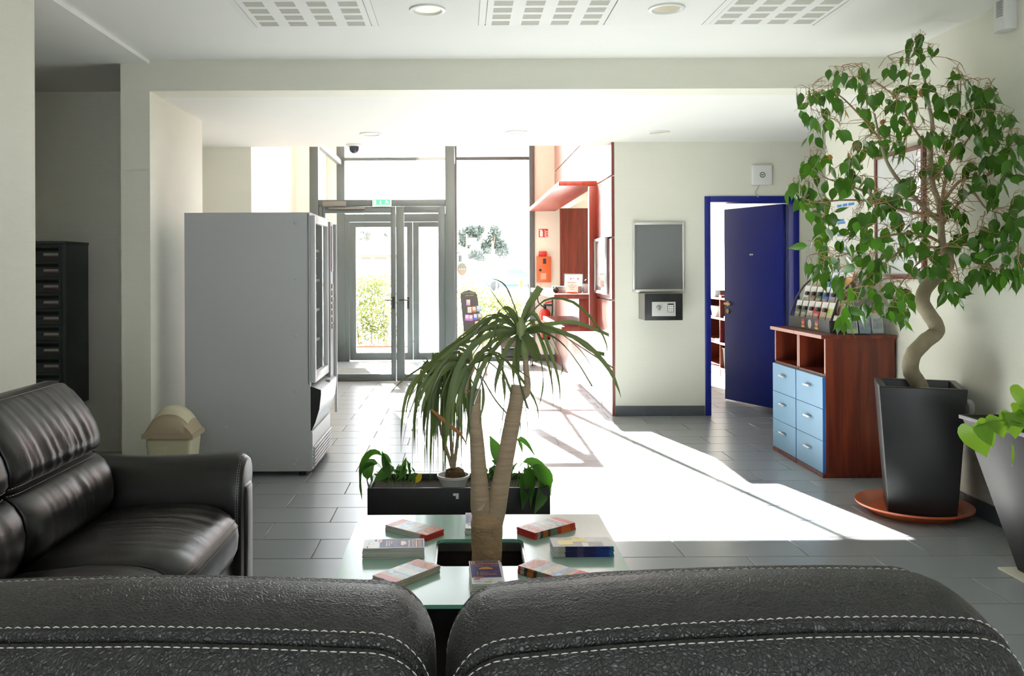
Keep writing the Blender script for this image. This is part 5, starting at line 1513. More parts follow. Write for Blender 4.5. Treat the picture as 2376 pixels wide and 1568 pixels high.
def tub(x0, x1, y0, y1, z0, z1, lab, withlid=True):
    t = thing('storage_tub', lab, 'tub', ((x0 + x1) / 2, (y0 + y1) / 2, z0))
    obj('body', MB().hexa([(x0 + .015, y0 + .015, z0), (x1 - .015, y0 + .015, z0), (x1 - .015, y1 - .015, z0), (x0 + .015, y1 - .015, z0)], [(x0, y0, z1 - .02), (x1, y0, z1 - .02), (x1, y1, z1 - .02), (x0, y1, z1 - .02)]), m_tub, t, bevel=0.008)
    obj('lid', boxmb(x0 - .006, x1 + .006, y0 - .006, y1 + .006, z1 - .02, z1), m_tub, t, bevel=0.005)
tub(ox + 0.03, ox + 0.33, 10.72, 11.19, 0.111, 0.37, 'cloudy plastic tub on the lowest office shelf')
tub(ox + 0.04, ox + 0.3, 11.35, 11.75, 0.7505, 0.89, 'small cloudy plastic tub on the upper office shelf')
obj('document_box', boxmb(ox + 0.05, ox + 0.3, 11.35, 11.7, 1.011, 1.10), M('box_grey', (0.10, 0.10, 0.11), rough=0.6), None, bevel=0.006, label='dark grey box on top of the office shelf', cat='box')
obj('stapler', boxmb(ox + 0.03, ox + 0.09, 11.22, 11.34, 1.011, 1.04), m_fred, None, bevel=0.008, label='small red item on top of the office shelf', cat='office item')
obj('hole_punch', boxmb(ox + 0.03, ox + 0.2, 10.80, 10.98, 1.011, 1.075), M('punch_silver', (0.4, 0.4, 0.4), rough=0.4), None, bevel=0.008, label='silver office device on the shelf top by the door edge', cat='office item')
obj('binder', boxmb(ox + 0.04, ox + 0.32, 11.225, 11.26, 0.4355, 0.69), M('binder_cream', (0.6, 0.52, 0.36), rough=0.6), None, bevel=0.003, label='cream binder upright on the middle office shelf', cat='binder')
obj('paper_pile', boxmb(ox + 0.02, ox + 0.3, 11.30, 11.5, 0.4355, 0.465), m_paper, None, bevel=0.002, label='low pile of white paper on the middle office shelf', cat='papers')
obj('folder', boxmb(ox + 0.02, ox + 0.3, 10.6, 10.9, 0.4355, 0.50), M('folder_blue', (0.01, 0.02, 0.25), rough=0.5), None, bevel=0.004, label='blue folder on the middle office shelf', cat='folder')
obj('paper_pile', boxmb(ox + 0.02, ox + 0.3, 10.7, 11.1, 0.7505, 0.775), m_paper, None, bevel=0.002, label='thin pile of white paper on the upper office shelf', cat='papers')
# ------------------------------------------------------------------ palm in the table well
m_bark = M('palm_bark', (0.44, 0.295, 0.165), rough=0.8, var=0.35, vscale=26, bump=1.0, bscale=55, stretch=(1, 1, 2.2))
m_bark2 = M('pale_ringed_bark', (0.46, 0.35, 0.235), rough=0.8, var=0.3, vscale=30, bump=1.0, bscale=40, stretch=(0.4, 0.4, 3.5))
m_pleaf = M('palm_leaf', (0.135, 0.185, 0.09), rough=0.33, transl=0.28, var=0.25, vscale=9, objvar=0.18)
m_pleaf2 = M('dracaena_leaf', (0.095, 0.150, 0.068), rough=0.35, transl=0.28, var=0.25, vscale=9, objvar=0.2)
m_red_leaf = M('withered_leaf', (0.38, 0.16, 0.06), rough=0.5, transl=0.2)
m_neck = M('leaf_base_green', (0.26, 0.33, 0.12), rough=0.45, var=0.2)
YP = 2.985
def pp(px, py, dy=0.0): return P(px, py, YP + dy)
pl = thing('table_palm', 'two stemmed palm with strap leaves growing through the table', 'plant', (0.09, YP, 0.24))
pr = YP / F
def limb(pts, name, mat, n=14, rough=0.0, label=None):
    c = catmull([pp(a, b, d) for a, b, r, d in pts], 26)
    rr = [interp([(i / (len(pts) - 1), q[2]) for i, q in enumerate(pts)], j / 26) * pr for j in range(27)]
    mb = MB().tube(c, rr, n)
    for v in mb.v:
        v += Vector((noise.noise(v * 28), noise.noise(v * 28 + Vector((5, 0, 0))), 0)) * rough
    return obj(name, mb, mat, pl, smooth=True, angle=60, label=label)
limb([(1130, 1420, 36, 0), (1130, 1330, 35, 0), (1130, 1260, 35, 0), (1130, 1215, 38, 0), (1130, 1195, 33, 0), (1132, 1180, 16, 0)], 'trunk', m_bark, n=28, rough=0.006)
limb([(1128, 1225, 26, 0), (1116, 1175, 25, 0), (1112, 1110, 20, 0), (1106, 1020, 16, 0), (1101, 950, 15, 0), (1100, 903, 16, 0)], 'stem', m_bark2, rough=0.0015)
limb([(1140, 1222, 26, 0), (1152, 1172, 24, 0), (1168, 1090, 20, 0.01), (1183, 1010, 19, 0.02), (1196, 940, 17, 0.03), (1203, 895, 17, 0.03)], 'stem', m_bark2, rough=0.0015)
limb([(1207, 925, 9, 0.03), (1220, 912, 10, 0.03), (1224, 893, 8, 0.03), (1221, 860, 7, 0.03), (1219, 832, 7, 0.03)], 'shoot', m_bark2, n=10)
limb([(1219, 834, 7, 0.03), (1216, 815, 11, 0.03), (1211, 785, 14, 0.03), (1208, 755, 13, 0.03), (1207, 735, 5, 0.03)], 'crown_base', m_neck, n=12)
limb([(1086, 912, 8, 0.02), (1083, 900, 8, 0.02), (1086, 880, 7, 0.02), (1092, 855, 9, 0.02), (1097, 835, 5, 0.02)], 'shoot', m_bark2, n=10)
obj('cut_scar', MB().prism([(pp(1106, 1181).x, pp(0, 1181).z), (pp(1126, 1160).x, pp(0, 1163).z), (pp(1128, 1164).x, pp(0, 1160).z), (pp(1118, 1177).x, pp(0, 1180).z)], pp(0, 0).y - 0.047, pp(0, 0).y - 0.03, 'y'), M('pale_scar', (0.55, 0.48, 0.38), rough=0.7), pl)
leaves = [  # control pixels, width px, depth drift, cut end
    ([(1208, 760), (1190, 705), (1168, 660), (1130, 642)], 13, .05, 0), ([(1207, 758), (1197, 735), (1188, 700)], 9, -.02, 0),
    ([(1210, 757), (1228, 710), (1243, 685), (1255, 667)], 17, .02, 1), ([(1212, 762), (1238, 722), (1275, 694), (1330, 702), (1380, 748), (1406, 795), (1409, 826)], 8, .1, 0),
    ([(1212, 768), (1260, 755), (1330, 749), (1382, 766), (1413, 779)], 11, .12, 1), ([(1212, 772), (1270, 762), (1330, 784), (1372, 815), (1402, 824)], 13, -.05, 1),
    ([(1212, 775), (1280, 769), (1350, 792), (1408, 850), (1432, 895), (1441, 922)], 11, -.15, 0), ([(1212, 776), (1255, 772), (1300, 795), (1338, 842), (1371, 896)], 14, -.2, 1),
    ([(1214, 765), (1243, 742), (1268, 762), (1290, 805), (1305, 848), (1298, 872), (1262, 886)], 6, .05, 0), ([(1214, 772), (1240, 768), (1262, 800), (1278, 850), (1278, 890)], 8, -.1, 0),
    ([(1204, 762), (1185, 722), (1163, 718), (1152, 752), (1148, 800)], 13, -.1, 0), ([(1202, 765), (1140, 757), (1080, 788), (1020, 838), (975, 900), (945, 970)], 10, -.1, 0),
    ([(1202, 768), (1130, 764), (1050, 802), (985, 860), (950, 920), (938, 985)], 11, .1, 0), ([(1202, 770), (1150, 772), (1095, 805), (1058, 865), (1040, 940), (1034, 1010)], 13, -.15, 1),
    ([(1203, 772), (1168, 785), (1140, 832), (1118, 890), (1100, 940)], 15, -.2, 1), ([(1204, 775), (1180, 800), (1160, 850), (1148, 900), (1156, 948)], 10, -.12, 0),
    ([(1205, 778), (1195, 825), (1190, 880), (1202, 940), (1221, 945)], 9, .05, 0), ([(1207, 778), (1200, 800), (1198, 860), (1210, 910), (1221, 946)], 17, -.2, 1),
    ([(1213, 770), (1228, 790), (1243, 820), (1253, 834)], 19, -.22, 1), ([(1213, 772), (1240, 795), (1256, 850), (1259, 900), (1248, 955)], 8, -.05, 0),
    ([(1203, 765), (1160, 745), (1120, 770), (1075, 830), (1050, 900), (1040, 960)], 9, .15, 0), ([(1203, 770), (1165, 790), (1120, 850), (1095, 920), (1085, 1000), (1078, 1045)], 11, -.1, 0),
    ([(1205, 770), (1175, 815), (1168, 870), (1172, 920), (1162, 1000), (1150, 1020)], 7, -.05, 0), ([(1203, 765), (1150, 780), (1070, 800), (1000, 850), (960, 910), (932, 935)], 8, .2, 0),
    ([(1205, 765), (1180, 735), (1130, 740), (1085, 770), (1050, 800), (1000, 880)], 7, .25, 0), ([(1203, 768), (1150, 790), (1110, 830), (1085, 870), (1070, 930), (1066, 990)], 12, -.05, 0),
    ([(1208, 758), (1216, 735), (1232, 700), (1262, 650)], 3, .1, 0), ([(1206, 760), (1180, 730), (1150, 690), (1120, 640)], 3, .15, 0), ([(1210, 756), (1222, 728), (1236, 690)], 4, .0, 0),
    ([(1097, 842), (1060, 838), (1010, 868), (968, 930), (955, 1000)], 8, -.05, 0), ([(1097, 842), (1050, 848), (1000, 900), (972, 980)], 8, .1, 0), ([(1097, 846), (1072, 868), (1052, 930), (1046, 1015)], 11, -.1, 0),
    ([(1097, 846), (1092, 895), (1088, 960), (1092, 1030)], 12, -.12, 0), ([(1098, 848), (1115, 880), (1121, 930), (1112, 985)], 9, -.06, 0), ([(1098, 844), (1128, 838), (1168, 878), (1198, 965)], 8, .1, 0),
    ([(1097, 840), (1090, 810), (1060, 800), (1010, 830), (960, 888), (936, 935)], 8, .12, 0), ([(1098, 846), (1120, 880), (1150, 930), (1190, 975), (1216, 1006)], 5, .05, 0), ([(1097, 846), (1080, 880), (1060, 950), (1075, 1010)], 9, -.15, 0),
    ([(1097, 842), (1070, 830), (1030, 850), (1000, 920), (990, 1000)], 9, -.1, 0), ([(1097, 842), (1080, 815), (1050, 812), (1015, 850), (1000, 900), (985, 960)], 9, .05, 0), ([(1097, 844), (1110, 820), (1140, 815), (1165, 850), (1175, 900)], 8, .08, 0),
    ([(1097, 842), (1040, 850), (985, 890), (950, 960), (930, 1050)], 6, .06, 0)]
rp_ = random.Random(3)
for i in range(22):
    right = i % 3 != 0
    hx_, hy_ = (1207, 768) if i < 13 else (1097, 844)
    sd_ = rp_.choice((-1, 1)) if i >= 13 else (1 if right and i % 2 else -1)
    ln = rp_.uniform(70, 190); dr2 = rp_.uniform(60, 210); li = rp_.uniform(5, 45)
    leaves.append(([(hx_, hy_), (hx_ + sd_ * ln * .35, hy_ - li), (hx_ + sd_ * ln * .75, hy_ + dr2 * .22), (hx_ + sd_ * ln, hy_ + dr2 * .62), (hx_ + sd_ * ln * 1.05, hy_ + dr2)], rp_.uniform(4, 8), rp_.uniform(-.25, .25), 0))
for i, (ctl, wpx, dy, cut) in enumerate(leaves):
    n = len(ctl)
    path = [pp(a, b, 0.03 + dy * (j / (n - 1))) for j, (a, b) in enumerate(ctl)]
    mb = MB()
    ribbon(mb, path, wpx * pr * 1.12, n=14, twist=random.uniform(-1.1, -0.5) if i % 2 else random.uniform(0.5, 1.1), fold=0.18, cut=bool(cut))
    obj('leaf', mb, m_pleaf, pl, smooth=True, angle=180, recalc=False)
mb = MB(); ribbon(mb, [pp(1000, 950, .1), pp(1040, 985, .08), pp(1068, 1008, .06), pp(1088, 1040, .05)], 9 * pr, n=10, twist=0.9)
obj('withered_leaf', mb, m_red_leaf, pl, smooth=True, recalc=False, label='reddish withered leaf')

# ------------------------------------------------------------------ trough of plants behind the table
TYF, TYB = 4.30, 4.62
tx0, tx1 = P(852, 1130, TYF).x, P(1277, 1130, TYF).x
tzt = P(1060, 1132, TYF).z
m_trough = M('trough_black', (0.012, 0.013, 0.014), rough=0.42, var=0.2, bump=0.1)
tg = thing('planter_trough', 'long low black planter trough behind the glass table', 'planter', ((tx0 + tx1) / 2, (TYF + TYB) / 2, 0))
w_ = 0.018
for nm, a in (('front_panel', (tx0, tx1, TYF, TYF + w_)), ('back_panel', (tx0, tx1, TYB - w_, TYB)), ('end_panel', (tx0, tx0 + w_, TYF + w_, TYB - w_)), ('end_panel', (tx1 - w_, tx1, TYF + w_, TYB - w_))):
    obj(nm, boxmb(a[0], a[1], a[2], a[3], 0, tzt), m_trough, tg, bevel=0.004)
obj('soil', boxmb(tx0 + w_, tx1 - w_, TYF + w_, TYB - w_, 0.01, tzt - 0.03), M('trough_soil', (0.03, 0.02, 0.012), rough=0.95, var=0.5, bump=1, bscale=70), tg)
lp0 = P(1054, 1148, TYF)
obj('sticker', MB().box(lp0.x - 0.006, lp0.x + 0.022, TYF - 0.001, TYF, lp0.z - 0.005, lp0.z + 0.008).box(lp0.x + 0.008, lp0.x + 0.022, TYF - 0.0008, TYF, lp0.z - 0.02, lp0.z - 0.005), m_paper, tg, label='small torn white sticker')
m_lily = M('lily_leaf', (0.055, 0.17, 0.03), rough=0.32, transl=0.35, var=0.25, vscale=10, objvar=0.25)
m_yleaf = M('yellowing_leaf', (0.45, 0.36, 0.06), rough=0.45, transl=0.4)
YT = 4.44
def tp_(px, py, dy=0.0): return P(px, py, YT + dy)
def lily(label, base, specs, extra):
    bpt = tp_(*base)
    t = thing('peace_lily', label, 'plant', (bpt.x, YT, tzt - 0.03))
    for ctl, wpx, dy, mt in specs:
        n = len(ctl); path = [tp_(a, b, dy * j / (n - 1)) for j, (a, b) in enumerate(ctl)]
        path[0].z = tzt - 0.032
        mb = MB(); ribbon(mb, path, wpx * 1.4 * YT / F, prof='leaf', n=14, twist=random.choice((-1, 1)) * random.uniform(0.7, 1.2), fold=0.14)
        obj('leaf', mb, mt, t, smooth=True, angle=180, recalc=False)
    for i in range(extra):
        a = base[0] + random.uniform(-55, 55); h = random.uniform(15, 55); le = random.uniform(-25, 25)
        path = [tp_(a, base[1] + 5, random.uniform(-.08, .08)), tp_(a + le * .4, base[1] - h * .6, 0), tp_(a + le, base[1] - h, random.uniform(-.05, .05))]
        path[0].z = tzt - 0.032
        mb = MB(); ribbon(mb, path, random.uniform(4, 12) * YT / F, prof='leaf', n=8, twist=random.uniform(-1.2, 1.2))
        obj('leaf', mb, m_lily, t, smooth=True, angle=180, recalc=False)
    return t
lily('wilting peace lily at the left end of the black trough', (915, 1120), [
    ([(915, 1120), (890, 1062), (862, 1052), (840, 1085), (833, 1135)], 17, -.06, m_lily), ([(915, 1120), (880, 1078), (858, 1078), (850, 1108), (857, 1142)], 20, -.05, m_lily),
    ([(912, 1120), (878, 1080), (845, 1085), (838, 1120), (840, 1160)], 14, -.1, m_lily),
    ([(905, 1118), (895, 1085), (886, 1045)], 12, 0, m_lily), ([(920, 1120), (912, 1090), (890, 1100), (866, 1120)], 20, -.03, m_lily), ([(905, 1120), (898, 1100), (893, 1075), (888, 1050)], 17, .0, m_lily),
    ([(928, 1122), (905, 1070), (890, 1060), (920, 1100)], 9, .03, m_lily), ([(940, 1122), (938, 1090), (943, 1060)], 13, 0, m_lily), ([(955, 1125), (958, 1110), (970, 1098)], 13, -.05, m_lily),
    ([(960, 1125), (968, 1112), (979, 1098)], 11, -.06, m_yleaf), ([(940, 1125), (948, 1112), (962, 1108)], 16, -.08, m_lily)], 26)
lily('peace lily drooping over the right end of the black trough', (1185, 1118), [
    ([(1180, 1118), (1165, 1080), (1150, 1045), (1136, 1010)], 26, .02, m_lily), ([(1182, 1118), (1172, 1080), (1165, 1050), (1158, 1030)], 14, .05, m_lily),
    ([(1195, 1118), (1212, 1060), (1205, 1022), (1222, 1030), (1243, 1060)], 12, .0, m_lily), ([(1200, 1115), (1228, 1085), (1258, 1095), (1275, 1125), (1270, 1172)], 24, -.14, m_lily),
    ([(1200, 1115), (1218, 1088), (1245, 1108), (1256, 1150), (1240, 1192)], 28, -.2, m_lily), ([(1195, 1118), (1206, 1095), (1213, 1130), (1212, 1182)], 26, -.2, m_lily),
    ([(1200, 1118), (1220, 1095), (1236, 1130), (1232, 1180)], 24, -.22, m_lily), ([(1175, 1118), (1158, 1080), (1140, 1068)], 14, 0, m_lily), ([(1172, 1118), (1150, 1095), (1138, 1085)], 14, -.05, m_lily),
    ([(1160, 1118), (1150, 1100), (1148, 1078), (1160, 1070)], 18, .05, m_lily), ([(1190, 1115), (1210, 1075), (1240, 1075), (1268, 1110), (1278, 1150)], 20, -.05, m_lily), ([(1165, 1120), (1175, 1100), (1195, 1085)], 16, -.05, m_lily)], 22)
# white pot with root ball and a dracaena
pc = tp_(1052, 1110, 0.0)
wp = thing('white_pot', 'white plastic pot sunk in the black trough', 'pot', (pc.x, YT, tzt - 0.03))
obj('pot', MB().lathe((pc.x, YT, tzt - 0.03), [(0.06, 0), (0.078, 0.05), (0.084, 0.052), (0.084, 0.064), (0.078, 0.064), (0.07, 0.035), (0, 0.035)], 28), m_white, wp, smooth=True, angle=40)
dr_ = thing('dracaena', 'dark green dracaena with drooping leaves in the white pot', 'plant', (pc.x, YT, tzt + 0.006))
rb = MB().lathe((pc.x + 0.01, YT, tzt + 0.006), [(0.05, 0), (0.055, 0.02), (0.045, 0.05), (0.02, 0.062), (0, 0.064)], 16)
for v in rb.v: v += Vector((noise.noise(v * 60), noise.noise(v * 60 + Vector((3, 3, 3))), noise.noise(v * 50))) * 0.008
obj('root_ball', rb, M('fibrous_brown', (0.12, 0.065, 0.03), rough=0.95, var=0.5, vscale=60, bump=1, bscale=150), dr_, smooth=True)
for hx_, hy_, top in ((1035, 885, 0), (1000, 880, 0.06), (1065, 880, 0.03)):
    st_ = catmull([Vector((pc.x, YT, tzt + 0.05)), tp_(1045 + (hx_ - 1035) * 0.6, 1000, top * .5), tp_(hx_, hy_, top)], 12)
    obj('stem', MB().tube(st_, [0.010 - 0.0003 * k for k in range(13)], 8), m_bark2, dr_, smooth=True)
rnd = random.Random(5)
for i in range(84):
    hx_, hy_, top = ((1035, 885, 0), (1000, 880, 0.06), (1065, 880, 0.03))[i % 3]
    sgn = rnd.uniform(-1, 1); up = rnd.random()
    spread = sgn * rnd.uniform(20, 78); lift = rnd.uniform(0, 45) if up < 0.7 else rnd.uniform(45, 75)
    ln = rnd.uniform(90, 245)
    dy = rnd.uniform(-0.22, 0.2)
    if up > 0.86:
        ctl = [(hx_, hy_), (hx_ + spread * .3, hy_ - lift * .6), (hx_ + spread * .7, hy_ - lift)]
    else:
        ctl = [(hx_, hy_), (hx_ + spread * .45, hy_ - lift), (hx_ + spread * .85, hy_ + ln * .25), (hx_ + spread * 1.0, hy_ + ln * .65), (hx_ + spread * 1.02, min(1128, hy_ + ln))]
    n = len(ctl)
    path = [tp_(a, b, top + dy * (j / (n - 1))) for j, (a, b) in enumerate(ctl)]
    mb = MB(); ribbon(mb, path, rnd.uniform(4, 8) * YT / F * 1.35, n=10, twist=rnd.choice((-1, 1)) * rnd.uniform(0.5, 1.2), fold=0.15)
    obj('leaf', mb, m_pleaf2, dr_, smooth=True, angle=180, recalc=False)

# ------------------------------------------------------------------ ficus in the tall black planter
m_pot = M('planter_black', (0.013, 0.0135, 0.014), rough=0.36, var=0.25, vscale=5, rvar=0.1)
def fbox(z, x0, x1, y0, y1): return [(x0, y0, z), (x1, y0, z), (x1, y1, z), (x0, y1, z)]
pt = thing('tall_planter', 'tall tapered black planter under the ficus', 'planter', (2.53, 4.95, 0.03))
zt = P(2140, 899, 4.74).z
pcx, pcy, pth = 2.585, 4.92, R(-22)
def sqr(z, h):
    return [(pcx + a * h * math.cos(pth) - b * h * math.sin(pth), pcy + a * h * math.sin(pth) + b * h * math.cos(pth), z) for a, b in ((-1, -1), (1, -1), (1, 1), (-1, 1))]
pm = MB()
bo_, to_ = sqr(0.0165, 0.168), sqr(zt, 0.215)
e_ = 0.038
ti_ = sqr(zt, 0.215 - e_); bi_ = sqr(zt - 0.09, 0.215 - e_)
pm.add(bo_ + to_ + ti_ + bi_, [(3, 2, 1, 0), (0, 1, 5, 4), (1, 2, 6, 5), (2, 3, 7, 6), (3, 0, 4, 7), (4, 5, 9, 8), (5, 6, 10, 9), (6, 7, 11, 10), (7, 4, 8, 11), (8, 9, 13, 12), (9, 10, 14, 13), (10, 11, 15, 14), (11, 8, 12, 15), (12, 13, 14, 15)])
obj('shell', pm, m_pot, pt, bevel=0.006, seg=3)
sauc = MB().lathe((2.56, 4.93, 0.0), [(0.20, 0.0), (0.23, 0.002), (0.275, 0.04), (0.305, 0.048), (0.305, 0.058), (0.285, 0.055), (0.24, 0.016), (0.0, 0.014)], 48)
sauc.v = [Vector((2.56 + (v.x - 2.56) * 1.0, v.y, v.z)) for v in sauc.v]
sv = obj('plant_saucer', sauc, M('terracotta_plastic', (0.50, 0.105, 0.035), rough=0.4, var=0.08), None, smooth=True, angle=40, label='round terracotta plastic saucer under the black planter', cat='saucer')

YFc = 4.96
def q1(a, b, dy=0.0): return P(1780 + a * 0.4082, 60 + b * 0.4082, YFc + dy)
m_ftrunk = M('ficus_bark', (0.36, 0.30, 0.20), rough=0.75, var=0.3, vscale=14, bump=0.6, bscale=35)
m_ftwig = M('ficus_twig', (0.40, 0.25, 0.135), rough=0.75, var=0.2)
m_fleaf = M('ficus_leaf', (0.050, 0.15, 0.018), rough=0.30, transl=0.35, objvar=0.4, var=0.15, vscale=12)
m_fbrown = M('ficus_dry_leaf', (0.36, 0.18, 0.06), rough=0.6, transl=0.2)
fi = thing('ficus_tree', 'potted weeping fig with a spiral trunk beside the right wall', 'tree', (2.61, YFc, zt - 0.09))
tr_px = [(2140, 945), (2133, 895), (2113, 860), (2119, 822), (2149, 790), (2171, 772), (2172, 753), (2154, 727), (2140, 701), (2147, 670), (2172, 643), (2194, 620), (2197, 602), (2188, 578)]
tc_ = catmull([P(a, b, YFc + 0.03 * math.sin(i * 1.5)) for i, (a, b) in enumerate(tr_px)], 70)
tw = [(0.046 - 0.010 * i / 70) for i in range(71)]
tmb = MB().tube(tc_, tw, 16)
for v in tmb.v: v += Vector((noise.noise(v * 25), noise.noise(v * 25 + Vector((9, 0, 0))), noise.noise(v * 25 + Vector((0, 9, 0))))) * 0.004
obj('trunk', tmb, m_ftrunk, fi, smooth=True, angle=80)
limbs = [([(1000, 1290), (992, 1200), (985, 1100), (975, 1000), (935, 880), (930, 700), (940, 560), (920, 450), (900, 330), (870, 200), (850, 130)], .022, .004, 0),
         ([(975, 1110), (860, 1000), (750, 880), (680, 770), (640, 640), (610, 500)], .015, .005, -.25), ([(975, 1080), (830, 1060), (600, 1000), (430, 990), (260, 1000), (140, 930)], .009, .002, -.3),
         ([(640, 640), (520, 500), (380, 380), (220, 390)], .007, .002, -.2), ([(1000, 1130), (1000, 950), (1050, 700), (1090, 500), (1100, 330)], .013, .003, .1), ([(1000, 1000), (1100, 880), (1250, 850), (1330, 780), (1400, 640)], .010, .003, -.4),
         ([(1005, 1120), (1150, 950), (1250, 1040), (1380, 1080)], .009, .002, -.45), ([(600, 960), (500, 920), (310, 850), (270, 740)], .006, .002, -.3), ([(1000, 1240), (1100, 1240), (1250, 1240), (1380, 1330)], .008, .002, -.5),
         ([(985, 1230), (860, 1180), (650, 1200), (500, 1280), (330, 1330)], .009, .002, -.35), ([(985, 1260), (800, 1260), (680, 1340), (560, 1440), (480, 1500)], .008, .002, -.4), ([(935, 870), (1050, 760), (1200, 560), (1250, 420)], .009, .002, -.25),
         ([(930, 720), (820, 560), (740, 420), (580, 300), (400, 290)], .007, .002, -.1), ([(1000, 1280), (1060, 1330), (1090, 1440)], .005, .002, -.3), ([(990, 1290), (880, 1330), (780, 1440), (740, 1500)], .006, .002, -.35), ([(1250, 850), (1350, 700), (1380, 560)], .005, .002, -.5),
         ([(1150, 1240), (1230, 1330), (1300, 1400)], .005, .002, -.55), ([(1380, 1080), (1420, 1200), (1430, 1340)], .005, .002, -.6)]
nodes = []
for ctl, r0_, r1_, dy in limbs:
    n = len(ctl); pts = []
    for j, (a, b) in enumerate(ctl):
        q = q1(a, b, dy * j / (n - 1))
        if q.x > XR - 0.05:
            yy2 = (XR - 0.05) * F / unroll(1780 + a * .4082, 60 + b * .4082)[0]; q = P(1780 + a * .4082, 60 + b * .4082, yy2)
        pts.append(q)
    c_ = catmull(pts, 24); rr = [r0_ + (r1_ - r0_) * k / 24 for k in range(25)]
    obj('branch', MB().tube(c_, rr, 7), m_ftwig if r0_ < .012 else m_ftrunk, fi, smooth=True, angle=80)
    nodes += c_[3:]
A = """870,45 820,70 860,70 800,150 890,160 940,130 970,125 850,110 740,250 785,250 870,220 830,280 710,220 1090,260 1050,280 1115,310 1080,380 380,260 410,300 430,265 540,240 580,240 480,300 520,320 560,330 380,350 400,400 190,380 240,360 270,370 310,360 340,370 190,480 220,490 250,510 310,470 290,540 330,560 350,540 260,610 410,590 450,600 420,450 400,430 540,380 570,380 620,400 650,370 670,420 690,430 740,350 750,420 770,420 730,500 840,350 900,320 930,350 960,380 890,400 840,430 820,480 1010,390 1040,400 1140,400 1170,340 1200,350 1240,360 1270,350 1220,390 1280,400 1160,470 1200,420 1250,430 1290,440 1320,500 1350,500 1390,500 1230,520 1260,500 1300,560 1340,570 1100,520 1120,560 1150,540 1050,470 1000,450 980,490 860,500 780,550 820,570 700,570 760,600 660,560 590,560 520,650 560,650 600,650 630,660 660,660 580,690 540,470 570,470 720,660 780,680 750,720 670,700 690,620 880,620 910,600 960,620 1000,600 1030,630 1060,560 1100,680 1130,670 1180,560 1210,600 1220,650 1280,620 1320,660 1380,620 1420,620 1440,660 1390,700 1370,740 1280,730 1240,740 1360,780 1400,790 980,740 960,780 930,790 910,800 1040,790 1150,800 1180,830 1190,860 1350,840 1380,870 1340,890 1230,840 470,750 490,740 460,790 510,820 440,870 460,860 410,860 520,730 280,730 250,740 230,780 300,740 330,740 360,780 240,820 270,820 150,890 180,880 120,930 210,900 230,930 260,930 160,950 200,980 320,950 330,980 300,1000 240,1050 280,1040 270,1060 370,1060 350,1090 340,1150 310,1100 320,1130 400,1140 380,920 490,930 520,950 570,870 560,900 600,960 630,940 670,960 700,970 720,950 640,1020 600,1060 530,1060 500,1060 500,1110 520,1090 560,1130 470,1110 760,890 800,880 830,870 820,860 770,1000 680,1020 710,1010 730,1060 750,1090 830,1120 870,1110 800,1160 930,1130 680,1150 750,1180 770,1190 650,1210 570,1180 630,1200 680,1260 720,1250 740,1260 790,1240 830,1230 880,1220 840,1260 770,1270 540,1230 480,1240 520,1260 430,1220 300,1200 260,1220 330,1180 340,1250 320,1290 300,1350 250,1350 280,1370 340,1320 380,1320 410,1310 450,1310 500,1350 540,1300 580,1300 620,1330 640,1320 670,1340 690,1360 600,1360 610,1390 640,1400 560,1400 580,1390 400,1430 420,1430 330,1400 350,1380 470,1490 500,1500 450,1500 540,1490 590,1490 620,1520 680,1500 700,1460 740,1510 760,1480 790,1500 820,1520 870,1390 920,1270 950,1250 970,1310 910,1360 940,1370 960,1370 990,1360 850,1370 800,1330 1010,1010 1030,990 1060,1040 1090,1040 1110,1060 1020,1290 1080,1240 1060,1190 1120,1290 1160,1290 1180,1200 1210,1210 1230,1190 1270,1180 1280,1210 1300,1060 1280,1100 1320,950 1300,970 1270,900 1240,940 1130,900 1120,1140 1230,1140 1370,1050 1390,1080 1420,1090 1440,960 1420,1010 1360,1130 1400,1150 1350,1200 1400,1220 1440,1290 1430,1360 1370,1280 1340,1320 1310,1300 1260,1350 1220,1360 1190,1390 1240,1400 1280,1400 1330,1390 1310,1420 1150,1420 1390,1390 1420,1430 1450,1410 1350,1420 1000,1450 1020,1460 1010,1490 1080,1450 1100,1470 1070,1520 1100,1520 440,1560 480,1580 500,1600 470,1620 520,1610 700,1580 730,1600 760,1560 790,1570 800,1600 760,1640 790,1650 730,1560 680,1590 420,1650 445,1660 465,1600 560,1580 600,1590 640,1570"""
anch = [tuple(int(t) for t in s_.split(',')) for s_ in A.split()]
# leaf blade shared by all leaves
def ficus_leaf_mesh(name, curl, wide, seed):
    rows = []
    L = 0.100
    prof = [(0, .08), (.06, .45), (.17, .84), (.32, 1.0), (.48, .92), (.62, .66), (.74, .34), (.84, .13), (.92, .06), (1.0, .02)]
    for t, wd in prof:
        y = curl * (t ** 2) * L
        hw = wd * wide * 0.5 * L
        rows.append([Vector((-hw, y + hw * .22, -t * L)), Vector((0, y, -t * L)), Vector((hw, y + hw * .22, -t * L))])
    mb = MB().grid(rows)
    mb.tube([(0, 0, 0.028), (0, -0.004, 0.014), (0, 0, 0)], 0.0011, 4, caps=False)
    me = mb.mesh(name, Vector()); finish(me, m_fleaf, mb.m, smooth=True, angle=180, recalc=False)
    return me, mb
lms = [ficus_leaf_mesh('ficus_leaf', c_, w2, i) for i, (c_, w2) in enumerate(((0.10, 0.56), (0.25, 0.50), (-0.15, 0.58), (0.4, 0.48)))]
rl = random.Random(11)
plc = []
for a, b in anch:
    plc.append((a, b, 1.0))
    for _k in range(2 if rl.random() < 0.45 else 1):
        plc.append((a + rl.uniform(-34, 34), b + rl.uniform(-16, 30), 0.95))
twm = MB(); rest = MB(); cnt = 0
placed = []
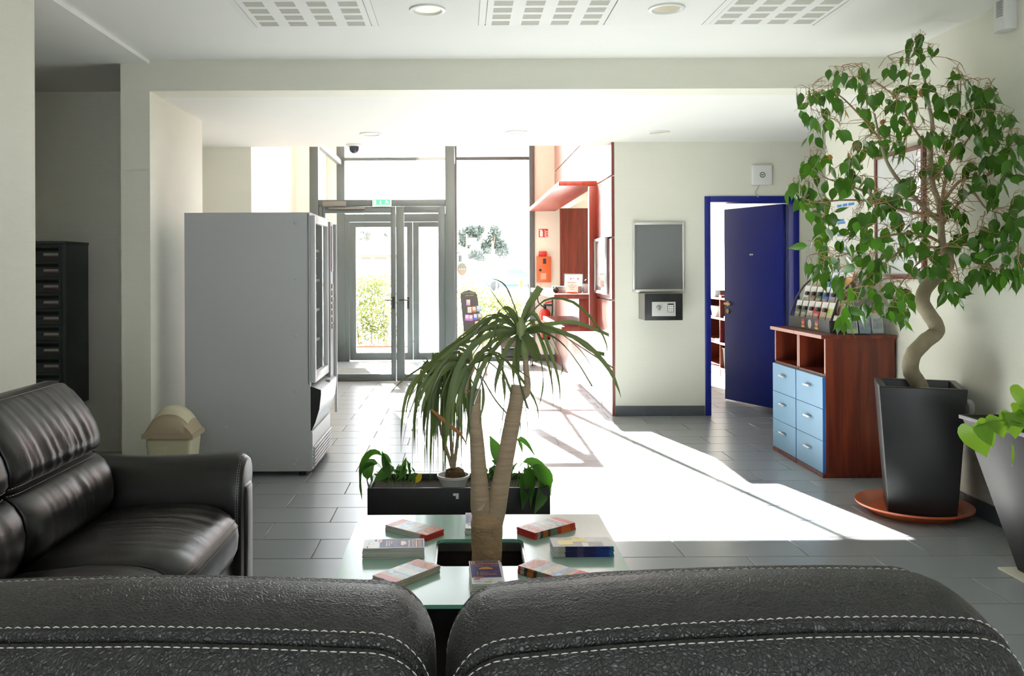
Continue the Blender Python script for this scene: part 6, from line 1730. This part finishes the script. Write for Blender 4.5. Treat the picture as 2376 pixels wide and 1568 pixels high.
for a, b, s_ in plc:
    px, py = 1780 + a * .4082, 60 + b * .4082
    dy = rl.uniform(-0.55, 0.32)
    ymax = (XR - 0.075) * F / unroll(px, py)[0]
    Y = min(YFc + dy, ymax - rl.uniform(0, 0.15))
    zlim = (ZC - 0.09 - H) * F / max(1, -unroll(px, py)[1]) if py < CY else 99
    Y = min(Y, zlim)
    p = P(px, py, Y)
    sz = rl.uniform(0.78, 1.12) * s_ * (0.92 if b < 700 else 1.0)
    e = (rl.gauss(0, 0.32), rl.gauss(0, 0.30), rl.uniform(0, 6.28))
    if rl.random() < 0.14: e = (rl.gauss(0, 0.9), rl.gauss(0, 0.9), rl.uniform(0, 6.28))
    placed.append((p, e, sz))
    nd = min(nodes, key=lambda q: (q - p).length + 0.25 * max(0, p.z - q.z))
    st_ = p + Vector((0, 0, 0.028 * sz))
    if (nd - st_).length > 0.2: nd = st_.lerp(nd, 0.2 / (nd - st_).length)
    mid = nd.lerp(st_, 0.55) + Vector((rl.uniform(-.03, .03), rl.uniform(-.03, .03), -0.005 + 0.03 * rl.random()))
    twm.tube(catmull([nd, mid, st_], 6), [0.0021 - 0.0002 * k for k in range(7)], 4, caps=False)
    nodes.append(mid)
order = sorted(range(len(placed)), key=lambda i: placed[i][0].y)
for r_, i in enumerate(order):
    p, e, sz = placed[i]
    if r_ < 300:
        o = meshobj('leaf', lms[i % 4][0], p, fi, rot=e, scale=(sz, sz, sz))
    else:
        T = Matrix.Translation(p) @ Matrix.Rotation(e[2], 4, 'Z') @ Matrix.Rotation(e[1], 4, 'Y') @ Matrix.Rotation(e[0], 4, 'X') @ Matrix.Scale(sz, 4)
        src = lms[i % 4][1]
        rest.add([T @ v for v in src.v], src.f)
obj('leaves', rest, m_fleaf, fi, smooth=True, angle=180, recalc=False, kind='stuff')
for i in range(300):
    a, b = rl.gauss(1010, 130), rl.gauss(950, 150)
    p0 = q1(a, b, rl.uniform(-.3, .25)); d_ = Vector((rl.gauss(0, 1), rl.gauss(0, .8), rl.gauss(0.1, 0.9))).normalized() * rl.uniform(.05, .2)
    p1 = p0 + d_
    if max(p0.x, p1.x) > XR - 0.03: continue
    twm.tube(catmull([p0, (p0 + p1) / 2 + Vector((rl.uniform(-.02, .02), 0, rl.uniform(-.02, .03))), p1], 4), [.0026, .0024, .002, .0016, .001], 4, caps=False)
obj('twigs', twm, m_ftwig, fi, smooth=True, recalc=False, kind='stuff', label='tangle of fine tan twigs')
bme = lms[1][0].copy(); bme.materials.clear(); bme.materials.append(m_fbrown)
for a, b in ((440, 480), (365, 735), (660, 530), (580, 700), (1285, 840), (800, 270), (870, 360), (460, 720), (550, 285), (380, 395)):
    p = q1(a, b, -0.1)
    meshobj('dry_leaf', bme, p, fi, rot=(rl.gauss(0, .6), rl.gauss(0, .6), rl.uniform(0, 6)), scale=(.6, .6, .6))

# ------------------------------------------------------------------ philodendron in the grey planter at the right edge
gcx, gcy = 2.62, 3.86
m_gpot = M('planter_grey_black', (0.020, 0.0205, 0.022), rough=0.6, spec=0.22, var=0.35, vscale=6, bump=0.05)
gp = thing('grey_planter', 'tapered grey black planter at the right edge', 'planter', (gcx, gcy, 0.012))
gzt = P(2320, 1012, gcy - 0.25).z
hb_, ht_ = 0.095, 0.255
gm = MB()
bo_, to_ = fbox(0.012, gcx - hb_, gcx + hb_, gcy - hb_, gcy + hb_), fbox(gzt, gcx - ht_, gcx + ht_, gcy - ht_, gcy + ht_)
e_ = 0.012
ti_ = fbox(gzt, gcx - ht_ + e_, gcx + ht_ - e_, gcy - ht_ + e_, gcy + ht_ - e_); bi_ = fbox(gzt - 0.06, gcx - ht_ + .03, gcx + ht_ - .03, gcy - ht_ + .03, gcy + ht_ - .03)
gm.add(bo_ + to_ + ti_ + bi_, [(3, 2, 1, 0), (0, 1, 5, 4), (1, 2, 6, 5), (2, 3, 7, 6), (3, 0, 4, 7), (4, 5, 9, 8), (5, 6, 10, 9), (6, 7, 11, 10), (7, 4, 8, 11), (8, 9, 13, 12), (9, 10, 14, 13), (10, 11, 15, 14), (11, 8, 12, 15), (12, 13, 14, 15)])
obj('shell', gm, m_gpot, gp, bevel=0.004)
rm_ = MB(); rz = 0.012
rm_.box(gcx - ht_ - .008, gcx + ht_ + .008, gcy - ht_ - .008, gcy - ht_ + .004, gzt - .012, gzt + .004); rm_.box(gcx - ht_ - .008, gcx - ht_ + .004, gcy - ht_ + .004, gcy + ht_ + .008, gzt - .012, gzt + .004)
rm_.box(gcx + ht_ - .004, gcx + ht_ + .008, gcy - ht_ + .004, gcy + ht_ + .008, gzt - .012, gzt + .004); rm_.box(gcx - ht_ + .004, gcx + ht_ - .004, gcy + ht_ - .004, gcy + ht_ + .008, gzt - .012, gzt + .004)
obj('rim', rm_, m_black, gp)
c4 = PZ(2316, 1318, 0.006)
obj('base_tile', boxmb(c4.x, c4.x + 0.40, c4.y - 0.34, c4.y + 0.005, 0.0005, 0.011), M('cream_tile', (0.66, 0.63, 0.50), rough=0.4, var=0.05), None, bevel=0.002, label='square cream tile under the grey planter', cat='tile')
m_phil = M('philodendron_leaf', (0.17, 0.33, 0.035), rough=0.35, transl=0.35, var=0.15, vscale=10, objvar=0.15)
ph = thing('philodendron', 'philodendron with lime green heart leaves at the right edge', 'plant', (gcx, gcy, gzt - 0.06))
def heart(attach, tip, width, bend, tilt=0.0):
    """heart leaf from stalk joint to tip"""
    A_, T_ = Vector(attach), Vector(tip)
    ax = (T_ - A_); L = ax.length; ax.normalize()
    nrm = Vector((math.sin(tilt), -math.cos(tilt), 0.25)); nrm = (nrm - ax * nrm.dot(ax)).normalized()
    sd_ = ax.cross(nrm)
    prof = [(-0.22, 0.30, 0.62), (-0.14, 0.16, 0.86), (0.0, 0.0, 1.0), (0.15, 0, 1.0), (0.35, 0, 0.90), (0.55, 0, 0.68), (0.75, 0, 0.40), (0.9, 0, 0.16), (1.0, 0, 0.02)]
    rows = []
    for t, inner, outer in prof:
        c_ = A_ + ax * (t * L) - nrm * (bend * L * max(0, t) ** 2)
        row = []
        for f in (-1, -0.5, 0, 0.5, 1):
            if f == 0 and inner > 0:
                off = 0; base = A_
                row.append(A_ + ax * (0.0 * L)); continue
            h = f * outer * width / 2
            if inner > 0: h = (1 if f > 0 else -1) * (inner + (outer - inner) * (1 if abs(f) == 1 else 0.45)) * width / 2
            row.append(c_ + sd_ * h + nrm * (abs(h) * -0.18 + 0.02 * L * math.sin(t * 6 + f)))
        rows.append(row)
    return MB().grid(rows)
for at_, tp2, wpx, bend, tl in (((2262, 992), (2293, 1062), 76, .12, -.3), ((2285, 985), (2312, 1038), 60, .15, .2), ((2318, 968), (2334, 1016), 64, .15, .1), ((2352, 962), (2361, 1018), 60, .2, -.2), ((2350, 955), (2392, 985), 62, .2, .3),
                                ((2378, 905), (2372, 945), 60, .15, -.1), ((2400, 940), (2430, 1000), 70, .2, .3), ((2352, 1040), (2354, 1082), 22, .1, .8), ((2420, 900), (2450, 960), 70, .2, .1)):
    yd = 3.62 if at_[1] < 1030 else 3.57
    obj('leaf', heart(P(at_[0], at_[1], yd), P(tp2[0], tp2[1], yd - .02), wpx * yd / F, bend, tl), m_phil, ph, smooth=True, angle=180, recalc=False)
for ctl in ([(2420, 1015), (2376, 985), (2320, 975), (2262, 990)], [(2420, 1018), (2370, 990), (2330, 985), (2300, 1000)], [(2430, 1015), (2390, 970), (2350, 958)], [(2430, 1015), (2410, 950), (2380, 905)], [(2400, 1020), (2365, 1018), (2353, 1030), (2352, 1040)], [(2440, 1015), (2430, 940), (2420, 900)]):
    pts = [P(a, b, 3.62 if b < 1012 else 3.80) for a, b in ctl]
    obj('stalk', MB().tube(catmull(pts, 12), 0.0035, 6), m_phil, ph, smooth=True)
# ------------------------------------------------------------------ outside
m_pave = M('pale_paving', (0.50, 0.48, 0.44), rough=0.9, var=0.08, vscale=0.6)
struct('ground', boxmb(-90, 90, YF + 0.25, 160, -0.3, -0.03), m_pave, 'pale sunlit paving outside the glass front', cat='ground')
m_hedge = M('hedge_leaf', (0.07, 0.09, 0.028), rough=0.5, transl=0.3, var=0.4, vscale=3)
m_treeleaf = M('pine_needles', (0.065, 0.085, 0.070), rough=0.8, var=0.4, vscale=1)
def foliage(n, centers, size, rg):
    mb = MB()
    for i in range(n):
        c_, r_ = rg.choice(centers)
        d_ = Vector((rg.gauss(0, 1), rg.gauss(0, 1), rg.gauss(0, 1))).normalized() * (rg.random() ** 0.4)
        p = Vector((c_[0] + d_.x * r_[0], c_[1] + d_.y * r_[1], c_[2] + d_.z * r_[2]))
        a = Vector((rg.gauss(0, 1), rg.gauss(0, 1), rg.gauss(0, 1))).normalized(); b = a.orthogonal().normalized()
        s_ = size * rg.uniform(.6, 1.3)
        mb.add([p - a * s_, p + b * s_ * .5, p + a * s_, p - b * s_ * .5], [(0, 1, 2, 3)])
    return mb
def shrub(label, cx_, cy_, wid, dep, hgt, n, size, seed, mat=m_hedge, cat='shrub', slope=0):
    rg = random.Random(seed)
    t = thing('hedge_shrub', label, cat, (cx_, cy_, -0.03))
    cs = []
    k = max(3, int(wid / 0.25))
    for i in range(k):
        x = cx_ - wid / 2 + wid * (i + .5) / k; hh = hgt - slope * (i / k)
        for j in range(3):
            cs.append(((x, cy_ + rg.uniform(-.1, .1), hh * (0.2 + .3 * j)), (wid / k * 1.1, dep / 2, hh * 0.22)))
    obj('foliage', foliage(n, cs, size, rg), mat, t, recalc=False, kind='stuff')
    for i in range(k):
        x = cx_ - wid / 2 + wid * (i + .5) / k
        obj('stem', MB().tube([(x, cy_, -0.03), (x + rg.uniform(-.05, .05), cy_, hgt * .6)], [.018, .008], 6), m_ftwig, t)
shrub('sunlit garden hedge seen through the left door leaf', -1.72, 16.6, 0.75, 0.7, 1.30, 2600, 0.035, 3)
shrub('sunlit sloping hedge seen through the tall glass front', 0.62, 15.6, 1.25, 0.7, 1.20, 3600, 0.032, 4, slope=0.45)
obj('soil_bed', boxmb(-2.5, -0.95, 15.9, 17.2, -0.03, -0.005), M('reddish_mulch', (0.14, 0.07, 0.04), rough=0.95, var=0.4, vscale=20), None, label='reddish mulch bed below the garden hedge', cat='soil')
def tree(label, px, py, Y, wpx, hpx, n, seed, trunkpx):
    rg = random.Random(seed); k = Y / F
    c_ = P(px, py, Y); base = Vector((c_.x, Y, -0.03))
    t = thing('pine_tree', label, 'tree', base, group='trees far outside the glass front')
    cs = []
    for i in range(7):
        cs.append(((c_.x + rg.uniform(-.36, .36) * wpx * k, Y + rg.uniform(-.3, .3) * wpx * k, c_.z + rg.uniform(-.32, .32) * hpx * k), (wpx * k * .24, wpx * k * .24, hpx * k * .18)))
    obj('crown', foliage(n, cs, wpx * k * 0.06, rg), m_treeleaf, t, recalc=False, kind='stuff')
    obj('trunk', MB().tube(catmull([base, Vector((c_.x + .1, Y, c_.z * .5)), Vector((c_.x, Y, c_.z))], 8), [trunkpx * k * (1 - .05 * i) for i in range(9)], 8), m_ftwig, t, smooth=True)
    for cc, rr in cs[:4]:
        obj('branch', MB().tube([Vector((c_.x, Y, c_.z * .6)), Vector(cc)], [trunkpx * k * .5, trunkpx * k * .15], 6), m_ftwig, t)
tree('umbrella pine far outside beside the white house', 1090, 548, 86, 62, 66, 1900, 21, 3)
tree('round pine far outside right of the house sign', 1142, 558, 84, 66, 84, 2000, 22, 3)
tree('low dark tree far outside under the pines', 1112, 592, 82, 60, 40, 1300, 23, 3)
tree('distant tree above the left door pane', 845, 548, 90, 34, 30, 500, 24, 2)
tree('distant tree at the right of the left door pane', 898, 548, 92, 22, 22, 400, 25, 2)
# houses
Yh = 62
def hp(px, py, Y=Yh): return P(px, py, Y)
ho = thing('house', 'white house with a low gable roof beyond the hedge', 'house', (hp(1040, 640).x, Yh, -0.03))
x0, x1 = hp(1010, 600).x, hp(1086, 600).x
obj('wall', boxmb(x0, x1, Yh, Yh + 8, -0.03, hp(1086, 592).z), m_concrete, ho)
xm_, zr, ze = hp(1040, 560).x, hp(1040, 560).z, hp(1092, 584).z
obj('roof', MB().prism([(hp(1000, 592).x, ze), (hp(1093, 586).x, ze), (hp(1093, 582).x, ze + .12), (xm_, zr), (hp(1000, 590).x, ze + .1)], Yh - .4, Yh + 8.4, 'y'), M('pale_roof', (0.55, 0.50, 0.46), rough=0.9), ho)
for a, b_ in ((1064, 1072), (1084, 1085.5)):
    obj('window', boxmb(hp(a, 600).x, hp(b_, 600).x, Yh - .03, Yh, hp(0, 612).z, hp(0, 597).z), m_dark, ho)
Yb = 78
far = thing('house', 'long low building far beyond the left door pane', 'house', (hp(850, 610, Yb).x, Yb, -0.03))
obj('wall', boxmb(hp(770, 0, Yb).x, hp(925, 0, Yb).x, Yb, Yb + 8, -0.03, hp(850, 598, Yb).z), m_concrete, far)
obj('roof', MB().prism([(hp(765, 0, Yb).x, hp(850, 598, Yb).z), (hp(930, 0, Yb).x, hp(850, 598, Yb).z), (hp(925, 0, Yb).x, hp(850, 591, Yb).z), (hp(770, 0, Yb).x, hp(850, 591, Yb).z)], Yb - .5, Yb + 8, 'y'), M('red_brown_roof', (0.22, 0.10, 0.07), rough=0.9, var=0.4, vscale=2), far)
for a, b_ in ((836, 858), (866, 895)):
    obj('window', boxmb(hp(a, 0, Yb).x, hp(b_, 0, Yb).x, Yb - .04, Yb, hp(0, 611, Yb).z, hp(0, 602, Yb).z), M('far_window', (0.10, 0.10, 0.10), rough=0.3), far)
# sign frame
Yn = 58
sn = thing('roadside_sign', 'white framed sign board on a post near the pines', 'sign', (hp(1083, 640, Yn).x, Yn, -0.03))
obj('post', boxmb(hp(1079, 0, Yn).x, hp(1081.5, 0, Yn).x, Yn, Yn + .1, -0.03, hp(0, 548, Yn).z), m_white, sn)
obj('board', boxmb(hp(1082, 0, Yn).x, hp(1104, 0, Yn).x, Yn, Yn + .08, hp(0, 573, Yn).z, hp(0, 557, Yn).z), m_white, sn)
obj('print', boxmb(hp(1085, 0, Yn).x, hp(1102, 0, Yn).x, Yn - .01, Yn, hp(0, 571, Yn).z, hp(0, 560, Yn).z), M('sign_blue_grey', (0.3, 0.45, 0.5), rough=0.6), sn)
# parked cars
def car(label, px, col):
    Yc = 58; cx_ = hp(px, 660, Yc).x
    t = thing('car', label, 'car', (cx_, Yc, -0.03), group='parked cars')
    prof = [(-2.0, .25), (2.0, .25), (2.05, .6), (1.9, .85), (1.15, .92), (.6, 1.42), (-1.1, 1.45), (-1.75, .95), (-2.05, .85)]
    obj('body', MB().prism([(cx_ + a, b - .03) for a, b in prof], Yc, Yc + 1.7, 'y'), M('car_' + col, {'white': (0.75, 0.75, 0.75), 'blue': (0.05, 0.18, 0.42)}[col], rough=0.25, coat=.6), t, bevel=.06)
    obj('side_window', MB().prism([(cx_ + a, b - .03) for a, b in ((-1.45, .95), (.95, .95), (.5, 1.36), (-1.05, 1.38))], Yc - .02, Yc, 'y'), M('car_glass', (0.05, 0.14, 0.26), rough=.1), t)
    for a in (-1.25, 1.25):
        obj('wheel', MB().lathe((cx_ + a, Yc - .02, .29), [(0, 0), (.2, 0), (.31, .02), (.32, .18), (0, .18)], 20, rot=Matrix.Rotation(R(-90), 3, 'X')), m_black, t, smooth=True)
car('blue parked car outside the tall glass front', 1192, 'blue')
car('white parked car outside beside the right post', 1360, 'white')
# raised grey planter on a post
Yg = 21
rp = thing('raised_planter', 'grey raised planter box on a post outside', 'planter', (hp(1203, 690, Yg).x, Yg, -0.03))
obj('box', MB().hexa([hp(1185, 690, Yg), hp(1228, 690, Yg), hp(1228, 690, Yg) + Vector((0, .5, 0)), hp(1185, 690, Yg) + Vector((0, .5, 0))], [hp(1170, 672, Yg), hp(1240, 672, Yg), hp(1240, 672, Yg) + Vector((0, .5, 0)), hp(1170, 672, Yg) + Vector((0, .5, 0))]), M('planter_slate', (0.12, 0.14, 0.15), rough=.6), rp)
obj('post', boxmb(hp(1202, 0, Yg).x, hp(1204.5, 0, Yg).x, Yg + .2, Yg + .25, -0.03, hp(0, 690, Yg).z), m_frame, rp)
rg = random.Random(8); c_ = hp(1211, 660, Yg)
cf = thing('conifer_shrub', 'small yellow conifer in the raised planter', 'shrub', (c_.x, Yg + .2, hp(0, 672, Yg).z))
obj('foliage', foliage(500, [((c_.x, Yg + .2, c_.z - .03), (.07, .07, .09)), ((c_.x, Yg + .2, c_.z + .06), (.045, .045, .08))], .016, rg), M('conifer_yellow', (0.35, 0.30, 0.08), rough=.6, transl=.3), cf, recalc=False, kind='stuff')
obj('stem', MB().tube([(c_.x, Yg + .2, hp(0, 672, Yg).z), (c_.x, Yg + .2, c_.z)], .01, 6), m_ftwig, cf)
# low fence line in the car park
fn = thing('car_park_rail', 'low pale rail across the car park', 'fence', (3, 50, -0.03))
obj('rail', boxmb(-8, 14, 50, 50.06, 0.85, 0.93), m_concrete, fn)
for i in range(12):
    obj('post', boxmb(-8 + i * 2, -7.92 + i * 2, 50, 50.08, -0.03, 0.9), m_concrete, fn)
